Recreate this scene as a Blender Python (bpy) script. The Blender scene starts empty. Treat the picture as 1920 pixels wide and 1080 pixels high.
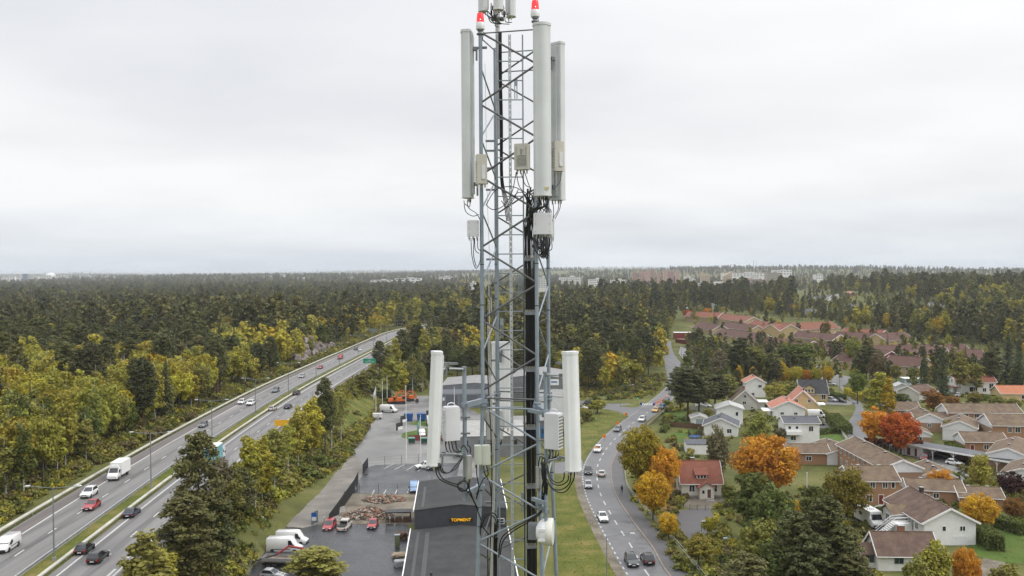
import bpy, math, random
import numpy as np
from mathutils import Vector, Matrix

# ---------------------------------------------------------------- camera, sky, sun, exposure
SC = bpy.context.scene
COL = SC.collection
R = math.radians
FPX, CAMH = 1700.0, 48.0
PITCH, ROLL = R(1.078), R(0.35)
_fw = Vector((0, math.cos(PITCH), -math.sin(PITCH)))
_u0 = Vector((0, math.sin(PITCH), math.cos(PITCH)))
_r0 = Vector((1, 0, 0))
_rt = math.cos(ROLL) * _r0 - math.sin(ROLL) * _u0
_up = math.sin(ROLL) * _r0 + math.cos(ROLL) * _u0
CAMP = Vector((0, 0, CAMH))
cd = bpy.data.cameras.new('camera')
cam = bpy.data.objects.new('camera', cd)
COL.objects.link(cam)
cd.sensor_width = 36.0
cd.lens = 36.0 * FPX / 1920.0
cd.clip_start, cd.clip_end = 0.5, 60000.0
mw = Matrix.Identity(4)
for i in range(3):
    mw[i][0], mw[i][1], mw[i][2], mw[i][3] = _rt[i], _up[i], -_fw[i], CAMP[i]
cam.matrix_world = mw
SC.camera = cam

W = bpy.data.worlds.new('World')
SC.world = W
W.use_nodes = True
nt = W.node_tree
nt.nodes.clear()
SUN_EL, SUN_AZ = R(40), R(105)

def N(tree, kind, **kw):
    n = tree.nodes.new(kind)
    for k, v in kw.items():
        if k in n.inputs.keys() if hasattr(n, 'inputs') else False:
            n.inputs[k].default_value = v
        else:
            setattr(n, k, v)
    return n

def L(tree, a, ao, b, bi):
    tree.links.new(a.outputs[ao], b.inputs[bi])

out = N(nt, 'ShaderNodeOutputWorld')
bg = N(nt, 'ShaderNodeBackground')
sky = N(nt, 'ShaderNodeTexSky', sky_type='NISHITA', sun_disc=False, sun_elevation=SUN_EL, sun_rotation=SUN_AZ,
        dust_density=2.0, air_density=1.0)
tc = N(nt, 'ShaderNodeTexCoord')
sep = N(nt, 'ShaderNodeSeparateXYZ')
L(nt, tc, 'Generated', sep, 0)
den = N(nt, 'ShaderNodeMath', operation='ADD'); den.inputs[1].default_value = 0.16
ab = N(nt, 'ShaderNodeMath', operation='ABSOLUTE')
L(nt, sep, 'Z', ab, 0); L(nt, ab, 0, den, 0)
dv = N(nt, 'ShaderNodeVectorMath', operation='DIVIDE')
cmb = N(nt, 'ShaderNodeCombineXYZ')
for i in range(3):
    L(nt, den, 0, cmb, i)
L(nt, tc, 'Generated', dv, 0); L(nt, cmb, 0, dv, 1)
mp = N(nt, 'ShaderNodeMapping')
mp.inputs['Scale'].default_value = (0.34, 0.40, 0.9)
mp.inputs['Location'].default_value = (3.1, 1.7, 0.4)
L(nt, dv, 0, mp, 'Vector')
n1 = N(nt, 'ShaderNodeTexNoise', Scale=1.0, Detail=5.0, Roughness=0.5)
L(nt, mp, 0, n1, 'Vector')
cr = N(nt, 'ShaderNodeValToRGB')
cr.color_ramp.elements[0].position = 0.39; cr.color_ramp.elements[0].color = (0.68, 0.692, 0.72, 1)
cr.color_ramp.elements[1].position = 0.6; cr.color_ramp.elements[1].color = (0.865, 0.865, 0.87, 1)
L(nt, n1, 'Fac', cr, 0)
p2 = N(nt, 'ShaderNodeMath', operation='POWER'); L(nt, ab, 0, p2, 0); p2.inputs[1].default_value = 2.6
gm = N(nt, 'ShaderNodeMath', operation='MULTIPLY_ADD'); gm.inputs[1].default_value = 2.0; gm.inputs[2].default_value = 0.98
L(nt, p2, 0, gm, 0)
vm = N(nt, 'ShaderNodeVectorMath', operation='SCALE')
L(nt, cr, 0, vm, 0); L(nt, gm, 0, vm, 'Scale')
sk = N(nt, 'ShaderNodeVectorMath', operation='SCALE'); sk.inputs['Scale'].default_value = 0.07
L(nt, sky, 0, sk, 0)
mx = N(nt, 'ShaderNodeMix', data_type='RGBA'); mx.inputs[0].default_value = 0.92
L(nt, sk, 0, mx, 6); L(nt, vm, 0, mx, 7)
tz = N(nt, 'ShaderNodeMapRange'); tz.inputs[1].default_value = 0.0; tz.inputs[2].default_value = 0.09
L(nt, ab, 0, tz, 0)
tm = N(nt, 'ShaderNodeMix', data_type='RGBA'); tm.inputs[6].default_value = (0.90, 0.955, 1.0, 1); tm.inputs[7].default_value = (1, 1, 1, 1)
L(nt, tz, 0, tm, 0)
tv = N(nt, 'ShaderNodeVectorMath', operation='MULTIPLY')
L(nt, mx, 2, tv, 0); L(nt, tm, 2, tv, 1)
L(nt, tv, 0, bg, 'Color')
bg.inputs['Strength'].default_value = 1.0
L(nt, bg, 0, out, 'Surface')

sl = bpy.data.lights.new('sun', 'SUN')
sl.energy = 1.2
sl.angle = R(25)
sl.color = (1.0, 0.97, 0.92)
so = bpy.data.objects.new('sun', sl)
COL.objects.link(so)
so.rotation_euler = (R(90) - SUN_EL, 0, R(180) - SUN_AZ)

SC.view_settings.view_transform = 'Standard'
SC.view_settings.look = 'None'
SC.view_settings.exposure = 0.26
SC.view_settings.gamma = 1.0
SC.render.film_transparent = False
cy = SC.cycles
cy.max_bounces = 4
cy.diffuse_bounces = 2
cy.glossy_bounces = 2
cy.transmission_bounces = 2
cy.transparent_max_bounces = 4
cy.volume_bounces = 0
cy.use_adaptive_sampling = True
cy.adaptive_threshold = 0.02
cy.use_denoising = True
cy.denoiser = 'OPENIMAGEDENOISE'
cy.caustics_reflective = False
cy.caustics_refractive = False

# ---------------------------------------------------------------- helpers
ORD = ['nearest', 'second', 'third', 'fourth', 'fifth', 'sixth', 'seventh', 'eighth', 'ninth', 'tenth', 'eleventh', 'twelfth']
rnd = random.Random(7)
rng = np.random.default_rng(11)

def smooth(t):
    t = np.clip(t, 0, 1)
    return t * t * (3 - 2 * t)

_XLp = np.array([(-200, -60), (60, -72), (138, -78), (185, -82), (250, -85), (310, -86.9), (408, -85.4), (607, -81.6),
                 (660, -67), (720, -42), (800, -8), (900, 18), (1050, 20), (1400, -40), (3000, -100)], float)

def XL(y):
    y = np.asarray(y, float)
    s = 0
    for o in (-32, -16, 0, 16, 32):
        s = s + np.interp(y + o, _XLp[:, 0], _XLp[:, 1])
    return s / 5

HWZ = 8.0

def T(x, y):
    x = np.asarray(x, float); y = np.asarray(y, float)
    h = (9.5 + 9.5 * smooth((x - 260) / 220)) * smooth((y - 440) / 500) * smooth((x + 130) / 260) * (1 - smooth((y - 1150) / 700))
    d = x - XL(y)
    near = 1 - smooth((y - 1500) / 600)
    left = 1 - smooth((d + 6) / 7)                   # natural ground left of the motorway
    hl = (HWZ - 0.5) * left * near * (1 - .9 * smooth((y - 450) / 500) * (1 - smooth((d + 60) / 40)))
    emb = HWZ * smooth((36 - d) / 8.0) * (1 - left) * near
    h = np.maximum(h * (1 - left), np.where(d > -8, emb, 0)) + hl
    h = np.where((d > -2) & (d < 29) & (y < 900), HWZ - 0.12, h)
    far = smooth((y - 2600) / 1800)
    h = h + far * (18 + 16 * np.sin(x / 1300.0 + 1.0) + 9 * np.sin(x / 520.0 + y / 900.0) + 7 * np.sin(y / 700.0 + x / 2100.0))
    far2 = smooth((y - 8000) / 3000)
    return h + far2 * (18 + 10 * np.sin(x / 2300.0 + 2) + 8 * np.sin(x / 900.0))

def ray(px, py):
    return _fw * FPX + _rt * (px - 960.0) + _up * (540.0 - py)

def G(px, py, dz=0.0, z=None):
    d = ray(px, py)
    if z is not None:
        t = (z - CAMH) / d.z
        return Vector((d.x * t, d.y * t, z))
    zz = 0.0
    p = None
    for _ in range(30):
        t = (zz - CAMH) / d.z
        p = d * t
        nz = float(T(p.x, p.y))
        if abs(nz - zz) < 0.01:
            break
        zz = 0.5 * zz + 0.5 * nz
    return Vector((p.x, p.y, zz + dz))

def A(px, py, Y):
    d = ray(px, py)
    return CAMP + d * (Y / d.y)

def ppm(Y):
    return FPX / Y

MATS = {}

def principled(name):
    m = bpy.data.materials.new(name)
    m.use_nodes = True
    return m, m.node_tree, m.node_tree.nodes['Principled BSDF']

def mat(name, col, rough=0.6, metal=0.0, var=0.12, scale=3.0, bump=0.0, col2=None, detail=4.0, spec=0.5, coords='Object', emit=0.0):
    if name in MATS:
        return MATS[name]
    m, t, b = principled(name)
    b.inputs['Roughness'].default_value = rough
    b.inputs['Metallic'].default_value = metal
    b.inputs['Specular IOR Level'].default_value = spec
    if var <= 0 and col2 is None:
        b.inputs['Base Color'].default_value = (*col, 1)
    else:
        if coords == 'World':
            g = N(t, 'ShaderNodeNewGeometry'); so_ = 'Position'
        else:
            g = N(t, 'ShaderNodeTexCoord'); so_ = 'Object'
        nz = N(t, 'ShaderNodeTexNoise', Scale=scale, Detail=detail, Roughness=0.62)
        L(t, g, so_, nz, 'Vector')
        r_ = N(t, 'ShaderNodeValToRGB')
        c2 = col2 if col2 else tuple(min(1, c * (1 + var)) for c in col)
        c1 = col if col2 else tuple(c * (1 - var) for c in col)
        r_.color_ramp.elements[0].position = 0.32; r_.color_ramp.elements[0].color = (*c1, 1)
        r_.color_ramp.elements[1].position = 0.68; r_.color_ramp.elements[1].color = (*c2, 1)
        L(t, nz, 'Fac', r_, 0)
        L(t, r_, 0, b, 'Base Color')
        if bump > 0:
            bp = N(t, 'ShaderNodeBump', Strength=bump, Distance=0.05)
            L(t, nz, 'Fac', bp, 'Height'); L(t, bp, 0, b, 'Normal')
    if emit > 0:
        b.inputs['Emission Color'].default_value = (*col, 1)
        b.inputs['Emission Strength'].default_value = emit
    MATS[name] = m
    return m

def paint(name, rough=0.25, coat=0.5, metal=0.0):
    if name in MATS:
        return MATS[name]
    m, t, b = principled(name)
    oi = N(t, 'ShaderNodeObjectInfo')
    tcn = N(t, 'ShaderNodeTexCoord')
    nz = N(t, 'ShaderNodeTexNoise', Scale=2.5, Detail=5.0)
    L(t, tcn, 'Object', nz, 'Vector')
    mr = N(t, 'ShaderNodeMapRange'); mr.inputs[3].default_value = 0.86; mr.inputs[4].default_value = 1.08
    L(t, nz, 'Fac', mr, 0)
    vs = N(t, 'ShaderNodeVectorMath', operation='SCALE')
    L(t, oi, 'Color', vs, 0); L(t, mr, 0, vs, 'Scale')
    L(t, vs, 0, b, 'Base Color')
    b.inputs['Roughness'].default_value = rough
    b.inputs['Coat Weight'].default_value = coat
    b.inputs['Coat Roughness'].default_value = 0.08
    b.inputs['Metallic'].default_value = metal
    MATS[name] = m
    return m

def leafmat(name, use_obj=True, ramp=None, trans=0.25):
    if name in MATS:
        return MATS[name]
    m, t, b = principled(name)
    b.inputs['Roughness'].default_value = 0.75
    b.inputs['Specular IOR Level'].default_value = 0.25
    oi = N(t, 'ShaderNodeObjectInfo')
    at = N(t, 'ShaderNodeAttribute', attribute_name='tint')
    tcn = N(t, 'ShaderNodeTexCoord')
    nz = N(t, 'ShaderNodeTexNoise', Scale=0.35, Detail=2.0)
    L(t, tcn, 'Object', nz, 'Vector')
    hs = N(t, 'ShaderNodeHueSaturation')
    if use_obj:
        L(t, oi, 'Color', hs, 'Color')
    else:
        r_ = N(t, 'ShaderNodeValToRGB')
        els = r_.color_ramp.elements
        while len(els) < len(ramp):
            els.new(0.5)
        for e, (p_, c_) in zip(els, ramp):
            e.position = p_; e.color = (*c_, 1)
        L(t, oi, 'Random', r_, 0)
        L(t, r_, 0, hs, 'Color')
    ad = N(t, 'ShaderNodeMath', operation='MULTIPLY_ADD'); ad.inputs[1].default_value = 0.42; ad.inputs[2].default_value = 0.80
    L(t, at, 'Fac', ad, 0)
    m2 = N(t, 'ShaderNodeMapRange'); m2.inputs[1].default_value = 0.3; m2.inputs[2].default_value = 0.7
    m2.inputs[3].default_value = 0.84; m2.inputs[4].default_value = 1.15
    L(t, nz, 'Fac', m2, 0)
    mu = N(t, 'ShaderNodeMath', operation='MULTIPLY')
    L(t, ad, 0, mu, 0); L(t, m2, 0, mu, 1)
    L(t, mu, 0, hs, 'Value')
    mh = N(t, 'ShaderNodeMapRange'); mh.inputs[1].default_value = 0.3; mh.inputs[2].default_value = 0.7
    mh.inputs[3].default_value = 0.478; mh.inputs[4].default_value = 0.502
    L(t, nz, 'Fac', mh, 0)
    hh = N(t, 'ShaderNodeMath', operation='MULTIPLY_ADD'); hh.inputs[1].default_value = 0.022
    L(t, at, 'Fac', hh, 0); L(t, mh, 0, hh, 2); L(t, hh, 0, hs, 'Hue')
    L(t, hs, 0, b, 'Base Color')
    tr = N(t, 'ShaderNodeBsdfTranslucent')
    L(t, hs, 0, tr, 'Color')
    ms = N(t, 'ShaderNodeMixShader'); ms.inputs[0].default_value = trans
    L(t, b, 0, ms, 1); L(t, tr, 0, ms, 2)
    L(t, ms, 0, t.nodes['Material Output'], 'Surface')
    MATS[name] = m
    return m

def arr_mesh(name, V, F, mats=(), tint=None, smooth_=False):
    V = np.asarray(V, np.float32); F = np.asarray(F, np.int32)
    me = bpy.data.meshes.new(name)
    me.vertices.add(len(V)); me.vertices.foreach_set('co', V.ravel())
    k = F.shape[1]
    me.loops.add(F.size); me.loops.foreach_set('vertex_index', F.ravel())
    me.polygons.add(len(F))
    me.polygons.foreach_set('loop_start', np.arange(0, F.size, k, dtype=np.int32))
    try:
        me.polygons.foreach_set('loop_total', np.full(len(F), k, np.int32))
    except Exception:
        pass
    if tint is not None:
        a = me.attributes.new('tint', 'FLOAT', 'FACE')
        a.data.foreach_set('value', np.asarray(tint, np.float32))
    me.update(calc_edges=True)
    if smooth_:
        me.polygons.foreach_set('use_smooth', np.ones(len(F), bool))
    for m in mats:
        me.materials.append(m)
    return me

class MB:
    def __init__(s):
        s.v, s.f, s.m = [], [], []

    def add(s, vs, fs, mi=0):
        o = len(s.v)
        s.v += [tuple(v) for v in vs]
        for f in fs:
            s.f.append([i + o for i in f]); s.m.append(mi)
        return s

    def box(s, c, d, rz=0.0, mi=0, top=1.0, M=None):
        x, y, z = d[0] / 2, d[1] / 2, d[2] / 2
        P = [(-x, -y, -z), (x, -y, -z), (x, y, -z), (-x, y, -z), (-x * top, -y * top, z), (x * top, -y * top, z), (x * top, y * top, z), (-x * top, y * top, z)]
        if M is not None:
            P = [M @ Vector(p) for p in P]
        elif rz:
            ca, sa = math.cos(rz), math.sin(rz)
            P = [(p[0] * ca - p[1] * sa, p[0] * sa + p[1] * ca, p[2]) for p in P]
        P = [(p[0] + c[0], p[1] + c[1], p[2] + c[2]) for p in P]
        return s.add(P, [(0, 3, 2, 1), (4, 5, 6, 7), (0, 1, 5, 4), (1, 2, 6, 5), (2, 3, 7, 6), (3, 0, 4, 7)], mi)

    def bar(s, a, b, r, n=6, r2=None, mi=0, caps=True):
        a = Vector(a); b = Vector(b)
        d = (b - a)
        if d.length < 1e-6:
            return s
        d.normalize()
        u = d.orthogonal().normalized(); w = d.cross(u)
        r2 = r if r2 is None else r2
        P = []
        for q, rr in ((a, r), (b, r2)):
            for i in range(n):
                t = 2 * math.pi * i / n
                P.append(q + (u * math.cos(t) + w * math.sin(t)) * rr)
        F = [(i, (i + 1) % n, n + (i + 1) % n, n + i) for i in range(n)]
        if caps:
            F += [tuple(range(n - 1, -1, -1)), tuple(range(n, 2 * n))]
        return s.add(P, F, mi)

    def tube(s, pts, r, n=6, mi=0):
        pts = [Vector(p) for p in pts]
        P = []
        u = None
        for i, p in enumerate(pts):
            d = (pts[min(i + 1, len(pts) - 1)] - pts[max(i - 1, 0)])
            d = d.normalized() if d.length > 1e-9 else Vector((0, 0, 1))
            if u is None:
                u = d.orthogonal().normalized()
            else:
                u = (u - d * u.dot(d))
                u = u.normalized() if u.length > 1e-6 else d.orthogonal().normalized()
            w = d.cross(u)
            rr = r[i] if hasattr(r, '__len__') else r
            for k in range(n):
                t = 2 * math.pi * k / n
                P.append(p + (u * math.cos(t) + w * math.sin(t)) * rr)
        F = []
        for i in range(len(pts) - 1):
            for k in range(n):
                F.append((i * n + k, i * n + (k + 1) % n, (i + 1) * n + (k + 1) % n, (i + 1) * n + k))
        F += [tuple(range(n - 1, -1, -1)), tuple(range((len(pts) - 1) * n, len(pts) * n))]
        return s.add(P, F, mi)

    def prism(s, prof, y0, y1, axis='y', mi=0):
        n = len(prof)
        if axis == 'y':
            P = [(a, y0, b) for a, b in prof] + [(a, y1, b) for a, b in prof]
        elif axis == 'x':
            P = [(y0, a, b) for a, b in prof] + [(y1, a, b) for a, b in prof]
        else:
            P = [(a, b, y0) for a, b in prof] + [(a, b, y1) for a, b in prof]
        F = [(i, (i + 1) % n, n + (i + 1) % n, n + i) for i in range(n)] + [tuple(range(n - 1, -1, -1)), tuple(range(n, 2 * n))]
        return s.add(P, F, mi)

    def lathe(s, prof, n=16, c=(0, 0, 0), axis='z', mi=0):
        P = []
        for r, z in prof:
            for k in range(n):
                t = 2 * math.pi * k / n
                q = (r * math.cos(t), r * math.sin(t), z)
                if axis == 'x':
                    q = (z, r * math.cos(t), r * math.sin(t))
                if axis == 'y':
                    q = (r * math.cos(t), z, r * math.sin(t))
                P.append((q[0] + c[0], q[1] + c[1], q[2] + c[2]))
        F = []
        for i in range(len(prof) - 1):
            for k in range(n):
                F.append((i * n + k, i * n + (k + 1) % n, (i + 1) * n + (k + 1) % n, (i + 1) * n + k))
        F += [tuple(range(n - 1, -1, -1)), tuple(range((len(prof) - 1) * n, len(prof) * n))]
        return s.add(P, F, mi)

    def mesh(s, name, mats=(), smooth_=False):
        me = bpy.data.meshes.new(name)
        me.from_pydata([tuple(v) for v in s.v], [], s.f)
        for m in (mats if isinstance(mats, (list, tuple)) else [mats]):
            me.materials.append(m)
        if any(s.m):
            me.polygons.foreach_set('material_index', s.m)
        if smooth_:
            me.polygons.foreach_set('use_smooth', [True] * len(me.polygons))
            try:
                me.set_sharp_from_angle(angle=R(40))
            except Exception:
                pass
        me.update()
        return me

    def build(s, name, mats, parent=None, smooth_=False, color=None, loc=None, rz=None):
        return put(name, s.mesh(name, mats, smooth_), parent, loc, rz, color)

def put(name, me, parent=None, loc=None, rz=None, color=None):
    o = bpy.data.objects.new(name, me)
    COL.objects.link(o)
    if parent is not None:
        o.parent = parent
    if loc is not None:
        o.location = loc
    if rz is not None:
        o.rotation_euler = (0, 0, rz)
    if color is not None:
        o.color = (*color, 1)
    return o

def tag(o, label, cat=None, group=None, kind=None):
    if label:
        o['label'] = label
    if cat:
        o['category'] = cat
    if group:
        o['group'] = group
    if kind:
        o['kind'] = kind
    return o

def empty(name, loc=(0, 0, 0), rz=0.0):
    o = bpy.data.objects.new(name, None)
    COL.objects.link(o)
    o.location = loc
    o.rotation_euler = (0, 0, rz)
    o.empty_display_size = 0.1
    return o

def thing(name, label, cat, loc=(0, 0, 0), rz=0.0, group=None):
    return tag(empty(name, loc, rz), label, cat, group)

def catmull(pts, k=6):
    pts = [Vector(p) for p in pts]
    P = [pts[0]] + pts + [pts[-1]]
    o = []
    for i in range(1, len(P) - 2):
        for j in range(k):
            t = j / k
            a, b, c, d = P[i - 1], P[i], P[i + 1], P[i + 2]
            o.append(0.5 * ((2 * b) + (c - a) * t + (2 * a - 5 * b + 4 * c - d) * t * t + (3 * b - a - 3 * c + d) * t ** 3))
    o.append(pts[-1])
    return o

# ---------------------------------------------------------------- terrain and surfaces
def ground_mat(name, cols, scale, rough=0.9, bump=0.3, fine=6.0):
    m, t, b = principled(name)
    g = N(t, 'ShaderNodeNewGeometry')
    n1_ = N(t, 'ShaderNodeTexNoise', Scale=scale, Detail=6.0, Roughness=0.6)
    n2_ = N(t, 'ShaderNodeTexNoise', Scale=fine, Detail=4.0, Roughness=0.7)
    L(t, g, 'Position', n1_, 'Vector'); L(t, g, 'Position', n2_, 'Vector')
    r_ = N(t, 'ShaderNodeValToRGB')
    els = r_.color_ramp.elements
    while len(els) < len(cols):
        els.new(0.5)
    for i, c in enumerate(cols):
        els[i].position = 0.3 + 0.4 * i / (len(cols) - 1); els[i].color = (*c, 1)
    L(t, n1_, 'Fac', r_, 0)
    mr = N(t, 'ShaderNodeMapRange'); mr.inputs[1].default_value = 0.25; mr.inputs[2].default_value = 0.75
    mr.inputs[3].default_value = 0.6; mr.inputs[4].default_value = 1.35
    L(t, n2_, 'Fac', mr, 0)
    vs = N(t, 'ShaderNodeVectorMath', operation='SCALE')
    L(t, r_, 0, vs, 0); L(t, mr, 0, vs, 'Scale')
    L(t, vs, 0, b, 'Base Color')
    b.inputs['Roughness'].default_value = rough
    b.inputs['Specular IOR Level'].default_value = 0.2
    if bump:
        bp = N(t, 'ShaderNodeBump', Strength=bump, Distance=0.3)
        L(t, n2_, 'Fac', bp, 'Height'); L(t, bp, 0, b, 'Normal')
    MATS[name] = m
    return m

M_scrub = ground_mat('scrub_ground', [(0.06, 0.065, 0.019), (0.105, 0.112, 0.03), (0.165, 0.15, 0.058)], 0.09)
M_grass = ground_mat('verge_grass', [(0.058, 0.078, 0.012), (0.105, 0.115, 0.02), (0.19, 0.155, 0.05)], 0.2, fine=3.0)
M_lawn = ground_mat('lawn_grass', [(0.055, 0.10, 0.018), (0.075, 0.12, 0.022), (0.11, 0.13, 0.03)], 0.2)
M_dirt = ground_mat('gravel_dirt', [(0.10, 0.085, 0.062), (0.17, 0.148, 0.115), (0.24, 0.215, 0.175)], 0.25, fine=3.0)
M_leaflitter = ground_mat('leaf_litter', [(0.09, 0.055, 0.02), (0.17, 0.105, 0.03), (0.26, 0.17, 0.05)], 0.3, fine=4.0)

def asphalt_mat(name, c, rough_lo, rough_hi, scale=0.12, var=0.25, streak=None):
    m, t, b = principled(name)
    g = N(t, 'ShaderNodeNewGeometry')
    v = ('Position', g)
    src = g; so_ = 'Position'
    if streak:
        mp_ = N(t, 'ShaderNodeMapping'); mp_.inputs['Scale'].default_value = streak
        L(t, g, 'Position', mp_, 'Vector'); src = mp_; so_ = 0
    n1_ = N(t, 'ShaderNodeTexNoise', Scale=scale, Detail=6.0, Roughness=0.6)
    n2_ = N(t, 'ShaderNodeTexNoise', Scale=9.0, Detail=3.0)
    L(t, src, so_, n1_, 'Vector'); L(t, g, 'Position', n2_, 'Vector')
    mr = N(t, 'ShaderNodeMapRange'); mr.inputs[1].default_value = 0.3; mr.inputs[2].default_value = 0.7
    mr.inputs[3].default_value = 1 - var; mr.inputs[4].default_value = 1 + var
    L(t, n1_, 'Fac', mr, 0)
    m3 = N(t, 'ShaderNodeMapRange'); m3.inputs[3].default_value = 0.8; m3.inputs[4].default_value = 1.2
    L(t, n2_, 'Fac', m3, 0)
    mu = N(t, 'ShaderNodeMath', operation='MULTIPLY'); L(t, mr, 0, mu, 0); L(t, m3, 0, mu, 1)
    vs = N(t, 'ShaderNodeVectorMath', operation='SCALE'); vs.inputs[0].default_value = c
    L(t, mu, 0, vs, 'Scale'); L(t, vs, 0, b, 'Base Color')
    rr = N(t, 'ShaderNodeMapRange'); rr.inputs[1].default_value = 0.35; rr.inputs[2].default_value = 0.65
    rr.inputs[3].default_value = rough_lo; rr.inputs[4].default_value = rough_hi
    L(t, n1_, 'Fac', rr, 0); L(t, rr, 0, b, 'Roughness')
    bp = N(t, 'ShaderNodeBump', Strength=0.12, Distance=0.02)
    L(t, n2_, 'Fac', bp, 'Height'); L(t, bp, 0, b, 'Normal')
    MATS[name] = m
    return m

M_motorway = asphalt_mat('motorway_asphalt', (0.165, 0.159, 0.154), 0.5, 0.75, 0.7, 0.34, (1.0, 0.02, 1))
M_road = asphalt_mat('road_asphalt', (0.125, 0.125, 0.128), 0.38, 0.72, 0.4, 0.34)
M_wet = asphalt_mat('wet_asphalt', (0.040, 0.042, 0.047), 0.18, 0.5, 0.16, 0.35)
M_yard = asphalt_mat('yard_asphalt', (0.165, 0.162, 0.157), 0.35, 0.7, 0.1, 0.42)
M_path = asphalt_mat('footpath_asphalt', (0.085, 0.082, 0.084), 0.5, 0.8, 0.2, 0.2)
M_track = asphalt_mat('dusty_track', (0.17, 0.155, 0.135), 0.6, 0.85, 0.25, 0.4)
M_white = mat('road_paint', (0.46, 0.46, 0.44), 0.6, var=0.2, scale=2.0, coords='World')
M_kerb = mat('kerb_stone', (0.20, 0.165, 0.14), 0.8, var=0.25, scale=1.0, coords='World')

def axis_steps(lo, a, b, hi, step, n):
    mid = np.arange(a, b + 0.1, step)
    left = a - (a - lo) * (np.linspace(0, 1, n + 1)[1:][::-1]) ** 2.6
    right = b + (hi - b) * (np.linspace(0, 1, n + 1)[1:]) ** 2.6
    return np.concatenate([left, mid, right])

xs = axis_steps(-14000, -420, 420, 14000, 6, 44)
ys = axis_steps(-600, 60, 780, 14500, 6, 70)
gx, gy = np.meshgrid(xs, ys)
gz = T(gx, gy)
V = np.stack([gx, gy, gz], -1).reshape(-1, 3)
nx, ny = len(xs), len(ys)
ii = (np.arange(ny - 1)[:, None] * nx + np.arange(nx - 1)[None, :]).ravel()
F = np.stack([ii, ii + 1, ii + nx + 1, ii + nx], -1)
tag(put('terrain', arr_mesh('terrain', V, F, [M_scrub], smooth_=True)), 'rough grass and woodland ground reaching to the horizon', kind='structure')

def strip(name, left, right, m, label, dz=0.02, kind='structure', flat=None):
    V_, F_ = [], []
    for a, b in zip(left, right):
        for p in (a, b):
            z = flat if flat is not None else float(T(p[0], p[1]))
            V_.append((p[0], p[1], z + dz))
    for i in range(len(left) - 1):
        F_.append((2 * i, 2 * i + 1, 2 * i + 3, 2 * i + 2))
    me = bpy.data.meshes.new(name)
    me.from_pydata(V_, [], F_)
    me.materials.append(m)
    o = put(name, me)
    return tag(o, label, kind=kind)

def sheet(name, px, m, label, dz=0.02, sub=True, kind='structure', parent=None):
    pts = [G(x, y) for x, y in px]
    import mathutils
    tri = mathutils.geometry.tessellate_polygon([[Vector((p.x, p.y, 0)) for p in pts]])
    me = bpy.data.meshes.new(name)
    vv = [(p.x, p.y, max(p.z, 0) + dz) for p in pts]
    ff = []
    for t in tri:
        a, b, c = (Vector(vv[i]) for i in t)
        ff.append(t if (b - a).cross(c - a).z > 0 else (t[0], t[2], t[1]))
    me.from_pydata(vv, [], ff)
    me.materials.append(m)
    o = put(name, me, parent)
    return tag(o, label, kind=kind) if parent is None else o

YS = np.arange(40, 1300, 8.0)

def hwp(off, yv):
    return [(float(XL(y)) + off, float(y)) for y in yv]

YH = np.arange(40, 900, 8.0)
for nm, a, b, lb in (('motorway_carriageway', -0.4, 11.3, 'grey asphalt carriageway beside the wood, traffic coming towards the mast'),
                     ('motorway_carriageway', 14.9, 26.6, 'grey asphalt carriageway nearer the mast, traffic driving away')):
    strip(nm, hwp(a, YH), hwp(b, YH), M_motorway, lb, 0.0, flat=HWZ)
strip('median_strip', hwp(11.3, YH), hwp(14.9, YH), M_grass, 'grassy median strip between the two carriageways', 0.02, flat=HWZ - 0.02)

M_mw2 = asphalt_mat('worn_asphalt', (0.12, 0.116, 0.115), 0.5, 0.75, 0.7, 0.4, (1.0, 0.02, 1))
M_mw3 = asphalt_mat('brown_shoulder_asphalt', (0.115, 0.10, 0.095), 0.6, 0.8, 0.7, 0.3, (1.0, 0.02, 1))
for a, b, m_, nm in ((0.0, 2.3, M_mw3, 'brownish hard shoulder beside the wood'), (24.0, 26.5, M_mw3, 'reddish brown hard shoulder above the slope'), (5.9, 7.2, M_mw2, 'dark worn band between the oncoming lanes'), (19.2, 20.6, M_mw2, 'dark worn band between the departing lanes'), (16.4, 17.4, M_mw2, 'dark worn band along the median side of the departing lanes')):
    strip('hard_shoulder' if 'shoulder' in nm else 'worn_band', hwp(a, YH), hwp(b, YH), m_, nm, 0.004, flat=HWZ)

def marking(name, off, w, yv, dash=None, z=HWZ + 0.008, label=None):
    mb = MB()
    if dash is None:
        for y0, y1 in zip(yv[:-1], yv[1:]):
            x0, x1 = float(XL(y0)) + off, float(XL(y1)) + off
            mb.add([(x0 - w / 2, y0, z), (x0 + w / 2, y0, z), (x1 + w / 2, y1, z), (x1 - w / 2, y1, z)], [(0, 1, 2, 3)])
    else:
        for y0 in yv:
            y1 = y0 + dash
            x0, x1 = float(XL(y0)) + off, float(XL(y1)) + off
            mb.add([(x0 - w / 2, y0, z), (x0 + w / 2, y0, z), (x1 + w / 2, y1, z), (x1 - w / 2, y1, z)], [(0, 1, 2, 3)])
    return tag(mb.build(name, M_white), label, kind='structure')

marking('edge_line', 2.5, 0.28, YH, label='white edge line by the outer barrier of the motorway')
marking('edge_line', 10.55, 0.22, YH, label='white edge line along the median guardrail')
marking('edge_line', 16.1, 0.28, YH, label='white edge line on the median side of the departing lanes')
marking('edge_line', 23.6, 0.28, YH, label='white edge line by the shoulder of the departing lanes')
DP = 11.15
marking('lane_line', 6.5, 0.22, np.arange(72, 880, DP), 3.0, label='white dashed lane line between the oncoming lanes')
marking('lane_line', 19.85, 0.22, np.arange(70, 880, DP), 3.0, label='white dashed lane line between the departing lanes')
marking('ramp_line', 22.9, 0.4, np.arange(70, 133, 7.0), 3.0, label='short wide dashes where the slip lane joins the motorway')

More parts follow.
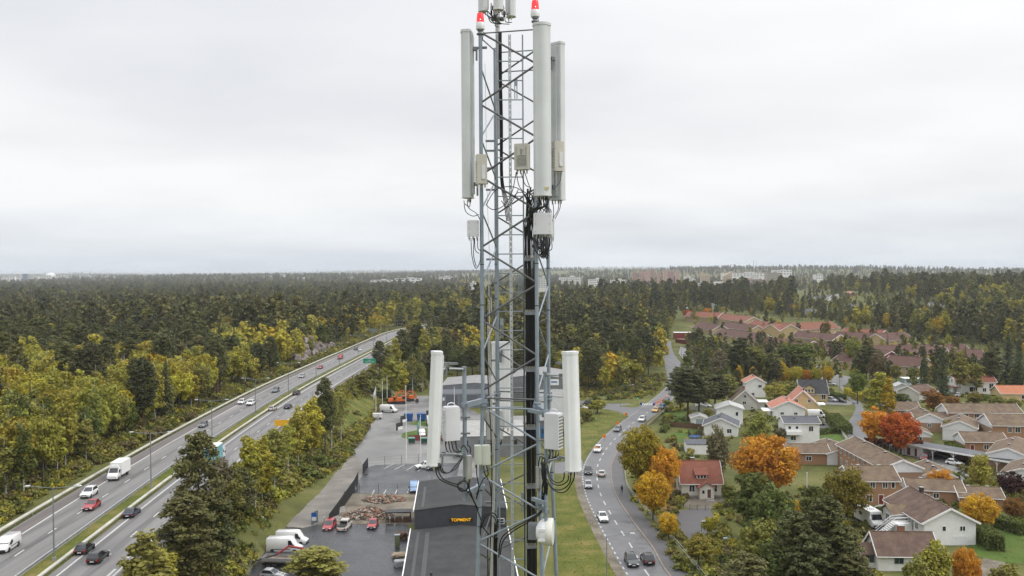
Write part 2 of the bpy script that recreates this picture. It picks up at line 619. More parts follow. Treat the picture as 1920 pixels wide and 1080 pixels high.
M_galv = mat('galvanised_steel', (0.40, 0.42, 0.43), 0.45, 0.6, var=0.15, scale=1.5)
M_rail = mat('pale_guardrail', (0.46, 0.45, 0.38), 0.55, 0.1, var=0.2, scale=0.4)

def guardrail(off, y0, y1, label, step=4.0, h=0.75, thick=0.12, near=260, m=None, tall=0.32):
    g = thing('guardrail', label, 'guardrail', (float(XL(y0)) + off, y0, HWZ))
    ox, oy = float(XL(y0)) + off, y0
    pr = [(-thick / 2, h - tall), (thick / 2, h - tall), (thick / 2 + 0.04, h - tall / 2), (thick / 2, h), (-thick / 2, h), (-thick / 2 - 0.04, h - tall / 2)]
    V_, F_ = [], []
    yy = np.arange(y0, y1, 8.0)
    for y in yy:
        for a, b in pr:
            V_.append((float(XL(y)) + off + a - ox, y - oy, b))
    n = len(pr)
    for i in range(len(yy) - 1):
        for k in range(n):
            F_.append((i * n + k, i * n + (k + 1) % n, (i + 1) * n + (k + 1) % n, (i + 1) * n + k))
    put('rail', arr_mesh('rail', V_, F_, [m or M_galv]), g)
    pm = MB().box((0, 0, h / 2 - 0.1), (0.09, 0.12, h)).mesh('post', [M_galv])
    far = MB()
    for y in np.arange(y0, y1, step):
        x = float(XL(y)) + off
        if y < near:
            put('post', pm, g, (x - ox, y - oy, 0))
        else:
            far.box((x - ox, y - oy, h / 2 - 0.1), (0.09, 0.12, h))
    if far.v:
        o = far.build('far_posts', M_galv, g); o['kind'] = 'stuff'
    return g

guardrail(11.5, 66, 860, 'grey steel guardrail with many posts along the median by the oncoming lanes')
guardrail(-0.9, 66, 860, 'pale guardrail along the outer edge of the motorway beside the wood', step=6, m=M_rail, thick=0.5, tall=0.4)
guardrail(14.6, 66, 860, 'pale guardrail along the median by the departing lanes', step=6, m=M_rail, thick=0.42, tall=0.35)
guardrail(26.9, 66, 560, 'low grey guardrail at the shoulder of the departing lanes above the slope', step=6, h=0.6)

LE = [(1195, 1110), (1167, 1068), (1144, 1027), (1126, 994), (1101, 941), (1093, 915), (1090, 893), (1093, 873), (1108, 846), (1126, 824), (1152, 801), (1179, 781), (1210, 758), (1236, 738), (1252, 722), (1258, 712)]
RE = [(1280, 1110), (1245, 1068), (1222, 1027), (1194, 990), (1160, 941), (1148, 913), (1145, 890), (1145, 873), (1156, 848), (1174, 826), (1196, 804), (1222, 783), (1247, 764), (1262, 748), (1268, 735), (1270, 722)]

def dens(px, k=5):
    return [(p.x, p.y) for p in catmull([Vector((x, y, 0)) for x, y in px], k)]

LEg = [G(x, y) for x, y in dens(LE)]
REg = [G(x, y) for x, y in dens(RE)]
strip('curved_road', LEg, REg, M_road, 'grey two-lane road curving past the orange maples', 0.03, flat=0)
def along(poly, s0, s1):
    acc, o = 0.0, []
    for a, b in zip(poly[:-1], poly[1:]):
        l = (b - a).length
        for s in (s0, s1):
            if acc <= s < acc + l:
                o.append(a + (b - a) * ((s - acc) / l))
        acc += l
    return o

def poly_len(poly):
    return sum((b - a).length for a, b in zip(poly[:-1], poly[1:]))

def dashes(name, poly, dash, gap, w, label, z=0.038, start=0.0):
    mb = MB()
    s = start
    tot = poly_len(poly)
    while s + dash < tot:
        p = along(poly, s, s + dash)
        if len(p) == 2:
            d = (p[1] - p[0]); d.z = 0
            if d.length > 0:
                nrm = Vector((-d.y, d.x, 0)).normalized() * w / 2
                mb.add([(q.x, q.y, z) for q in (p[0] - nrm, p[0] + nrm, p[1] + nrm, p[1] - nrm)], [(3, 2, 1, 0)])
        s += dash + gap
    return tag(mb.build(name, M_white), label, kind='structure')

CE = [(l * 0.47 + r_ * 0.53) for l, r_ in zip(LEg, REg)]
LD = [(l * 0.955 + r_ * 0.045) for l, r_ in zip(LEg, REg)]
dashes('centre_line', CE, 3.0, 4.2, 0.24, 'white dashed centre line of the curved road')
dashes('edge_dashes', LD, 1.1, 1.5, 0.22, 'short white dashes along the outer edge of the curved road')
RB = [r_ + (r_ - l).normalized() * 3.2 for l, r_ in zip(LEg, REg)]
RK = [r_ + (r_ - l).normalized() * 0.32 for l, r_ in zip(LEg, REg)]
nk = 50
strip('footpath', RK[:nk], RB[:nk], M_path, 'dark asphalt footpath between the curved road and the railing', 0.12, flat=0)
kb = MB()
for a0, a1, b0, b1 in zip(REg[:nk - 1], REg[1:nk], RK[:nk - 1], RK[1:nk]):
    kb.add([(a0.x, a0.y, 0.0), (a1.x, a1.y, 0.0), (a1.x, a1.y, 0.14), (a0.x, a0.y, 0.14), (b0.x, b0.y, 0.0), (b1.x, b1.y, 0.0), (b1.x, b1.y, 0.14), (b0.x, b0.y, 0.14)],
           [(0, 1, 2, 3), (3, 2, 6, 7), (5, 4, 7, 6)])
tag(kb.build('kerb', M_kerb), 'raised stone kerb along the footpath of the curved road', kind='structure')
LV = [l + (l - r_).normalized() * 1.6 for l, r_ in zip(LEg, REg)]
strip('gravel_shoulder', LV[:34], LEg[:34], M_dirt, 'narrow gravel shoulder between the grass verge and the curved road', 0.02, flat=0)
RAILPX = [(1172, 872), (1172, 893), (1179, 920), (1212, 961), (1247, 1000), (1286, 1044), (1318, 1084), (1345, 1115)]
rp = [G(x, y) for x, y in dens(RAILPX, 8)]
rg = thing('pedestrian_railing', 'grey steel pipe railing following the footpath beside the curved road', 'railing', tuple(rp[0]))
for hgt in (1.05, 0.55):
    MB().tube([Vector((p.x, p.y, p.z + hgt)) - rp[0] for p in rp], 0.045, 6).build('pipe', M_galv, rg)
pm_ = MB().bar((0, 0, -0.1), (0, 0, 1.05), 0.035, 6).mesh('post', [M_galv])
s_ = 0.0
while s_ < poly_len(rp):
    q = along(rp, s_, s_)
    if q:
        put('post', pm_, rg, tuple(q[0] - rp[0]))
    s_ += 2.2
sheet('grass_verge', [(1035, 1100), (1040, 905), (1083, 893), (1095, 935), (1118, 990), (1140, 1040), (1165, 1100)], M_grass, 'mown green verge between the warehouse and the curved road', 0.012)
sheet('grass_verge', [(1042, 850), (1085, 860), (1106, 840), (1130, 812), (1172, 778), (1130, 765), (1090, 790), (1050, 800)], M_grass, 'sloping green verge with bushes above the side road mouth', 0.012)
sheet('side_road', [(1040, 888), (1040, 868), (1092, 862), (1094, 872), (1093, 888)], M_road, 'narrow side road joining the curved road by the mast', 0.026)
sheet('side_road', [(1180, 782), (1210, 759), (1172, 757), (1130, 757), (1085, 751), (1080, 764), (1130, 766), (1160, 772)], M_road, 'side road branching off towards the parked cars by the wood', 0.027)
sheet('crossing_island', [(1158, 762), (1195, 757), (1205, 760), (1190, 764)], M_grass, 'grassy traffic island by the junction', 0.03)
for k_ in range(7):
    x0_ = 1203 + k_ * 4.2
    MBk = MB()
    a_, b_, c_, d_ = G(x0_, 759.5 - k_ * 0.1), G(x0_ + 2.2, 759.5), G(x0_ + 4.4, 756.6), G(x0_ + 2.2, 756.6)
    MBk.add([(p.x, p.y, 0.042) for p in (a_, b_, c_, d_)], [(0, 1, 2, 3)])
    tag(MBk.build('crossing_stripe', M_white), 'white zebra crossing stripe across the road at the junction', kind='structure')
FR_L = [(1252, 722), (1250, 700), (1244, 672), (1246, 655), (1252, 640)]
FR_R = [(1270, 722), (1290, 700), (1276, 680), (1262, 660), (1258, 640)]
strip('road_continuation', [G(x, y) for x, y in dens(FR_L)], [G(x, y) for x, y in dens(FR_R)], M_road, 'road climbing between the wood and the red garages', 0.06)
sheet('garage_forecourt', [(1268, 690), (1315, 688), (1316, 672), (1290, 655), (1276, 650), (1272, 662), (1284, 680)], M_yard, 'paved forecourt in front of the long red garages', 0.08)

sheet('yard_asphalt', [(628, 905), (664, 828), (702, 787), (712, 762), (760, 742), (840, 742), (905, 780), (905, 900), (780, 925), (690, 930), (662, 918)], M_yard, 'light grey asphalt yard in front of the grey workshops', 0.014)
sheet('gravel_track', [(505, 985), (520, 965), (537, 948), (575, 918), (640, 880), (664, 850), (690, 880), (672, 912), (640, 945), (612, 975), (590, 992)], M_track, 'dusty grey track running along the black fence', 0.02)
sheet('wet_lot', [(430, 1130), (490, 1010), (512, 975), (575, 975), (590, 982), (765, 982), (775, 1130)], M_wet, 'wet dark asphalt parking lot with vans', 0.026)
sheet('wet_lot', [(655, 925), (690, 877), (705, 872), (862, 868), (850, 930), (700, 930)], M_wet, 'wet dark asphalt parking area behind the thin mesh fence', 0.03)
sheet('rubble_yard', [(610, 984), (640, 950), (660, 926), (790, 926), (782, 984)], M_dirt, 'stony fenced yard with heaps of rubble', 0.04)
sheet('grass_patch', [(762, 795), (790, 788), (815, 788), (830, 800), (800, 800)], M_lawn, 'small strip of grass beside the blue skips', 0.024)
sheet('grass_patch', [(755, 812), (800, 803), (825, 806), (830, 815), (770, 825), (752, 820)], M_lawn, 'small patch of grass above the green bins', 0.024)
sheet('scrub_slope', [(655, 700), (690, 690), (712, 720), (712, 765), (700, 790), (640, 850), (620, 800), (640, 745)], M_grass, 'grassy slope below the motorway bridge', 0.01)
sheet('gravel_edge', [(488, 1050), (500, 985), (512, 972), (530, 950), (545, 948), (522, 975), (510, 1010), (505, 1050)], M_dirt, 'strip of gravel and stones inside the mesh fence', 0.036)

def linepx(name, a, b, w, label, z=0.05):
    p, q = G(*a), G(*b)
    d = (q - p); n_ = Vector((-d.y, d.x, 0)).normalized() * w / 2
    mb = MB().add([(v.x, v.y, z) for v in (p - n_, p + n_, q + n_, q - n_)], [(0, 1, 2, 3)])
    return tag(mb.build(name, M_white), label, kind='structure')

for a, b in (((719, 880), (738, 870)), ((740, 881), (758, 871)), ((762, 882), (779, 872)), ((783, 884), (800, 874)), ((698, 927), (702, 919)), ((719, 927), (724, 919)), ((741, 926), (745, 918)), ((763, 925), (767, 917)),
             ((663, 994), (666, 986)), ((685, 998), (691, 984)), ((711, 997), (715, 983)), ((737, 997), (741, 983)), ((626, 884), (660, 877))):
    linepx('bay_line', a, b, 0.2, 'white painted parking bay line on the asphalt')

def street(name, lp, rp_, m, label, dz=0.06):
    return strip(name, [G(x, y) for x, y in dens(lp)], [G(x, y) for x, y in dens(rp_)], m, label, dz)

street('housing_street', [(1560, 714), (1577, 729), (1592, 750), (1604, 763), (1598, 780), (1589, 797), (1592, 822), (1612, 848), (1668, 866)], [(1572, 712), (1585, 729), (1608, 748), (1618, 763), (1620, 780), (1618, 797), (1626, 818), (1648, 836), (1700, 842)], M_road, 'wet light street winding between the houses and the red trees')
sheet('turning_place', [(1530, 712), (1560, 700), (1600, 708), (1585, 722), (1555, 722)], M_yard, 'asphalt turning place above the black-roofed house', 0.07)
sheet('carport_yard', [(1690, 845), (1715, 838), (1750, 850), (1815, 885), (1825, 905), (1790, 905), (1735, 868)], M_yard, 'paved yard in front of the long carport', 0.07)
sheet('house_drive', [(1268, 958), (1330, 952), (1345, 985), (1330, 1010), (1290, 1015), (1272, 990)], M_path, 'asphalt drive strewn with leaves below the red-roofed cottage', 0.05)
sheet('house_drive', [(1320, 1045), (1345, 1030), (1375, 1060), (1390, 1110), (1340, 1110)], M_path, 'asphalt drive at the foot of the dark pines', 0.05)
sheet('house_drive', [(1618, 1000), (1660, 985), (1672, 1030), (1650, 1060), (1612, 1050)], M_path, 'asphalt drive beside the white motorhome', 0.05)
sheet('house_drive', [(1835, 1060), (1845, 1045), (1885, 1055), (1870, 1110), (1830, 1110)], M_dirt, 'gravel drive at the edge of the sloping lawn', 0.05)
sheet('house_drive', [(1520, 788), (1545, 784), (1560, 806), (1545, 812), (1525, 808)], M_path, 'drive with a silver car beside the white house', 0.06)
sheet('house_drive', [(1548, 752), (1580, 748), (1604, 757), (1590, 760), (1545, 758)], M_yard, 'drive with two cars beside the yellow house', 0.06)
sheet('cottage_yard', [(1282, 948), (1290, 932), (1352, 930), (1362, 945), (1335, 955), (1290, 955)], M_dirt, 'gravel yard in front of the red-roofed cottage', 0.045)
for px_, lb in (([(1530, 818), (1578, 812), (1590, 828), (1540, 836)], 'bright green lawn behind a clipped hedge by the white house'),
                ([(1245, 815), (1295, 805), (1315, 812), (1312, 830), (1250, 828)], 'bright lawn with the trampoline'),
                ([(1815, 990), (1870, 985), (1930, 1010), (1930, 1060), (1885, 1055), (1835, 1045), (1815, 1025)], 'sloping lawn beside the white gabled house'),
                ([(1683, 702), (1712, 702), (1714, 718), (1684, 720)], 'green lawn below the yellow terrace'),
                ([(1240, 770), (1300, 770), (1310, 800), (1240, 800)], 'garden lawn round the white garage')):
    sheet('lawn', px_, M_lawn, lb, 0.06)
sheet('leafy_ground', [(1200, 905), (1235, 880), (1275, 900), (1280, 950), (1265, 985), (1240, 985), (1205, 930)], M_leaflitter, 'ground covered in fallen leaves under the maples', 0.02)

# ---------------------------------------------------------------- trees
def quads(C, Nn, size, asp=1.0, r=rng):
    n = len(C)
    Nn = Nn / (np.linalg.norm(Nn, axis=1, keepdims=True) + 1e-9)
    a = r.normal(size=(n, 3))
    U = np.cross(Nn, a); U /= (np.linalg.norm(U, axis=1, keepdims=True) + 1e-9)
    Wv = np.cross(Nn, U)
    s = (np.asarray(size) * np.ones(n))[:, None] * 0.5
    P0 = C - U * s * asp; P1 = C - Wv * s; P2 = C + U * s * asp; P3 = C + Wv * s
    Vv = np.stack([P0, P1, P2, P3], 1).reshape(-1, 3)
    return Vv

def quad_mesh(name, Vv, m, r=rng, tint=None):
    n = len(Vv) // 4
    Fv = np.arange(n * 4).reshape(n, 4)
    return arr_mesh(name, Vv, Fv, [m], tint if tint is not None else r.random(n))

def sph(n, r):
    v = r.normal(size=(n, 3))
    return v / np.linalg.norm(v, axis=1, keepdims=True)

def broad_crown(seed, h, cz, rx, rz, nb, nl, ls, br=0.30, m=None, flat=0.8, name='crown', shape='round'):
    r = np.random.default_rng(seed)
    d = sph(nb, r)
    rad = r.random(nb) ** 0.38
    c = d * rad[:, None] * np.array([rx, rx, rz]) * 0.80
    if shape == 'birch':          # narrower on top, fuller in the lower third
        t = (c[:, 2] / rz + 1) / 2
        k = np.clip(1.25 - 0.95 * t, 0.2, 1.2)
        c[:, :2] *= k[:, None]
    c[:, 2] += cz
    c[:, :2] += r.normal(size=(nb, 2)) * rx * 0.05
    VV, TT = [], []
    for i in range(nb):
        R_ = rx * br * (0.65 + 0.7 * r.random())
        k = max(8, int(nl / nb * (0.6 + 0.8 * r.random())))
        dd = sph(k, r)
        rr = R_ * (0.55 + 0.5 * r.random(k))
        p = c[i] + dd * rr[:, None] * np.array([1, 1, flat])
        nn = dd + r.normal(size=(k, 3)) * 0.55 + np.array([0, 0, 0.25])
        VV.append(quads(p, nn, ls * (0.6 + 0.8 * r.random(k)), 1.3, r))
        TT.append(np.clip(0.5 + 0.2 * (r.random() - 0.5) + 0.45 * (r.random(k) - 0.5), 0, 1))
    return quad_mesh(name, np.concatenate(VV), m, r, np.concatenate(TT))

def limb_mesh(name, h, r0, tops, m, lean=0.0, seed=0, n=7):
    r = random.Random(seed)
    mb = MB()
    pts, rr = [], []
    ox, oy = r.uniform(-1, 1) * lean, r.uniform(-1, 1) * lean
    for i in range(6):
        t = i / 5
        pts.append((ox * t * t * h + r.uniform(-.03, .03) * h * .3, oy * t * t * h, h * t - 0.4 * (i == 0)))
        rr.append(r0 * (1.25 if i == 0 else 1 - 0.85 * t))
    mb.tube(pts, rr, n)
    for (z0, z1, out_) in tops:
        a = r.uniform(0, 6.283)
        b = Vector(pts[0]).lerp(Vector(pts[-1]), z0 / h); b.z = z0
        e = b + Vector((math.cos(a) * out_, math.sin(a) * out_, z1 - z0))
        mid = b.lerp(e, 0.5) + Vector((0, 0, 0.12 * out_))
        rb = r0 * (1 - 0.85 * z0 / h) * 0.5
        mb.tube([b, mid, e], [rb, rb * 0.6, rb * 0.2], 4)
    return mb.mesh(name, [m], True)

def birch_bark():
    m, t, b = principled('birch_bark')
    g = N(t, 'ShaderNodeTexCoord')
    mp_ = N(t, 'ShaderNodeMapping'); mp_.inputs['Scale'].default_value = (3, 3, 2.2)
    L(t, g, 'Object', mp_, 'Vector')
    nz = N(t, 'ShaderNodeTexNoise', Scale=1.6, Detail=5.0)
    L(t, mp_, 0, nz, 'Vector')
    r_ = N(t, 'ShaderNodeValToRGB')
    r_.color_ramp.elements[0].position = 0.38; r_.color_ramp.elements[0].color = (0.05, 0.045, 0.04, 1)
    r_.color_ramp.elements[1].position = 0.5; r_.color_ramp.elements[1].color = (0.42, 0.40, 0.36, 1)
    L(t, nz, 'Fac', r_, 0); L(t, r_, 0, b, 'Base Color')
    b.inputs['Roughness'].default_value = 0.8
    MATS['birch_bark'] = m
    return m

M_birchbark = birch_bark()
M_pinebark = mat('pine_bark', (0.085, 0.045, 0.026), 0.9, var=0.35, scale=2.0, bump=0.4)
M_bark = mat('grey_bark', (0.07, 0.06, 0.048), 0.9, var=0.35, scale=2.0, bump=0.4)
M_leaf = leafmat('leaf_tinted')
M_needle = leafmat('needle_tinted', trans=0.08)

def pine_crown(seed, h, base, rx, nb, nl, ls, m, name='crown'):
    r = np.random.default_rng(seed)
    VV, TT = [], []
    for i in range(nb):
        t = (i + r.random()) / nb
        z = base + (h - base) * t
        env = rx * np.interp(t, [0, .25, .55, .85, 1], [.55, 1, .95, .68, .3])
        a = r.random() * 6.283
        out_ = env * (0.35 + 0.65 * r.random() ** .6)
        c = np.array([math.cos(a) * out_, math.sin(a) * out_, z + 0.12 * out_])
        R_ = rx * (0.22 + 0.16 * r.random()) * (1 - 0.4 * t)
        k = int(nl / nb)
        dd = sph(k, r)
        p = c + dd * (R_ * (0.35 + 0.7 * r.random(k)))[:, None] * np.array([1, 1, 0.72])
        kk = k // 4
        s = r.random(kk)
        p[:kk] = np.array([0, 0, z - .3]) + (c - np.array([0, 0, z - .3])) * s[:, None] + r.normal(size=(kk, 3)) * R_ * .22
        nn = dd * np.array([1, 1, 1.4]) + r.normal(size=(k, 3)) * 0.6 + np.array([0, 0, .5])
        VV.append(quads(p, nn, ls * (0.6 + 0.8 * r.random(k)), 1.5, r))
        TT.append(np.clip(0.5 + 0.4 * (r.random() - .5) + 0.4 * (r.random(k) - 0.5), 0, 1))
    return quad_mesh(name, np.concatenate(VV), m, r, np.concatenate(TT))

def spruce_crown(seed, h, base, rx, nt_, nl, ls, m, name='crown'):
    r = np.random.default_rng(seed)
    VV, TT = [], []
    for i in range(nt_):
        t = i / (nt_ - 1)
        z = base + (h - base) * t ** 0.92
        env = rx * (1 - t) ** 0.85 + 0.12
        nbr = max(4, int(11 * (1 - t) + 4))
        for b_ in range(nbr):
            a = 6.283 * (b_ + r.random() * .7) / nbr
            ln = env * (0.75 + 0.4 * r.random())
            k = max(3, int(nl / (nt_ * 9)))
            s = r.random(k) ** .7
            p = np.stack([np.cos(a) * ln * s, np.sin(a) * ln * s, z - 0.32 * ln * s ** 1.3 + r.normal(size=k) * .08], 1)
            p[:, :2] += r.normal(size=(k, 2)) * 0.16 * ln * .5
            nn = np.stack([np.cos(a) * np.ones(k) * .6, np.sin(a) * np.ones(k) * .6, np.ones(k)], 1) + r.normal(size=(k, 3)) * .5
            VV.append(quads(p, nn, ls * (0.55 + 0.7 * r.random(k)) * (1 - .4 * t), 1.4, r))
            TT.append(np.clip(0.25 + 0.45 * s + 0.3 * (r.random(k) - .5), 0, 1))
    return quad_mesh(name, np.concatenate(VV), m, r, np.concatenate(TT))

PROTO = {}

def tops(h, z0, n, out_, seed):
    r = random.Random(seed)
    return [(h * (z0 + (0.92 - z0) * (i + r.random()) / n), h * (z0 + (0.92 - z0) * (i + r.random()) / n) + out_ * .6, out_ * r.uniform(.5, 1)) for i in range(n)]

for i in range(4):
    PROTO['birch', i] = (17.0, 2.7, limb_mesh('trunk', 16, 0.16, tops(16, .35, 9, 1.6, i), M_birchbark, .02, i), broad_crown(20 + i, 17, 9.6, 2.75, 7.3, 54, 2700, .42, .31, M_leaf, 1.0, shape='birch'))
    PROTO['thinbirch', i] = (17.0, 2.4, limb_mesh('trunk', 16.4, 0.15, tops(16, .3, 16, 1.7, 40 + i), M_birchbark, .02, 60 + i), broad_crown(90 + i, 17, 11.3, 2.3, 5.7, 34, 900, .36, .34, M_leaf, 1.0, shape='birch'))
    PROTO['pine', i] = (20.0, 3.0, limb_mesh('trunk', 19, 0.22, tops(19, .5, 14, 2.2, 70 + i), M_pinebark, .015, 80 + i), pine_crown(120 + i, 20, 7.2, 3.1, 150, 10500, .26, M_needle))
    PROTO['broad', i] = (14.0, 4.2, limb_mesh('trunk', 11, 0.3, tops(11, .3, 10, 3.0, 95 + i), M_bark, .02, 99 + i), broad_crown(150 + i, 14, 8.4, 4.2, 5.4, 64, 3600, .46, .27, M_leaf, .85))
for i in range(2):
    PROTO['maple', i] = (12.0, 5.6, limb_mesh('trunk', 9.5, 0.32, tops(9.5, .25, 14, 4.0, 195 + i), M_bark, .02, 199 + i), broad_crown(250 + i, 12, 6.9, 5.7, 5.0, 150, 13000, .31, .20, M_leaf, .8))
    PROTO['spruce', i] = (20.0, 3.2, limb_mesh('trunk', 19.5, 0.22, [], M_bark, .0, 299 + i), spruce_crown(350 + i, 20, 1.2, 3.3, 34, 3000, .55, M_needle))
for i in range(3):
    PROTO['bush', i] = (2.4, 1.6, None, broad_crown(450 + i, 2.4, 1.1, 1.55, 1.15, 16, 620, .30, .34, M_leaf, .9))
    PROTO['willow', i] = (12.0, 4.0, limb_mesh('trunk', 10, 0.26, tops(10, .3, 12, 2.4, 295 + i), M_bark, .02, 398 + i), broad_crown(550 + i, 12, 6.6, 3.9, 5.2, 60, 3000, .40, .27, M_leaf, 1.2, shape='birch'))

COLS = {
    'yellow': (0.40, 0.345, 0.04), 'gold': (0.50, 0.32, 0.024), 'orange': (0.52, 0.235, 0.022), 'red': (0.48, 0.12, 0.022),
    'yolive': (0.315, 0.29, 0.047), 'olive': (0.205, 0.20, 0.045), 'green': (0.105, 0.125, 0.03), 'lgreen': (0.125, 0.15, 0.03),
    'pine': (0.115, 0.117, 0.038), 'dpine': (0.080, 0.083, 0.031), 'spruce': (0.06, 0.072, 0.032), 'brown': (0.165, 0.125, 0.06),
    'rust': (0.24, 0.11, 0.03), 'purple': (0.055, 0.018, 0.02), 'darkred': (0.14, 0.04, 0.018), 'grey': (0.155, 0.14, 0.075),
    'mapleyg': (0.33, 0.27, 0.032), 'orgreen': (0.20, 0.16, 0.026),
}
TREE_WORD = {'birch': 'birch_tree', 'thinbirch': 'birch_tree', 'pine': 'pine_tree', 'broad': 'broadleaf_tree', 'maple': 'maple_tree', 'spruce': 'spruce_tree', 'willow': 'willow_tree', 'bush': 'bush'}
_tc = 0

def tree(kind, loc, h, w=None, col='olive', label=None, group=None, jitter=0.06):
    global _tc
    _tc += 1
    n = {'maple': 2, 'spruce': 2, 'bush': 3, 'willow': 3}.get(kind, 4)
    hh, rr, tm, cm = PROTO[kind, rnd.randrange(n)]
    s = h / hh
    sx = s if w is None else (w / 2) / rr
    c = COLS[col] if isinstance(col, str) else col
    j = [1 + rnd.uniform(-jitter, jitter) for _ in range(3)]
    k = rnd.uniform(.78, 1.2)
    c = tuple(min(.6, a * b * k) for a, b in zip(c, j))
    word = TREE_WORD[kind]
    if tm is None:
        o = put(word, cm, None, loc, rnd.uniform(0, 6.28), c)
        o.scale = (sx, sx, s)
        return tag(o, label, 'bush' if kind == 'bush' else 'tree', group)
    e = thing(word, label, 'tree', loc, rnd.uniform(0, 6.28), group)
    e.scale = (sx, sx, s)
    put('trunk', tm, e)
    put('crown', cm, e, color=c)
    return e

def tree_px(kind, x, ybase, ytop, wpx, col, label, group=None, z=None):
    p = G(x, ybase) if z is None else G(x, ybase, z=z)
    h = (ybase - ytop) * p.y / FPX * 1.02
    return tree(kind, tuple(p), h, wpx * p.y / FPX, col, label, group)

def ramp_of(cols):
    n = len(cols)
    return [(i / max(1, n - 1), COLS[c] if isinstance(c, str) else c) for i, c in enumerate(cols)]

M_far_con = leafmat('far_needles', False, ramp_of(['dpine', (.10, .096, .033), 'spruce', 'pine', (.14, .125, .042), 'dpine', (.085, .078, .03), 'olive', 'spruce', (.17, .15, .05)]), .08)
M_far_dec = leafmat('far_leaves', False, ramp_of(['olive', 'green', 'yolive', 'olive', 'yellow', 'lgreen', 'green', 'brown', 'yolive', 'olive']), .2)
M_far_yel = leafmat('far_yellow_leaves', False, ramp_of(['yolive', 'yellow', 'olive', 'yellow', 'yolive', 'gold', 'yolive', 'yellow']), .2)

M_bush = leafmat('weed_leaves', False, ramp_of(['olive', 'brown', 'lgreen', 'olive', 'yolive', 'brown']), .2)
LO = {}
for i in range(4):
    LO['con', i] = pine_crown(700 + i, 19, 6, 3.5, 34, 760, .95, M_far_con, 'needle_crown') if i < 3 else spruce_crown(720, 20, 2, 3.0, 16, 620, 1.1, M_far_con, 'needle_crown')
for i in range(3):
    LO['dec', i] = broad_crown(740 + i, 16, 9.4, 3.4, 6.2, 30, 620, .85, .32, M_far_dec, 1.0, 'leaf_crown', 'birch')
    LO['yel', i] = broad_crown(760 + i, 15, 8.6, 3.6, 5.6, 30, 640, .85, .30, M_far_yel, .95, 'leaf_crown', 'birch')
LO['bsh', 0] = broad_crown(790, 2.4, 1.0, 1.6, 1.1, 12, 240, .42, .36, M_far_dec, .9, 'bush_crown')
LO['bsh', 1] = broad_crown(791, 2.4, 1.0, 1.6, 1.1, 12, 240, .42, .36, M_bush, .9, 'bush_crown')

def scatter(name, kind, pts, label, smin=.75, smax=1.2):
    if not len(pts):
        return
    pts = np.asarray(pts, np.float32)
    me = bpy.data.meshes.new(name)
    me.vertices.add(len(pts)); me.vertices.foreach_set('co', pts.ravel())
    n = len(pts)
    for nm, tp, val in (('rotz', 'FLOAT', rng.random(n) * 6.283), ('scl', 'FLOAT', (smin + (smax - smin) * rng.random(n)) * (.72 + .56 * vnoise(pts[:, 0] + 77, pts[:, 1], 45))), ('pick', 'INT', rng.integers(0, 100, n))):
        a = me.attributes.new(nm, tp, 'POINT')
        a.data.foreach_set('value', val.astype(np.int32 if tp == 'INT' else np.float32))
    o = put(name, me)
    keys = [k for k in LO if k[0] == kind]
    g = bpy.data.node_groups.new(name, 'GeometryNodeTree')
    g.interface.new_socket('Geometry', in_out='INPUT', socket_type='NodeSocketGeometry')
    g.interface.new_socket('Geometry', in_out='OUTPUT', socket_type='NodeSocketGeometry')
    gi = g.nodes.new('NodeGroupInput'); go = g.nodes.new('NodeGroupOutput')
    jn = g.nodes.new('GeometryNodeJoinGeometry')
    pk = g.nodes.new('GeometryNodeInputNamedAttribute'); pk.data_type = 'INT'; pk.inputs[0].default_value = 'pick'
    rz_ = g.nodes.new('GeometryNodeInputNamedAttribute'); rz_.data_type = 'FLOAT'; rz_.inputs[0].default_value = 'rotz'
    sc_ = g.nodes.new('GeometryNodeInputNamedAttribute'); sc_.data_type = 'FLOAT'; sc_.inputs[0].default_value = 'scl'
    cx = g.nodes.new('ShaderNodeCombineXYZ')
    g.links.new(rz_.outputs[0], cx.inputs[2])
    md = g.nodes.new('ShaderNodeMath'); md.operation = 'MODULO'; md.inputs[1].default_value = len(keys)
    g.links.new(pk.outputs[0], md.inputs[0])
    for i, k in enumerate(keys):
        src = bpy.data.objects.new(LO[k].name, LO[k])      # never linked: only its mesh is instanced
        oi = g.nodes.new('GeometryNodeObjectInfo'); oi.inputs['Object'].default_value = src
        oi.inputs['As Instance'].default_value = True
        cmp_ = g.nodes.new('FunctionNodeCompare'); cmp_.data_type = 'FLOAT'; cmp_.operation = 'EQUAL'
        g.links.new(md.outputs[0], cmp_.inputs[0]); cmp_.inputs[1].default_value = i
        cmp_.inputs['Epsilon'].default_value = 0.1
        ip = g.nodes.new('GeometryNodeInstanceOnPoints')
        g.links.new(gi.outputs[0], ip.inputs['Points'])
        g.links.new(cmp_.outputs[0], ip.inputs['Selection'])
        g.links.new(oi.outputs['Geometry'], ip.inputs['Instance'])
        g.links.new(cx.outputs[0], ip.inputs['Rotation'])
        g.links.new(sc_.outputs[0], ip.inputs['Scale'])
        g.links.new(ip.outputs[0], jn.inputs[0])
    g.links.new(jn.outputs[0], go.inputs[0])
    md_ = o.modifiers.new('scatter', 'NODES'); md_.node_group = g
    return tag(o, label, kind='stuff')

_vn = rng.random((64, 64))

def vnoise(x, y, s):
    x = np.asarray(x) / s; y = np.asarray(y) / s
    x0 = np.floor(x).astype(int); y0 = np.floor(y).astype(int)
    fx = smooth(x - x0); fy = smooth(y - y0)
    g_ = lambda a, b: _vn[a % 64, b % 64]
    return (g_(x0, y0) * (1 - fx) + g_(x0 + 1, y0) * fx) * (1 - fy) + (g_(x0, y0 + 1) * (1 - fx) + g_(x0 + 1, y0 + 1) * fx) * fy

def proj(x, y, z):
    d = Vector((x, y, z)) - CAMP
    f_ = d.dot(_fw)
    return 960 + FPX * d.dot(_rt) / f_, 540 - FPX * d.dot(_up) / f_

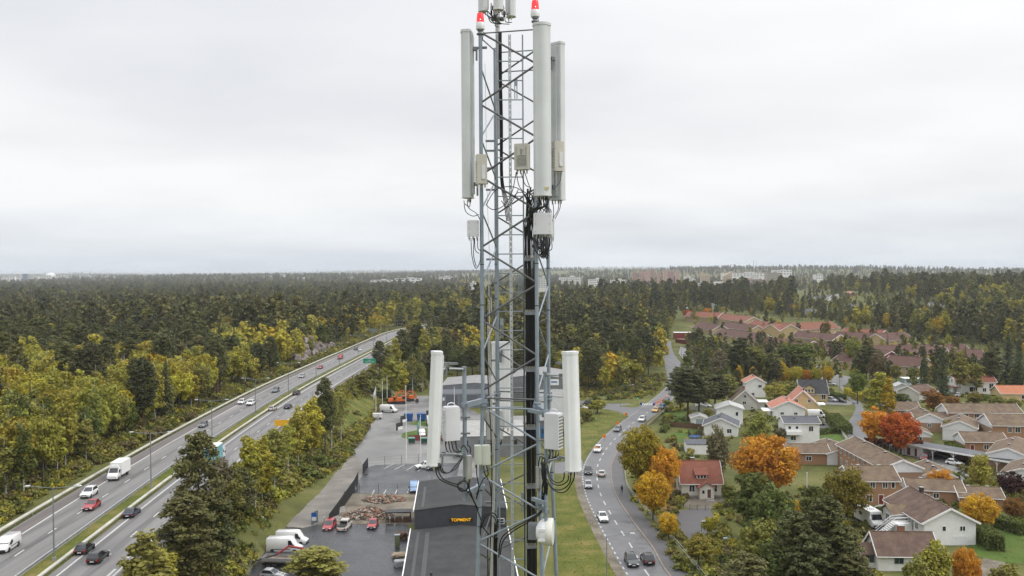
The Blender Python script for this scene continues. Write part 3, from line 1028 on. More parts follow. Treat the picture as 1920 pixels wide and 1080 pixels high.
def proj_a(P):
    d = P - np.array(CAMP)
    f_ = d @ np.array(_fw)
    return 960 + FPX * (d @ np.array(_rt)) / f_, 540 - FPX * (d @ np.array(_up)) / f_

# ---------------------------------------------------------------- where the woods stand
def inpoly(x, y, poly):
    x = np.asarray(x); y = np.asarray(y)
    c = np.zeros(x.shape, bool)
    n = len(poly)
    for i in range(n):
        x0, y0 = poly[i]; x1, y1 = poly[(i + 1) % n]
        cond = ((y0 > y) != (y1 > y))
        with np.errstate(divide='ignore', invalid='ignore'):
            xi = (x1 - x0) * (y - y0) / (y1 - y0 + 1e-12) + x0
        c ^= cond & (x < xi)
    return c

cand = []
yv = 118.0
while yv < 3300:
    sp = 5.0 + yv / 230.0 - (.9 if yv < 300 else 0)
    half = 0.60 * yv + 60
    xv = np.arange(-half, half, sp)
    jx = xv + rng.uniform(-.42, .42, len(xv)) * sp
    jy = yv + rng.uniform(-.42, .42, len(xv)) * sp
    cand.append(np.stack([jx, jy], 1))
    yv += sp
cand = np.concatenate(cand)
X, Y = cand[:, 0], cand[:, 1]
Z = T(X, Y)
PXg, PYg = proj_a(np.stack([X, Y, Z], 1))          # where the foot of each tree falls in the picture
D = X - XL(Y)
left = (D < -8) & (Y < 5000)
mid = (D > np.where(Y > 470, 29.5, 40)) & (PYg < 742) & (X < 0.19 * Y + 500)
openpx = np.zeros(len(X), bool)
OPEN = [
    [(655, 690), (655, 760), (700, 800), (830, 800), (830, 735), (770, 735), (715, 742), (700, 720)],             # yard
    [(820, 700), (820, 800), (1085, 800), (1085, 738), (1040, 725), (960, 725)],                                    # workshops
    [(1085, 748), (1180, 755), (1225, 742), (1246, 715), (1240, 690), (1243, 655), (1250, 634), (1268, 634), (1282, 654), (1320, 668), (1320, 694), (1300, 705), (1285, 712), (1280, 760), (1085, 790)],   # road
    [(1180, 745), (1195, 722), (1235, 700), (1246, 715), (1225, 742)],
    [(1262, 575), (1262, 640), (1300, 655), (1330, 640), (1335, 655), (1300, 590)],
    [(1270, 574), (1264, 700), (1300, 742), (1930, 742), (1930, 690), (1880, 655), (1580, 612), (1400, 585)],   # terraces
    [(1380, 700), (1500, 690), (1560, 692), (1620, 700), (1680, 695), (1740, 712), (1930, 715), (1930, 1300), (1180, 1300), (1180, 745), (1300, 735)],    # housing
    [(1490, 545), (1610, 548), (1700, 565), (1900, 588), (1930, 620), (1640, 616), (1490, 600)],
]
for p in OPEN:
    openpx |= inpoly(PXg, PYg, p)
wood = (left | mid) & ~openpx & (Y < 3300)
wood &= ~((D > -8) & (D < np.where(Y > 470, 29.5, 44)))
city = (PXg > 985) & (PXg < 1560) & (Y > 1150) & (Y < 3000) & (vnoise(X, Y, 130) < .62)
wood &= ~city
X, Y, Z, PXg, PYg, D = (a[wood] for a in (X, Y, Z, PXg, PYg, D))
n1_ = vnoise(X, Y, 60) * .6 + vnoise(X + 500, Y, 21) * .4
n2_ = vnoise(X + 900, Y + 300, 38)
isleft = D < 0
pdec = np.where(isleft, np.interp(Y, [120, 250, 310, 360, 700, 1500, 3000], [.93, .9, .78, .3, .3, .36, .4]), np.interp(Y, [300, 380, 520, 800, 1500], [.72, .5, .46, .44, .45]))
pdec = np.where(~isleft & (PYg > 655), .8, pdec)
pdec = np.where(isleft & (D > -26) & (Y < 620), np.maximum(pdec, .62), pdec)
pdec = np.where(isleft & (PXg > 300) & (D < -26) & (Y > 240), np.minimum(pdec, .28), pdec)
pdec = pdec + np.where(isleft & (D > -70) & (Y > 560), .5, 0)
pdec = np.clip(pdec + (n1_ - .5) * 1.1, .03, .97)
isdec = rng.random(len(X)) < pdec
isyel = isdec & (n2_ + rng.normal(size=len(X)) * .12 > np.where(isleft & (Y < 330), .26, .45))
pz, ps = proj_a(np.stack([X, Y, Z + 16], 1))
vis = (pz > -60) & (pz < 1980) & (ps < 1150)
order = np.argsort(Y)
NIND = {'pine': 250, 'dec': 190, 'yel': 190}
used = {'pine': 0, 'dec': 0, 'yel': 0}
stuff = {'con': [], 'dec': [], 'yel': []}

def zone(x, y, d, p):
    if d < 0:
        k = max(0, min(11, round((y - 125.7) / 42.5)))
        return ('at the edge of' if d > -24 else 'near the edge of' if d > -60 else 'inside' if d > -120 else 'deep in') + ' the left wood opposite the ' + ORD[k] + ' lamp'
    return 'in the wood ' + ('behind the excavators' if p < 830 else 'right behind the mast' if p < 1085 else 'left of the curved road' if p < 1270 else 'on the right-hand hill')

WORD = {'olive': 'olive', 'green': 'green', 'yolive': 'yellowish', 'lgreen': 'fresh green', 'grey': 'grey', 'brown': 'brownish', 'yellow': 'yellow', 'mapleyg': 'yellow-green', 'gold': 'golden', 'pine': 'green', 'dpine': 'dark', 'spruce': 'blackish'}

def wood_tree(kind, x, y, z, h, w, cc, zn):
    lb = ('tall ' if h > 16 else 'low ' if h < 13 else '') + WORD[cc] + {'thinbirch': ' half-bare birch', 'birch': ' birch', 'broad': ' rounded tree', 'pine': ' pine', 'spruce': ' spruce'}[kind] + ' ' + zn
    tree(kind, (x, y, z - .2), h, w, cc, lb, WORD[cc] + ' ' + TREE_WORD[kind].replace('_', ' ') + 's ' + zn)

for i in order:
    if not vis[i]:
        continue
    x, y, z, d = float(X[i]), float(Y[i]), float(Z[i]), float(D[i])
    k = 'yel' if isyel[i] else ('dec' if isdec[i] else 'pine')
    edge = (d < 0 and d > -22) or (d >= 0 and PYg[i] > 690)
    if used[k] < NIND[k] and y < 640 and (d > -130 or used[k] < NIND[k] * .9):
        used[k] += 1
        zn = zone(x, y, d, float(PXg[i]))
        U = rnd.uniform
        if k == 'pine':
            if rnd.random() < .2:
                wood_tree('spruce', x, y, z, U(15, 22), None, rnd.choice(['spruce', 'dpine']), zn)
            else:
                wood_tree('pine', x, y, z, U(14, 21), U(5.6, 8.2), rnd.choice(['pine', 'dpine', 'pine']), zn)
        elif k == 'dec':
            kd = rnd.choice(['birch', 'broad', 'broad'] if d < 0 and y < 300 else ['birch', 'birch', 'broad', 'thinbirch'])
            cc = rnd.choice(['olive', 'olive', 'green', 'yolive', 'lgreen'] + (['grey', 'brown'] if kd == 'thinbirch' else []))
            wood_tree(kd, x, y, z, U(10, 15) if kd == 'broad' else U(12, 18), U(6, 9) if kd == 'broad' else U(4.4, 6.4), cc, zn)
        else:
            kd = rnd.choice(['birch', 'broad', 'broad'])
            cc = rnd.choice(['yellow', 'yolive', 'yolive', 'mapleyg', 'yolive', 'yolive'] + (['gold'] if rnd.random() < .4 else []))
            wood_tree(kd, x, y, z, U(12, 18) if kd == 'broad' else U(13, 19), U(7, 11) if kd == 'broad' else U(5.2, 7.4), cc, zn)
    else:
        stuff['con' if k == 'pine' else k].append((x, y, z - .3))
scatter('pine_forest', 'con', stuff['con'], 'dark mass of pines and spruces stretching to the horizon', .6, 1.3)
scatter('birch_forest', 'dec', stuff['dec'], 'mass of olive green broadleaf trees among the far pines', .65, 1.3)
scatter('yellow_woodland', 'yel', stuff['yel'], 'scattered mass of yellow autumn trees in the far woods', .7, 1.3)
ug = []
for _ in range(7000):
    y = 70 + 560 * rnd.random() ** 1.4
    xl = float(XL(y))
    r_ = rnd.random()
    if r_ < .38:
        x = xl - rnd.uniform(4.5, 15)
    elif r_ < .80:
        x = xl + rnd.uniform(27.5, 44)
        if rnd.random() < .35:
            continue
    else:
        x = rnd.uniform(-40, 80); y = rnd.uniform(335, 420)
    z = float(T(x, y))
    px_, py_ = proj(x, y, z)
    if py_ > 1140 or px_ < -40 or px_ > 1960:
        continue
    if inpoly(np.array([px_]), np.array([py_]), [(440, 1120), (486, 1000), (513, 970), (572, 917), (638, 876), (664, 842), (700, 785), (714, 760), (725, 735), (830, 735), (1090, 735), (1090, 1120)])[0]:
        continue
    if inpoly(np.array([px_]), np.array([py_]), OPEN[2])[0] or inpoly(np.array([px_]), np.array([py_]), OPEN[1])[0]:
        continue
    ug.append((x, y, z - .15))
scatter('undergrowth', 'bsh', ug, 'low tangled undergrowth and weeds along the wood edges and slopes', .35, 1.25)

wd = 0
CPD = [(440, 1120), (486, 1000), (513, 970), (572, 917), (638, 876), (664, 842), (700, 785), (714, 760), (725, 735), (830, 735), (1090, 735), (1090, 1120)]
for _ in range(3400):
    y = rnd.uniform(95, 340); x = float(XL(y)) + rnd.uniform(27.5, 50)
    q = proj(x, y, float(T(x, y)))
    if inpoly(np.array([q[0]]), np.array([q[1]]), CPD)[0]:
        continue
    wd += 1
    ug.append((x, y, float(T(x, y)) - .12))
scatter('slope_weeds', 'bsh', ug[-wd:], 'tufts of weeds and tall grass on the motorway slope', .3, 1.15)
mf = []
for poly, n in (([(1490, 546), (1610, 548), (1700, 562), (1900, 586), (1930, 618), (1640, 612), (1490, 600)], 680), ([(1270, 572), (1400, 580), (1560, 594), (1900, 624), (1930, 660), (1880, 650), (1580, 610), (1400, 590), (1280, 600)], 480), ([(1285, 640), (1420, 660), (1640, 690), (1880, 695), (1900, 735), (1600, 715), (1300, 735)], 300), ([(1290, 592), (1600, 622), (1860, 668), (1860, 690), (1700, 700), (1500, 668), (1300, 628)], 140)):
    xs_ = [q[0] for q in poly]; ys_ = [q[1] for q in poly]
    k = 0
    while k < n:
        a_, b_ = rnd.uniform(min(xs_), max(xs_)), rnd.uniform(min(ys_), max(ys_))
        if inpoly(np.array([a_]), np.array([b_]), poly)[0]:
            q = G(a_, b_); mf.append((q.x, q.y, q.z - .3)); k += 1
mf = np.array(mf)
sel = rng.random(len(mf))
scatter('hill_pines', 'con', mf[sel < .45], 'low pines filling the gaps between the hillside houses', .35, .62)
scatter('hill_woodland', 'dec', mf[(sel >= .45) & (sel < .85)], 'olive trees filling the gaps between the hillside houses', .35, .62)
scatter('hill_autumn_trees', 'yel', mf[sel >= .85], 'yellow trees dotted between the hillside houses', .3, .5)

tf = []
for poly, n in (([(1040, 1085), (1042, 905), (1080, 895), (1094, 935), (1116, 990), (1138, 1040), (1160, 1085)], 1500), ([(1045, 850), (1085, 858), (1106, 838), (1130, 811), (1168, 780), (1130, 768), (1092, 790), (1050, 802)], 700), ([(1265, 860), (1380, 850), (1560, 870), (1620, 900), (1600, 960), (1340, 950)], 700), ([(1815, 990), (1930, 1010), (1930, 1060), (1820, 1030)], 300)):
    xs_ = [q[0] for q in poly]; ys_ = [q[1] for q in poly]
    for _ in range(n):
        a_, b_ = rnd.uniform(min(xs_), max(xs_)), rnd.uniform(min(ys_), max(ys_))
        if inpoly(np.array([a_]), np.array([b_]), poly)[0]:
            q = G(a_, b_); tf.append((q.x, q.y, q.z - .02))
scatter('grass_tufts', 'bsh', tf, 'tufts of longer grass on the verges and lawns', .025, .085)

yv = 3300.0
fc = []
while yv < 11000:
    sp = 12 + yv / 160.0
    half = 0.6 * yv + 100
    for x in np.arange(-half, half, sp):
        x_, y_ = x + rng.uniform(-.5, .5) * sp, yv + rng.uniform(-.5, .5) * sp
        if vnoise(x_, y_, 700) > .30:
            fc.append((x_, y_, float(T(x_, y_)) - 1))
    yv += sp * 1.1
fc = np.array(fc)
sel = rng.random(len(fc))
scatter('horizon_forest', 'con', fc[sel < .8], 'blue-green forest fading on the horizon', .8, 1.3)
scatter('horizon_woodland', 'dec', fc[sel >= .8], 'paler broadleaf woods fading on the horizon', .8, 1.3)
print('forest', used, {k: len(v) for k, v in stuff.items()}, len(ug), len(fc))

# ---------------------------------------------------------------- buildings
def tile_mat(name, c1, c2, moss=(0.10, 0.085, 0.03), band=2.6, mossy=0.35):
    m, t, b = principled(name)
    g = N(t, 'ShaderNodeTexCoord')
    nz = N(t, 'ShaderNodeTexNoise', Scale=0.7, Detail=6.0, Roughness=0.65)
    L(t, g, 'Object', nz, 'Vector')
    r_ = N(t, 'ShaderNodeValToRGB')
    r_.color_ramp.elements[0].position = 0.3; r_.color_ramp.elements[0].color = (*c1, 1)
    r_.color_ramp.elements[1].position = 0.7; r_.color_ramp.elements[1].color = (*c2, 1)
    L(t, nz, 'Fac', r_, 0)
    n2 = N(t, 'ShaderNodeTexNoise', Scale=0.35, Detail=7.0, Roughness=0.7)
    L(t, g, 'Object', n2, 'Vector')
    mr = N(t, 'ShaderNodeMapRange'); mr.inputs[1].default_value = 0.5; mr.inputs[2].default_value = 0.68; mr.inputs[4].default_value = mossy
    L(t, n2, 'Fac', mr, 0)
    mx_ = N(t, 'ShaderNodeMix', data_type='RGBA'); mx_.inputs[7].default_value = (*moss, 1)
    L(t, mr, 0, mx_, 0); L(t, r_, 0, mx_, 6)
    wv = N(t, 'ShaderNodeTexWave', Scale=band, Distortion=0.4); wv.bands_direction = 'X'
    wv2 = N(t, 'ShaderNodeTexWave', Scale=band * 0.9, Distortion=0.3); wv2.bands_direction = 'Y'
    L(t, g, 'Object', wv, 'Vector'); L(t, g, 'Object', wv2, 'Vector')
    ad = N(t, 'ShaderNodeMath', operation='ADD'); L(t, wv, 'Fac', ad, 0); L(t, wv2, 'Fac', ad, 1)
    m4 = N(t, 'ShaderNodeMapRange'); m4.inputs[2].default_value = 2.0; m4.inputs[3].default_value = 0.72; m4.inputs[4].default_value = 1.22
    L(t, ad, 0, m4, 0)
    vs = N(t, 'ShaderNodeVectorMath', operation='SCALE')
    L(t, mx_, 2, vs, 0); L(t, m4, 0, vs, 'Scale'); L(t, vs, 0, b, 'Base Color')
    bp = N(t, 'ShaderNodeBump', Strength=0.5, Distance=0.06)
    L(t, ad, 0, bp, 'Height'); L(t, bp, 0, b, 'Normal')
    b.inputs['Roughness'].default_value = 0.8
    MATS[name] = m
    return m

def brick_mat(name, c1, c2, mortar):
    m, t, b = principled(name)
    g = N(t, 'ShaderNodeTexCoord')
    bt = N(t, 'ShaderNodeTexBrick', Scale=3.0)
    bt.inputs['Color1'].default_value = (*c1, 1); bt.inputs['Color2'].default_value = (*c2, 1); bt.inputs['Mortar'].default_value = (*mortar, 1)
    mp_ = N(t, 'ShaderNodeMapping'); mp_.inputs['Rotation'].default_value = (R(90), 0, 0)
    L(t, g, 'Object', mp_, 'Vector'); L(t, mp_, 0, bt, 'Vector')
    L(t, bt, 'Color', b, 'Base Color')
    b.inputs['Roughness'].default_value = 0.85
    MATS[name] = m
    return m

RF_brown = tile_mat('brown_roof_tiles', (0.085, 0.055, 0.038), (0.21, 0.145, 0.092), (.15, .125, .05), mossy=.55)
RF_brown2 = tile_mat('dark_brown_roof_tiles', (0.075, 0.045, 0.034), (0.17, 0.105, 0.075), (.13, .11, .06), mossy=.35)
RF_red = tile_mat('red_roof_tiles', (0.17, 0.055, 0.035), (0.26, 0.09, 0.055), mossy=.25)
RF_salmon = tile_mat('salmon_roof_tiles', (0.40, 0.15, 0.10), (0.50, 0.21, 0.14), mossy=.08)
RF_orange = tile_mat('orange_roof_tiles', (0.38, 0.13, 0.065), (0.46, 0.18, 0.09), mossy=.08)
RF_terr = tile_mat('terrace_roof_tiles', (0.15, 0.05, 0.027), (0.24, 0.08, 0.043), mossy=.2)
RF_terr2 = tile_mat('dark_terrace_roof_tiles', (0.07, 0.03, 0.021), (0.115, 0.045, 0.032), mossy=.25)
RF_black = tile_mat('black_roof_tiles', (0.022, 0.022, 0.025), (0.042, 0.042, 0.046), mossy=.0)
RF_slate = tile_mat('slate_roof', (0.075, 0.08, 0.095), (0.11, 0.115, 0.13), mossy=.0)
RF_lgrey = mat('light_grey_roof', (0.38, 0.385, 0.37), 0.7, var=.12, scale=.6)
M_felt = ground_mat('roof_felt', [(0.036, 0.038, 0.039), (0.05, 0.051, 0.052), (0.065, 0.065, 0.064)], .25, fine=5.0, bump=.15, rough=.8)
M_felt2 = mat('old_roof_felt', (0.085, 0.092, 0.10), .6, var=.3, scale=.5)
M_wwhite = mat('white_render', (0.72, 0.72, 0.70), .7, var=.07, scale=.9, bump=.1)
M_wcream = mat('cream_render', (0.62, 0.585, 0.50), .75, var=.08, scale=.9)
M_wgrey = mat('pale_grey_render', (0.48, 0.47, 0.43), .75, var=.1, scale=.9)
M_wyellow = mat('yellow_render', (0.56, 0.43, 0.22), .75, var=.1, scale=.9)
M_wyellow2 = mat('ochre_terrace_wall', (0.42, 0.315, 0.165), .8, var=.12, scale=.9)
M_wpanel = mat('white_panel', (0.66, 0.67, 0.68), .6, var=.06, scale=1.2)
M_brick = brick_mat('orange_brick', (0.30, 0.145, 0.075), (0.36, 0.19, 0.10), (0.30, 0.22, 0.15))
M_brickr = brick_mat('red_brick', (0.22, 0.085, 0.05), (0.27, 0.11, 0.065), (0.24, 0.16, 0.12))
M_trim = mat('white_trim', (0.78, 0.78, 0.77), .5, var=.05, scale=2)
M_glass = mat('window_glass', (0.022, 0.026, 0.030), .08, var=0, spec=.6)
M_reddoor = mat('dark_red_paint', (0.16, 0.022, 0.022), .5, var=.15, scale=3)
M_redwall = mat('barn_red_boards', (0.20, 0.035, 0.026), .75, var=.2, scale=2)
M_brownwood = mat('brown_wood', (0.11, 0.055, 0.03), .75, var=.25, scale=2)
M_dark = mat('dark_metal', (0.03, 0.031, 0.034), .5, var=.15, scale=2)
M_darkwall = mat('anthracite_cladding', (0.042, 0.044, 0.050), .5, var=.15, scale=.8)
M_greywall = mat('grey_cladding', (0.135, 0.145, 0.165), .5, var=.12, scale=.7)
M_greywall2 = mat('mid_grey_render', (0.17, 0.175, 0.18), .7, var=.12, scale=.7)
M_concrete = mat('concrete', (0.30, 0.285, 0.26), .85, var=.2, scale=.8)
M_blueclad = mat('blue_cladding', (0.012, 0.13, 0.34), .45, var=.12, scale=1)

_wcache = {}

def window(parent, side, u, z, w, h, hl, hw_, frame=None, kind='window', pane=None, depth=0.08):
    frame = frame or M_trim
    key = (kind, round(w, 2), round(h, 2), frame.name, (pane or M_glass).name, depth)
    if key not in _wcache:
        f = MB()
        t = min(.09, w * .12)
        for c, d in (((0, 0, h / 2 - t / 2), (w, depth, t)), ((0, 0, -h / 2 + t / 2), (w, depth, t)), ((-w / 2 + t / 2, 0, 0), (t, depth, h - 2 * t)), ((w / 2 - t / 2, 0, 0), (t, depth, h - 2 * t))):
            f.box(c, d)
        if w > .9 and kind == 'window':
            f.box((0, 0.005, 0), (t * .8, depth, h - 2 * t))
        p = MB().box((0, .015, 0), (w - 2 * t + .01, depth - .04, h - 2 * t + .01))
        _wcache[key] = (f.mesh(kind, [frame]), p.mesh('pane', [pane or M_glass]))
    fm, pm2 = _wcache[key]
    pos = {'f': ((u, -hw_ - depth / 2 + .02, z), 0), 'b': ((u, hw_ + depth / 2 - .02, z), math.pi), 'l': ((-hl - depth / 2 + .02, -u, z), -math.pi / 2), 'r': ((hl + depth / 2 - .02, u, z), math.pi / 2)}[side]
    o = put(kind, fm, parent, pos[0], pos[1])
    put('pane', pm2, o)
    return o

def slab_roof(L_, W_, hw_, pitch, ov=.45, th=.16, ogab=.35, asym=0.0):
    mb = MB()
    a = W_ / 2 + ov
    rise = (W_ / 2) * math.tan(pitch)
    drop = ov * math.tan(pitch)
    x = L_ / 2 + ogab
    zt = hw_ + rise + th
    for s in (-1, 1):
        P = [(-x, 0, zt), (x, 0, zt), (x, s * a, hw_ - drop + th), (-x, s * a, hw_ - drop + th), (-x, 0, zt - th), (x, 0, zt - th), (x, s * a, hw_ - drop), (-x, s * a, hw_ - drop)]
        F_ = [(0, 3, 2, 1), (4, 5, 6, 7), (3, 7, 6, 2), (0, 4, 7, 3), (1, 2, 6, 5)]
        if s > 0:
            F_ = [tuple(reversed(f)) for f in F_]
        mb.add(P, F_)
    mb.bar((-x, 0, zt), (x, 0, zt), .11, 6)
    return mb, rise

def house(name, label, loc, rz, L_, W_, hw_, pitch, wall, roof, wins=(), doors=(), chims=(), trim=None, cat='house', group=None, ov=.45, ogab=.4, plinth=True, skylights=(), pane=None):
    h = thing(name, label, cat, loc, rz, group)
    trim = trim or M_trim
    rise = (W_ / 2) * math.tan(pitch)
    pr = [(-W_ / 2, -.5), (W_ / 2, -.5), (W_ / 2, hw_), (0, hw_ + rise), (-W_ / 2, hw_)]
    MB().prism(pr, -L_ / 2, L_ / 2, 'x').build('wall', wall, h)
    rb, rise = slab_roof(L_, W_, hw_, pitch, ov, .16, ogab)
    ro = rb.build('roof', roof, h)
    sl = math.atan2(rise, W_ / 2)
    a = W_ / 2 + ov
    for sx in (-1, 1):
        for sy in (-1, 1):
            p0 = Vector((sx * (L_ / 2 + ogab + .03), 0, hw_ + rise + .06)); p1 = Vector((sx * (L_ / 2 + ogab + .03), sy * a, hw_ - ov * math.tan(pitch) + .06))
            d = p1 - p0
            M_ = Matrix.Rotation(math.atan2(d.z, d.y * 1.0) if sy > 0 else -math.atan2(d.z, -d.y), 3, 'X')
            MB().box(tuple((p0 + p1) / 2), (.07, d.length, .34), M=M_).build('barge_board', trim, h)
    for sy in (-1, 1):
        MB().bar((-L_ / 2 - ogab, sy * (a + .04), hw_ - ov * math.tan(pitch) + .04), (L_ / 2 + ogab, sy * (a + .04), hw_ - ov * math.tan(pitch) + .04), .07, 5).build('gutter', trim, h)
    for w_ in wins:
        window(h, w_[0], w_[1], w_[2], w_[3], w_[4], L_ / 2, W_ / 2, w_[5] if len(w_) > 5 else None, pane=pane)
    for d_ in doors:
        window(h, d_[0], d_[1], d_[3] / 2 + .1, d_[2], d_[3], L_ / 2, W_ / 2, d_[4] if len(d_) > 4 else None, kind='door', pane=d_[5] if len(d_) > 5 else M_reddoor)
    for (cx, cy_, cw, ch, m_) in chims:
        zb = hw_ + rise * (1 - abs(cy_) / (W_ / 2))
        MB().box((cx, cy_, zb + ch / 2 - .2), (cw, cw * .8, ch + .4)).build('chimney', m_, ro)
        MB().box((cx, cy_, zb + ch + .04), (cw * 1.15, cw, .08)).build('chimney_cap', M_galv, ro)
    for (cx, s_, t_) in skylights:
        zb = hw_ + rise * (1 - t_) + .2
        M_ = Matrix.Rotation(-s_ * -1 * math.atan2(rise, W_ / 2) * -1 if False else (math.atan2(rise, W_ / 2) if s_ < 0 else -math.atan2(rise, W_ / 2)), 3, 'X')
        MB().box((cx, s_ * t_ * W_ / 2, zb), (.8, 1.1, .12), M=M_).build('skylight', M_glass, ro)
    return h

def row(side, L_, z, w, h, n, off=0.0, m=None):
    st = L_ / n
    return [(side, -L_ / 2 + st * (i + .5) + off, z, w, h) + ((m,) if m else ()) for i in range(n)]

def gp(x, y):
    p = G(x, y)
    return (p.x, p.y, p.z)

p = G(1316, 933)
cot = house('cottage', 'white cottage with red tiled roof, dormer and porch among the maples', (p.x, p.y + 3.6, 0), R(-1), 8.3, 7.0, 3.3, R(46), M_wcream, RF_red,
            wins=[('f', -2.0, 1.9, 1.25, 1.5), ('f', 2.75, 1.9, 1.25, 1.5), ('l', 0, 1.9, 1.2, 1.4), ('l', 0, 4.8, 1, 1.1), ('r', 0, 4.8, 1, 1.1)], chims=[(-1.2, .4, .8, 1.1, M_brickr)])
MB().box((0, 0, .2), (8.36, 7.06, .5)).build('plinth', M_concrete, cot)
pr_ = [(-1.5, 0), (1.5, 0), (1.5, 2.5), (0, 3.5), (-1.5, 2.5)]
pc = MB().prism(pr_, -5.3, -3.4, 'y').build('porch', M_wcream, cot, loc=(.8, 0, 0))
pf = MB()
for s in (-1, 1):
    pf.add([(0, -5.7, 3.75), (0, -3.3, 3.75), (s * 1.95, -3.3, 2.42), (s * 1.95, -5.7, 2.42), (0, -5.7, 3.6), (0, -3.3, 3.6), (s * 1.95, -3.3, 2.27), (s * 1.95, -5.7, 2.27)], [(0, 1, 2, 3), (7, 6, 5, 4), (0, 3, 7, 4), (3, 2, 6, 7)])
pf.build('porch_roof', RF_red, pc)
window(pc, 'f', .45, 1.25, .95, 2.0, 0, 5.32, M_trim, 'door', M_brownwood)
window(pc, 'f', -.75, 1.6, .7, .9, 0, 5.32)
MB().box((1.25, -5.8, .15), (1.5, 1.0, .3)).build('doorstep', M_concrete, cot)
MB().box((1.25, -6.2, .07), (1.7, 1.6, .15)).build('doorstep', M_concrete, cot)
dm = MB().prism([(-1.1, 0), (1.1, 0), (1.1, 1.0), (-1.1, 1.0)], 0, 2.2, 'y').build('dormer', M_wcream, cot, loc=(0.15, -3.0, 3.75))
MB().add([(-1.5, -.35, 1.0), (1.5, -.35, 1.0), (1.5, 3.1, 2.75), (-1.5, 3.1, 2.75), (-1.5, -.35, .86), (1.5, -.35, .86), (1.5, 3.1, 2.61), (-1.5, 3.1, 2.61)], [(0, 1, 2, 3), (7, 6, 5, 4), (0, 4, 5, 1), (1, 5, 6, 2), (0, 3, 7, 4)]).build('dormer_roof', RF_red, dm)
for u in (-.65, 0, .65):
    window(dm, 'f', u, .52, .6, .75, 0, .0)

hx, hy = 75.6, 164.0
wh = house('villa', 'large white brick house with brown tiled roof and wide gable above the front cottage roof', (hx, hy, 0), R(90), 15.5, 9.0, 4.1, R(27), M_wwhite, RF_brown2,
           wins=[('l', -1.0, 2.9, .75, .95), ('l', 2.2, 2.9, 1.05, .95), ('b', -5.0, 2.6, 1.2, 1.2), ('b', -1.0, 2.6, 1.2, 1.2)], chims=[(3.4, -.1, .7, 1.1, M_dark), (-1.2, -1.0, .35, .5, M_dark), (1.0, -.5, .3, .4, M_dark)], ov=.6, ogab=.5)
window(wh, 'l', 1.8, .75, 2.6, 1.7, 7.75, 4.5, M_trim, 'garage_door', M_wpanel)
wing = MB().prism([(-2.0, -.5), (2.0, -.5), (2.0, 3.6), (0, 4.6), (-2.0, 3.6)], 4.4, 7.0, 'y').build('wing', M_wwhite, wh, loc=(1.4, 0, 0))
wf = MB()
for s in (-1, 1):
    wf.add([(0, 7.4, 4.85), (0, 1.6, 4.85), (s * 2.5, 3.4, 3.6), (s * 2.5, 7.4, 3.6), (0, 7.4, 4.7), (0, 1.6, 4.7), (s * 2.5, 3.4, 3.45), (s * 2.5, 7.4, 3.45)], [(0, 1, 2, 3), (7, 6, 5, 4), (0, 3, 7, 4), (3, 2, 6, 7)])
wf.build('wing_roof', RF_brown, wing)
window(wing, 'b', 0, 2.6, 1.6, 1.2, 0, 7.0)
for u in (-3.4, -2.2):
    window(wh, 'b', u, 2.4, 1.0, 1.9, 7.75, 4.52)
st = MB()
for k in range(9):
    st.box((-2.2, 7.6 + k * .32, 2.3 - k * .26), (2.0, .34, .12))
st.build('stair', M_trim, wh)
for xx in (-3.15, -1.25):
    MB().tube([(xx, 5.0, 3.6), (xx, 7.4, 3.5), (xx, 10.3, 1.2)], .06, 5).build('handrail', M_trim, wh)
    MB().tube([(xx, 5.0, 3.1), (xx, 7.4, 3.0), (xx, 10.3, .7)], .05, 5).build('handrail', M_trim, wh)
MB().box((-2.2, 6.0, 1.2), (2.4, 2.8, 2.6)).build('terrace_block', M_wwhite, wh)
MB().tube([(6.0, 5.2, 3.4), (6.0, 7.2, 3.3), (6.0, 10.6, .9)], .07, 5).build('handrail', M_trim, wh)

p = G(1703, 1070)
fh = house('cottage', 'low white house with brown tiled roof and brick chimney behind the yellow birch', (p.x, p.y + 2.8, 0), R(-3), 9.2, 6.2, 2.7, R(40), M_wwhite, RF_brown2,
           wins=[('f', -1.4, 1.9, 1.5, 1.5, mat('teal_frame', (.16, .27, .28), .6)), ('f', 2.4, 1.9, 1.5, 1.5), ('l', 0, 3.6, .8, .9)], chims=[(.1, .3, 1.0, 1.3, M_brickr)])
an = MB().prism([(-1.6, -.5), (1.6, -.5), (1.6, 2.3), (0, 3.4), (-1.6, 2.3)], -6.6, -4.4, 'x').build('annex', M_wwhite, fh)
af = MB()
for s in (-1, 1):
    af.add([(-6.9, 0, 3.65), (-4.7, 0, 3.65), (-4.7, s * 2.0, 2.25), (-6.9, s * 2.0, 2.25), (-6.9, 0, 3.5), (-4.7, 0, 3.5), (-4.7, s * 2.0, 2.1), (-6.9, s * 2.0, 2.1)], [(0, 1, 2, 3), (7, 6, 5, 4), (0, 3, 7, 4), (3, 2, 6, 7)])
af.build('annex_roof', RF_brown2, an)
window(an, 'f', -5.5, 1.5, 1.5, 1.3, 0, 1.62, mat('teal_frame', (.16, .27, .28), .6))
window(an, 'l', 0, 1.5, 1.2, 1.3, 6.6, 0)

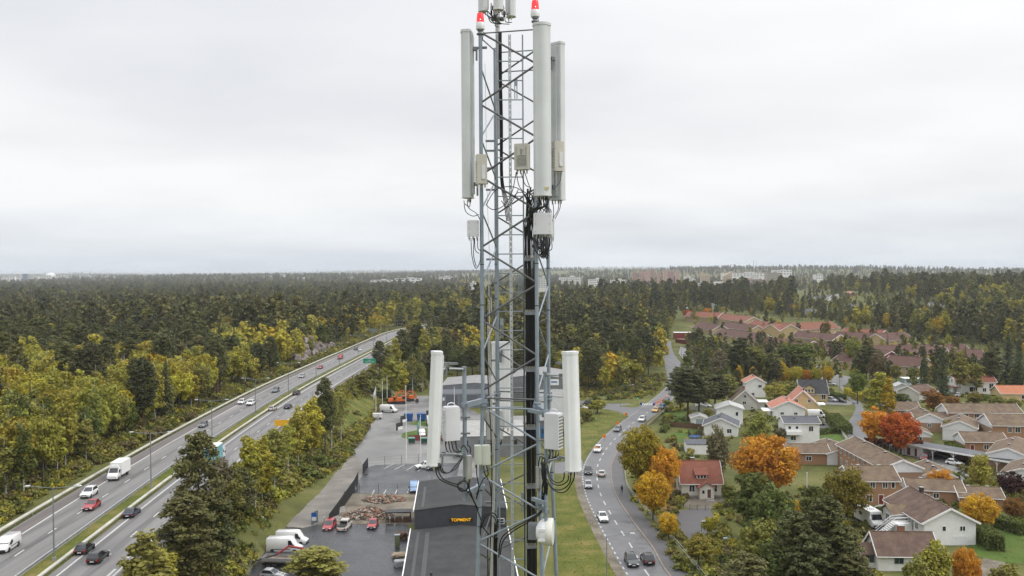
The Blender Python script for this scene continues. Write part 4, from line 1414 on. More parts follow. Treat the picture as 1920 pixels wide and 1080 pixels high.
def rowhouse(label, loc, rz, L_, W_, hw_, pitch, wins=(), doors=(), name='row_house', wall=None, gable=None, roof=None, chims=None):
    h = house(name, label, loc, rz, L_, W_, hw_, pitch, wall or M_brick, roof or RF_brown, wins, doors, chims if chims is not None else [(L_ * .25, .3, .6, .35, M_dark), (-L_ * .2, .3, .6, .35, M_dark)], ogab=.35, ov=.4)
    for s in (-1, 1):
        rise = W_ / 2 * math.tan(pitch)
        MB().prism([(-W_ / 2 - .03, hw_ - .9), (W_ / 2 + .03, hw_ - .9), (W_ / 2 + .03, hw_ + .02), (0, hw_ + rise + .03), (-W_ / 2 - .03, hw_ + .02)], s * (L_ / 2 + .03), s * (L_ / 2 + .09), 'x').build('gable_panel', gable or M_wpanel, h)
    return h

def upper(side, L_, n, zb=3.9, w=1.0, hgt=1.2):
    return row(side, L_, zb, w, hgt, n)

rowhouse('long brown-roofed brick row house running away beside the housing street', (83.8, 208, 0), R(90), 27, 8.6, 5.0, R(22), upper('b', 25, 9) + upper('b', 25, 7, 1.5, 1.1, 1.6) + upper('f', 25, 8), [('b', -3, 1.1, 2.1)])
rowhouse('two-storey brick row house with white panels behind the motorhome', (73.6, 187.5, 0), R(-2), 9.6, 8.6, 5.0, R(25), [('f', -.5, 4.1, 1.1, 1.3), ('f', 2.0, 4.1, 1.1, 1.3), ('f', 3.6, 4.1, .8, 1.3), ('f', -1.2, 1.4, 1.3, 1.5)], [('f', 1.2, 1.1, 2.1)])
rowhouse('small brick gable house beside the orange shrub and the carport yard', (92.5, 199.5, 0), R(80), 10, 7.0, 3.2, R(22), [('b', 1, 1.8, 1.2, 1.4)], [('b', -2.5, 1.1, 2.1)], wall=M_brickr)
rowhouse('brown roof of a low house behind the white villa', (86.5, 186.5, 0), R(-12), 10.5, 7, 3.0, R(22), [('f', 0, 1.8, 1.2, 1.3)])
rowhouse('lower brown roof stepping down beside the white villa', (94, 183, 0), R(-12), 8.0, 6.4, 2.3, R(22), [('f', 0, 1.4, 1.2, 1.2)])
P5 = G(1848, 806)
rowhouse('wide two-storey brick row house facing the mast, uppermost by the orange-roofed house', (P5.x, P5.y + 4, 0), R(-4), 21, 8.6, 5.2, R(24), [('f', x_, 4.2, w_, 1.3) for x_, w_ in ((-7.8, .9), (-5.6, 1.6), (-2.4, 1.4), (1.5, 1.4), (4.6, 1.5), (6.3, .8), (9, 1.2))] + [('f', x_, 1.4, 1.2, 1.5) for x_ in (-5.6, 1.5, 6)], [('f', -3.6, 1.1, 2.1), ('f', 3, 1.1, 2.1)])
P6 = G(1757, 808)
rowhouse('low brick house with open porch left of the wide row house', (P6.x, P6.y + 4, 0), R(-4), 11, 8, 3.0, R(24), [('f', -2.5, 1.5, 1.6, 1.6)], [('f', .4, 1.1, 2.1), ('f', 3, 1.6, 2.1, M_trim, M_dark)])
P7 = G(1712, 800)
rowhouse('brown-roofed house half hidden behind the red maple', (P7.x, P7.y + 9, 0), R(-6), 9.5, 8, 4.4, R(24), upper('f', 8, 3))
rowhouse('brick house with broad white gable behind the red maple', (P7.x + 2, P7.y - 3, 0), R(78), 13, 8, 3.6, R(24), upper('b', 12, 3, 2.0) + [('l', 0, 2.0, 1.0, 1.1)], wall=M_brick)
P8 = G(1712, 828)
rowhouse('small brick entrance house with white gable below the red maple', (P8.x + 1.5, P8.y + 1, 0), R(75), 7, 6, 2.6, R(22), [('l', 0, 1.3, 1.6, 1.2)], chims=[])
P9 = G(1800, 830)
rowhouse('pale gable house with brown roof in the middle of the row houses', (P9.x + 4, P9.y + 8, 0), R(62), 13, 8.5, 3.8, R(23), [('l', 1, 2.0, 1, 1)], wall=M_wpanel)
rowhouse('broad brown-roofed house with big white gable at the frame edge', (P9.x + 17, P9.y + 4, 0), R(-8), 15, 10.5, 4.8, R(23), [('f', -3, 3.6, 1.1, 1.6), ('f', -1, 3.6, 1.4, 1.6), ('f', 3, 3.6, 1.4, 1.6)], wall=M_brick)
P10 = G(1838, 850)
rowhouse('low brown-roofed brick house in front of the big white gable', (P10.x + 2, P10.y + 4, 0), R(-6), 10.5, 8, 3.0, R(23), [('f', 0, 1.6, 1.3, 1.3)], [('f', -3.5, 1.1, 2.1)])
P11 = G(1868, 880)
rowhouse('brown-roofed brick row house right behind the weeping birch', (P11.x + 6, P11.y + 4, 0), R(55), 17, 8.5, 4.0, R(21), upper('b', 15, 5, 2.8) + [], [('b', -2, 1.1, 2.1)])
P12 = G(1900, 925)
rowhouse('brown-roofed house behind the dark purple tree', (P12.x + 6, P12.y + 5, 0), R(52), 15, 8.5, 3.8, R(22), upper('b', 13, 4, 2.6))
rowhouse('corner of a brown roof at the bottom right of the lawn', (96.0, 131, 0), R(50), 11, 8, 2.6, R(24), [('f', 0, 1.5, 1.2, 1.2)], roof=RF_brown2)
P13 = G(1560, 868)
rowhouse('low brown-roofed house behind the orange maple', (P13.x + 2, P13.y + 4, 0), R(88), 13, 7.5, 2.8, R(18), [('l', 0, 1.5, 1.4, 1.2)], wall=M_wpanel)
rowhouse('brown roof left of the long row house behind the maples', (P13.x - 6, P13.y + 2, 0), R(-5), 10, 7.5, 2.9, R(20), [('f', 0, 1.5, 1.4, 1.2)])

P14 = G(1726, 862)
cp = thing('carport', 'long white carport with flat grey roof on braced posts', 'carport', (P14.x + 1.0, P14.y + 8, 0), R(-57))
CL, CW = 30.0, 6.0
MB().box((CL / 2, 0, 2.75), (CL, CW + .6, .35)).build('roof', M_trim, cp)
MB().box((CL / 2, 0, 2.96), (CL - .5, CW + .1, .06)).build('roof_felt', M_felt2, cp)
MB().box((2.6, 0, 1.25), (5.2, CW - .2, 2.6)).build('store_room', M_wpanel, cp)
window(cp, 'f', 1.4, 1.15, 1.2, 2.1, 0, CW / 2 - .1, M_trim, 'door', M_reddoor)
window(cp, 'f', 3.4, 1.15, .9, 2.1, 0, CW / 2 - .1, M_trim, 'door', M_reddoor)
MB().box((CL / 2 + 2.5, CW / 2 - .1, 1.25), (CL - 5.2, .12, 2.6)).build('back_wall', M_brownwood, cp)
for k in range(5):
    x_ = 8 + k * 5.4
    q = MB().box((x_, -CW / 2 + .1, 1.3), (.16, .16, 2.6))
    q.bar((x_, -CW / 2 + .1, 1.6), (x_ - .9, -CW / 2 + .1, 2.55), .06, 4).bar((x_, -CW / 2 + .1, 1.6), (x_ + .9, -CW / 2 + .1, 2.55), .06, 4)
    q.build('post', M_trim, cp)
P15 = G(1675, 852)
gb = thing('garage', 'white flat-roofed garage box beside the housing street', 'garage', (P15.x + 1, P15.y + 4, 0), R(-35))
MB().box((0, 0, 1.3), (7.5, 6.0, 2.7)).build('wall', M_wwhite, gb)
MB().box((0, 0, 2.66), (7.0, 5.5, .08)).build('roof_felt', M_felt2, gb)

p = G(1505, 832)
hA = house('villa', 'white two-storey house with grey roof beside the bright green lawn', (p.x + .3, p.y + 4.5, 0), R(-3), 9.4, 7.5, 5.6, R(17), M_wwhite, RF_slate, [('f', -3.4, 4.3, .9, .9), ('f', -1.4, 4.3, .9, .9), ('f', 2.4, 4.0, 1.3, 1.5), ('r', 0, 4, 1.1, 1.2), ('f', -2.4, 1.4, 1.5, 1.3)], chims=[(-1.5, -1.2, .5, .4, M_dark)])
MB().box((-2.4, -4.4, 3.0), (4.2, 1.4, 1.0)).build('balcony', M_trim, hA)
p = G(1480, 786)
hB = house('villa', 'white gabled house with salmon pink tiled roof', (p.x + .4, p.y + 5, 0), R(82), 11, 10, 3.6, R(24), M_wwhite, RF_salmon, [('l', 2.2, 1.9, 1.2, .9), ('l', -2, 1.9, 1.2, .9)], chims=[(1, -.4, .6, .5, M_dark)])
MB().box((-3, 6.4, 2.7), (6, 3.2, .2)).build('porch_roof', M_trim, hB)
p = G(1513, 778)
hC = house('villa', 'yellow house with curved red mansard roof behind the salmon roof', (p.x, p.y + 6, 0), R(78), 11.5, 10.2, 3.2, R(43), M_wyellow, RF_salmon, [('l', -2.0, 4.6, 1, 1.2), ('l', 2.0, 4.6, 1, 1.2), ('l', 0, 2.0, 1.2, 1.2)], chims=[(-2.2, -.5, .6, .9, M_dark)], ov=.2)
MB().box((3.5, -6.0, 2.5), (5, 4, .18)).build('carport_roof', M_trim, hC)
p = G(1535, 752)
hD = house('villa', 'yellow house with black tiled roof and white gabled dormer', (p.x - 1.2, p.y + 4, 0), R(-8), 9.6, 9.4, 3.0, R(42), M_wyellow, RF_black, [('f', 3.3, 1.7, 1.5, 1.8, M_trim), ('r', 0, 1.8, 1.2, 1.2)])
dd = MB().prism([(-1.9, 0), (1.9, 0), (1.9, 1.8), (0, 3.0), (-1.9, 1.8)], -5.0, -.5, 'y').build('dormer', M_wyellow, hD, loc=(-1.8, 0, 3.0))
df = MB()
for s in (-1, 1):
    df.add([(0, -5.4, 3.3), (0, -.2, 3.3), (s * 2.35, -.2, 1.75), (s * 2.35, -5.4, 1.75), (0, -5.4, 3.1), (0, -.2, 3.1), (s * 2.35, -.2, 1.55), (s * 2.35, -5.4, 1.55)], [(0, 1, 2, 3), (7, 6, 5, 4), (0, 3, 7, 4), (3, 2, 6, 7)])
df.build('dormer_roof', RF_black, dd)
for u in (-1.1, 0, 1.1):
    window(dd, 'f', u, .95, .85, 1.1, 0, 5.02)
p = G(1419, 745)
house('villa', 'small white gabled house with red roof at the wood edge', (p.x, p.y + 4, 0), R(84), 8, 7.2, 5.6, R(28), M_wwhite, RF_salmon, [('l', 1.6, 4.2, 1.4, 1.2), ('l', -1, 1.2, 1.2, 1.2)], chims=[(1, .3, .6, .6, M_brickr)])
p = G(1400, 768)
hE = house('villa', 'pale grey gabled house with steep brown roof and brick chimney', (p.x, p.y + 4.5, 0), R(82), 10, 8.4, 3.0, R(41), M_wgrey, RF_brown, [('l', 0, 4.6, 1.1, 1.1), ('l', -.2, 2.4, 1.3, 1.1), ('l', -2, .8, 1.5, .9), ('l', 2.4, .8, 1, .8)], chims=[(-1.5, 0, .8, 1.2, M_brickr)])
MB().box((0, -6.2, 2.4), (6, 4, .18)).build('porch_roof', M_trim, hE)
MB().box((0, -5.6, 1.2), (4, 2.6, 2.4)).build('porch', M_wwhite, hE)
p = G(1372, 795)
house('villa', 'white two-storey house with pale grey roof above the slate-roofed house', (p.x, p.y + 3.6, 0), R(80), 7.4, 8.0, 4.8, R(18), M_wwhite, RF_lgrey, [('l', 2.2, 3.2, .9, 1.3), ('b', 0, 3.0, 1, 1.2)])
p = G(1360, 818)
house('villa', 'white house with slate grey roof in front of the orange maple', (p.x, p.y + 5, 0), R(75), 10, 9.6, 3.0, R(24), M_wwhite, RF_slate, [('l', 2.4, 1.6, 1.4, 1.3), ('l', -1.2, 1.6, 1.2, 1.2)], chims=[(-1, .8, .4, .6, M_dark)])
p = G(1313, 797)
g1 = house('garage', 'small white garage with pale grey gabled roof on the lawn', (p.x, p.y + 2.5, 0), R(84), 5, 4.6, 2.2, R(20), M_wwhite, RF_lgrey, cat='garage')
window(g1, 'l', 0, 1.05, 2.4, 1.9, 2.5, 2.3, M_trim, 'garage_door', mat('blue_grey_door', (.30, .33, .37), .5))
p = G(1316, 772)
house('shed', 'little green-grey shed by the pale fence', (p.x, p.y + 1.5, 0), R(80), 3, 3, 2.1, R(15), mat('sage_boards', (.33, .35, .28), .8), RF_lgrey, cat='shed')
p = G(1312, 850)
shd = thing('garage', 'flat slate-roofed garage behind the red-roofed cottage', 'garage', (p.x - .5, p.y + 2, 0), R(-4))
MB().box((0, 0, 1.3), (5.6, 7, 2.6)).build('wall', M_wwhite, shd)
MB().box((0, 0, 2.68), (5.9, 7.3, .14)).build('roof', RF_slate, shd)
p = G(1829, 739)
hF = house('villa', 'white house with wide red tiled roof and conservatory near the top right', (p.x + 1, p.y + 5, p.z), R(-6), 14.5, 9, 4.6, R(26), M_wwhite, RF_red, [('l', 0, 4.5, 1.2, 1.6), ('f', -1, 1.7, 3.0, 1.9), ('f', 5.5, 3.0, 1.6, 2.0), ('f', 3, 1.6, 1.4, 1.5)], chims=[(3, .2, 1.6, .8, M_brickr)])
MB().box((-9, -3.6, 2.6), (6, 5, .25)).build('carport_roof', RF_red, hF)
MB().box((-10.8, -3.6, 1.25), (1.6, 4, 2.5)).build('carport_wall', M_wpanel, hF)
MB().box((9.2, -.5, 1.4), (3.6, 4.5, 2.8)).build('conservatory', mat('conservatory_glass', (.12, .15, .15), .15, var=.2), hF)
p = G(1900, 752)
house('villa', 'house with bright orange tiled roof at the frame edge', (p.x + 2, p.y + 4, p.z), R(-5), 12, 9, 2.8, R(26), M_wyellow, RF_orange, [('f', 2, 1.5, 2, 1.4)])
p = G(1729, 752)
house('villa', 'brown-roofed house with white gable trim behind the rusty tree', (p.x, p.y + 4, p.z), R(30), 10, 9, 3.2, R(24), M_wgrey, RF_brown2, [('l', 0, 1.7, 1.2, 1.2)])
p = G(1692, 738)
house('shed', 'small white gabled shed beside the golden birch', (p.x, p.y + 2, p.z), R(85), 4, 4.2, 3.0, R(24), M_wpanel, RF_lgrey, cat='shed')
p = G(1714, 726)
bl = thing('outbuilding', 'flat pale blue outbuilding below the spruces', 'outbuilding', (p.x, p.y + 3, p.z), R(-3))
MB().box((0, 0, 1.6), (7, 5, 3.4)).build('wall', mat('pale_blue_boards', (.38, .45, .50), .7), bl)
MB().box((0, 0, 3.4), (7.4, 5.4, .2)).build('roof', M_trim, bl)
window(bl, 'f', 0, 2.2, 1, .9, 3.5, 2.5)

def terrace(label, a, b, W_, hw_, roof, n, wall=None, group=None):
    W_ *= 1.4
    p0, p1 = G(*a), G(*b)
    d = p1 - p0
    rz = math.atan2(d.y, d.x)
    L_ = math.hypot(d.x, d.y)
    nrm = Vector((-d.y, d.x, 0)).normalized()
    if nrm.y < 0:
        nrm = -nrm
    c = (p0 + p1) / 2 + nrm * W_ / 2
    z = min(p0.z, p1.z, float(T(c.x, c.y)))
    hs = hw_ + abs(p1.z - p0.z) * .5
    wall = wall or M_wyellow2
    w_ = row('f', L_ * .94, hs - 1.3, 1.2, 1.3, n) + (row('f', L_ * .9, hs - 3.7, 1.1, 1.3, n) if hw_ > 4 else [])
    h = house('terrace_house', label, (c.x, c.y, z), rz, L_, W_, hs, R(27), wall, roof, w_, [], [(L_ * .3, 0, .7, .5, M_brickr), (-L_ * .25, 0, .7, .5, M_brickr)], ov=.5, cat='terrace', group=group)
    return h

terrace('ochre terrace with red tiled roof at the far end of the estate', (1284, 603), (1345, 607), 10, 4.5, RF_terr, 5)
terrace('ochre terrace with red roof stepping down behind the round green tree', (1342, 606), (1396, 618), 10, 4.8, RF_terr, 5)
terrace('ochre terrace with low red roof in the middle of the estate', (1396, 622), (1462, 636), 11, 4.8, RF_terr, 6)
terrace('long ochre terrace with bright red tiled roof facing the mast', (1462, 636), (1574, 628), 11, 5.2, RF_terr, 10)
terrace('dark red-roofed terrace below the bright red one', (1298, 620), (1336, 628), 9, 3.0, RF_terr2, 4)
terrace('dark red-roofed terrace running down behind the dark green trees', (1338, 632), (1420, 650), 9, 3.2, RF_terr2, 6)
terrace('dark-roofed ochre terrace with pale gables in the middle distance', (1482, 640), (1560, 650), 9, 3.4, RF_terr2, 6)
terrace('dark-roofed terrace end with ochre wall beside the white car', (1560, 644), (1640, 650), 9, 4.0, RF_terr2, 6)
terrace('ochre two-storey terrace block end with brown roof', (1662, 655), (1714, 650), 10, 5.0, RF_terr2, 4)
terrace('long low brown-roofed terrace behind the two spruces', (1512, 660), (1650, 684), 9, 3.0, RF_terr2, 8, M_redwall)
terrace('brown-roofed terrace above the green lawn', (1655, 706), (1722, 712), 10, 5.4, RF_terr2, 5)
terrace('brown terrace roof left of the pale yellow gable', (1722, 690), (1790, 676), 10, 4.0, RF_terr2, 5)
terrace('brown terrace roof with pale yellow gable wall near the conifers', (1790, 690), (1852, 690), 10, 4.5, RF_terr2, 4)
terrace('red-brown terrace roof reaching towards the conifers', (1640, 672), (1820, 668), 9, 3.0, RF_terr2, 9)
terrace('dark-roofed row in front of the far red terrace', (1345, 618), (1405, 630), 9, 3.0, RF_terr2, 5)
terrace('dark-roofed row above the long low terrace', (1420, 652), (1510, 662), 9, 3.0, RF_terr2, 6)
terrace('dark red row between the bright terrace and the wood', (1575, 634), (1650, 640), 9, 3.4, RF_terr, 6)
terrace('brown row in front of the spruces, lowest of the estate', (1560, 688), (1650, 700), 9, 3.4, RF_terr2, 6)
gpz = G(1300, 648)
gr = thing('garage_row', 'long row of dark red garages with rusty roof by the forecourt', 'garage', (gpz.x + 4, gpz.y, gpz.z), R(112))
MB().box((0, 0, 1.2), (46, 6, 2.6)).build('wall', M_redwall, gr)
MB().box((0, -.3, 2.6), (46.6, 7.2, .3)).build('roof', mat('rusty_flat_roof', (.16, .075, .045), .8, var=.25, scale=.4), gr)
for k in range(14):
    window(gr, 'b', -20.5 + k * 3.15, 1.15, 2.5, 2.1, 23, 3.0, M_reddoor, 'garage_door', M_redwall)
p = G(1281, 636)
r1 = thing('garage', 'dark red garage block with white roof edge at the top of the forecourt', 'garage', (p.x, p.y + 4, p.z), R(-4))
MB().box((0, 0, 2.0), (11, 6, 4.4)).build('wall', M_redwall, r1)
MB().box((0, 0, 4.25), (11.4, 6.4, .25)).build('roof', M_trim, r1)
window(r1, 'f', 2, 2.4, 1.0, .8, 5.5, 3.0)
p = G(1478, 706)
bd = thing('outbuilding', 'low barn-like outbuilding with wide brown roof above the yellow maples', 'outbuilding', (p.x, p.y + 8, p.z), R(-6))
rb_, _r = slab_roof(13, 9, 2.2, R(20))
MB().box((0, 0, 1.0), (13, 9, 2.4)).build('wall', M_redwall, bd); rb_.build('roof', RF_terr2, bd)

hill = [(1535, 566, 'white', 'slate', 9), (1555, 563, 'white', 'slate', 9), (1570, 560, 'white', 'black', 8), (1595, 556, 'brick', 'salmon', 7), (1548, 584, 'cream', 'lgrey', 12), (1596, 583, 'white', 'slate', 11), (1518, 592, 'grey', 'slate', 11), (1612, 597, 'yellow', 'slate', 8), (1752, 580, 'grey', 'slate', 9), (1765, 586, 'grey', 'slate', 8), (1850, 597, 'white', 'slate', 9), (1880, 603, 'white', 'lgrey', 9), (1300, 588, 'grey', 'lgrey', 14), (1335, 580, 'grey', 'slate', 9), (1372, 562, 'white', 'slate', 9), (1412, 560, 'white', 'slate', 8), (1258, 560, 'white', 'red', 7), (1890, 612, 'white', 'lgrey', 14)]
wl = {'white': M_wwhite, 'brick': M_brickr, 'cream': M_wcream, 'grey': M_wgrey, 'yellow': M_wyellow}
rl = {'slate': RF_slate, 'black': RF_black, 'salmon': RF_salmon, 'lgrey': RF_lgrey, 'red': RF_red}
lbl = ['white villa with grey roof, leftmost of the cluster on the hill', 'white villa with grey roof in the hill cluster, second from its lower end', 'white villa with black roof in the hill cluster', 'small salmon-roofed house at the right end of the hill cluster', 'long cream bungalow with pale roof below the hill cluster', 'white villa with broad pale roof below the hill cluster', 'grey house with slate roof low on the hill among pines', 'yellow-walled house with dark roof below the hill cluster', 'grey-roofed house hidden in the wood on the right hill', 'second grey-roofed house hidden in the wood on the right hill', 'white gabled house beside the bright yellow tree on the hill', 'low white house under the bright yellow tree on the hill', 'pale roof at the far end of the terraces', 'dark slate roof behind the orange tree at the terraces', 'white gable showing among pines below the beige towers', 'small white gable among pines right of the beige towers', 'red-roofed house peeping from trees below the pink towers', 'long white low building at the edge by the conifers']
for (x_, y_, w_, r_, l_), lb_ in zip(hill, lbl):
    p = G(x_, y_)
    hh_ = house('villa', lb_, (p.x, p.y, p.z), R(rnd.choice([-12, 8, 75, -70])), l_, 7.5, 4.2, R(22), wl[w_], rl[r_], [('f', -2, 2.0, 1.3, 1.4), ('f', 2, 2.0, 1.3, 1.4), ('l', 0, 2.2, 1.2, 1.3), ('r', 0, 2.2, 1.2, 1.3)])

def hall(name, label, loc, rz, L_, W_, h, roofm, wallm, rise=.0, parapet=.0, cat='warehouse'):
    o = thing(name, label, cat, loc, rz)
    MB().prism([(-L_ / 2, -.5), (L_ / 2, -.5), (L_ / 2, h), (0, h + rise), (-L_ / 2, h)], -W_ / 2, W_ / 2, 'y').build('wall', wallm, o)
    MB().prism([(-L_ / 2 - .15, h), (-L_ / 2 - .15, h + .12), (0, h + rise + .14), (L_ / 2 + .15, h + .12), (L_ / 2 + .15, h), (0, h + rise + .02)][::-1], -W_ / 2 - .1, W_ / 2 + .1, 'y').build('roof', roofm, o)
    return o

RF_hall = mat('grey_hall_roof', (.22, .215, .21), .7, var=.15, scale=.4)
RF_hall2 = mat('pale_office_roof', (.30, .295, .28), .7, var=.15, scale=.4)
YW = R(3.6)
cy_, sy_ = math.cos(YW), math.sin(YW)
hu = hall('warehouse', 'anthracite warehouse with dark felt roof and yellow lettering below the mast', (-9.9, 168.0, 0), YW, 16.0, 21.5, 6.4, M_felt, M_darkwall, .9)
hl_ = hall('warehouse', 'lower front hall with wide grey felt roof at the bottom of the frame', (-8.3, 139.0, 0), YW, 16.6, 35.0, 3.2, M_felt, M_darkwall, .6)
for s in (-1, 1):
    for (o_, L2, W2, h2) in ((hu, 16.0, 21.5, 6.4), (hl_, 16.6, 35.0, 3.3)):
        MB().box((s * (L2 / 2 + .12), 0, h2 + .12), (.16, W2 + .3, .3)).build('eaves_flashing', M_trim, o_)
bd_ = MB().box((0, 0, 0), (4.0, .08, .66)).build('sign_board', mat('sign_black', (.006, .006, .006), .4, var=0), hu, loc=(1.0 + 1.3 * 0 - .9, -10.75 - .045, 4.68))
fc_ = bpy.data.curves.new('lettering', 'FONT')
fc_.body = 'TOPMENT'
fc_.size = .72
fc_.extrude = .03
fc_.align_x = 'CENTER'; fc_.align_y = 'CENTER'
fc_.offset = .012
fo = bpy.data.objects.new('lettering', fc_)
COL.objects.link(fo)
fo.parent = bd_
fo.location = (0, -.075, -.005)
fo.rotation_euler = (R(90), 0, 0)
fo.scale = (1.06, 1, 1)
fc_.materials.append(mat('sign_yellow', (.85, .42, .01), .4, var=0, emit=.35))
bpy.context.view_layer.update()
lm_ = bpy.data.meshes.new_from_object(fo)
bpy.data.objects.remove(fo)
lo_ = put('lettering', lm_, bd_, (0, -.075, -.005))
lo_.rotation_euler = (R(90), 0, 0)
lo_.scale = (1.06, 1, 1)
MB().box((6.9, -10.8, 4.3), (1.5, .1, 1.0)).build('window', M_trim, hu)
MB().box((6.9, -10.83, 4.3), (1.3, .1, .8)).build('pane', M_glass, hu)
for (o_, x_, y_, w2, l2, rise, hl2, h2) in ((hl_, -7.0, 2.0, .5, 28, .6, 8.3, 3.2), (hl_, -5.4, 3.0, .7, 24, .6, 8.3, 3.2), (hu, -6.6, -2, .55, 15, .9, 8, 6.4)):
    zz = h2 + rise * (1 - abs(x_) / hl2) + .15
    MB().box((x_, y_, zz), (w2, l2, .02)).build('felt_strip', M_dark if False else mat('patched_felt', (.055, .055, .055), .7, var=.3), o_)
for (x_, y_) in ((-4.2, -8), (-3.8, -12), (2.5, -6)):
    MB().lathe([(.16, 0), (.16, .45), (.24, .45), (.24, .55)], 8, (x_, y_, 3.3 + .8 * (1 - abs(x_) / 8.3) + .1)).build('roof_vent', M_dark, hl_)

g2 = hall('workshop', 'mid-grey flat-roofed office block behind the anthracite warehouse', (-6.5, 246, 0), R(2), 19, 25, 5.2, RF_hall2, M_greywall2, .1, cat='workshop')
for x_ in (-6.2, -2.0, 2.5, 6.5):
    window(g2, 'f', x_, 3.6, 1.5, 1.5, 9.5, 12.5, mat('brown_frame', (.14, .12, .10), .6))
window(g2, 'f', -7.2, 1.4, 1.6, 2.0, 9.5, 12.5, mat('brown_frame', (.14, .12, .10), .6), pane=mat('green_glass', (.25, .38, .33), .2, var=.1))
g3 = hall('workshop', 'grey industrial hall with pale roof and three large doors', (-13.2, 330, 0), R(-1), 23, 24, 7.8, RF_hall, M_greywall, .9, cat='workshop')
MB().box((0, -12.03, 5.7), (22.8, .08, 1.6)).build('window_band', mat('pale_band', (.30, .32, .36), .5, var=.05), g3)
for x_ in (-8, -1, 6):
    window(g3, 'f', x_, 2.4, 4.6, 4.6, 11.5, 12.0, mat('pale_door_frame', (.34, .36, .40), .5), 'garage_door', mat('grey_door', (.10, .11, .13), .5))
    MB().box((x_ - 2.9, -12.06, 3.1), (.7, .06, 1.1)).build('notice_board', M_wpanel, g3)
g4 = hall('workshop', 'pale-roofed industrial hall with a small white sign behind the mast', (10.5, 345, 0), R(-8), 20, 26, 8.6, RF_hall, M_greywall2, 1.4, cat='workshop')
sb_ = MB().box((6.6, -13.05, 7.2), (3.4, .1, 2.2)).build('sign_panel', M_trim, g4)
MB().box((6.6, -13.12, 7.3), (2.2, .04, .5)).build('sign_lettering', M_blueclad, sb_)
g5 = hall('workshop', 'lower grey annex with flat roof beside the curved road', (14.0, 305, 0), R(-8), 15, 18, 6.4, mat('mid_grey_roof', (.21, .205, .20), .7, var=.15, scale=.5), M_wpanel, .4, cat='workshop')
g6 = hall('workshop', 'blue-painted workshop front behind the mast ladder', (6.0, 262, 0), R(-4), 14, 12, 4.8, mat('mid_grey_roof', (.21, .205, .20), .7, var=.15, scale=.5), M_greywall, .2, cat='workshop')
MB().box((-1, -6.05, 2.3), (9, .1, 2.6)).build('blue_panel', M_blueclad, g6)
MB().box((3.2, -6.1, 2.6), (1.2, .06, 1.2)).build('window', M_dark, g6)
MB().box((-1.5, -6.12, 4.0), (2.2, .05, .5)).build('yellow_sign', mat('yellow_paint', (.7, .45, .02), .5, var=.1), g6)

def block(label, px, ptop, pbase, wpx, Y, wallm, depth=14, name='apartment_block', cols=6, rows=6, slope=0.0):
    p0 = A(px, ptop, Y); p1 = A(px, pbase, Y)
    s = Y / FPX
    w = wpx * s
    h = p0.z - p1.z
    o = thing(name, label, 'building', (p0.x, Y + depth / 2, p1.z), R(rnd.uniform(-6, 6)))
    if slope:
        MB().prism([(-w / 2, -18), (w / 2, -18), (w / 2, h - (slope if slope > 0 else 0)), (-w / 2, h + (slope if slope < 0 else 0))], -depth / 2, depth / 2, 'y').build('wall', wallm, o)
    else:
        MB().box((0, 0, h / 2 - 9), (w, depth, h + 18)).build('wall', wallm, o)
        MB().box((0, 0, h + .4), (w * .96, depth * .96, .8)).build('roof', M_concrete, o)
        MB().box((w * .1, 0, h + 1.6), (w * .22, depth * .4, 2.4)).build('lift_house', wallm, o)
    cw, ch = w / cols, h / rows
    wm = MB().box((0, 0, 0), (cw * .55, .3, ch * .42)).mesh('window', [mat('far_glass', (.10, .115, .13), .3, var=.1)])
    for i in range(cols):
        for j in range(rows):
            z_ = (j + .55) * ch
            if slope and z_ > h - abs(slope) - 1:
                continue
            put('window', wm, o, (-w / 2 + (i + .5) * cw, -depth / 2 - .05, z_))
    return o

M_pink = mat('pink_render', (.52, .33, .27), .8, var=.06, scale=.05)
M_pink2 = mat('dusky_pink_render', (.42, .24, .2), .8, var=.06, scale=.05)
M_beige = mat('beige_tower', (.46, .37, .26), .8, var=.06, scale=.05)
M_fwhite = mat('far_white_wall', (.66, .655, .63), .8, var=.06, scale=.05)
M_ftan = mat('far_tan_wall', (.36, .31, .26), .8, var=.08, scale=.05)
for i, (x_, t_, b_, w_, lb_) in enumerate([(1191, 511, 530, 9, 'leftmost pink tower on the skyline'), (1203, 508, 530, 10, 'second pink tower on the skyline'), (1214, 509, 527, 11, 'broad pink tower on the skyline behind the wood'), (1224, 506, 528, 8, 'slim tall pink tower in the left group'), (1236, 511, 529, 8, 'single pink tower between the two groups'), (1248, 507, 528, 8, 'left pink tower of the right group'), (1258, 509, 530, 14, 'broad pink tower in the middle of the right group'), (1271, 507, 524, 8, 'rightmost pink tower on the skyline')]):
    block(lb_, x_, t_, b_ + 8, w_ * .8, 2250 + i * 40 * (i % 2), M_pink if i % 3 else M_pink2, 14, 'tower_block', 4, 10)
block('long white apartment block right of the mast', 1069, 520, 538, 40, 1750, M_fwhite, 14, cols=12, rows=6)
block('white apartment block just behind the mast leg', 1017, 520, 540, 20, 1740, M_fwhite, 14, cols=6, rows=6)
block('low white building with penthouse on the skyline', 1118, 524, 536, 28, 1900, M_fwhite, 14, cols=8, rows=3)
block('low white building below the pink towers', 1160, 525, 534, 30, 1950, M_fwhite, 14, cols=8, rows=2)
block('white block left of the beige towers', 1290, 518, 536, 12, 1900, M_fwhite, 12, cols=4, rows=6)
block('small white annex beside the white block', 1299, 524, 536, 10, 1890, M_fwhite, 12, cols=4, rows=4)
block('beige tower with roof sloping to the right', 1323, 509, 536, 16, 1900, M_beige, 14, 'tower_block', 5, 10, 9.0)
block('beige tower with roof sloping to the left', 1365, 509, 538, 15, 1900, M_beige, 14, 'tower_block', 5, 10, -9.0)
block('long tan apartment block right of the white halls', 1452, 512, 536, 30, 1900, M_ftan, 16, cols=12, rows=8)
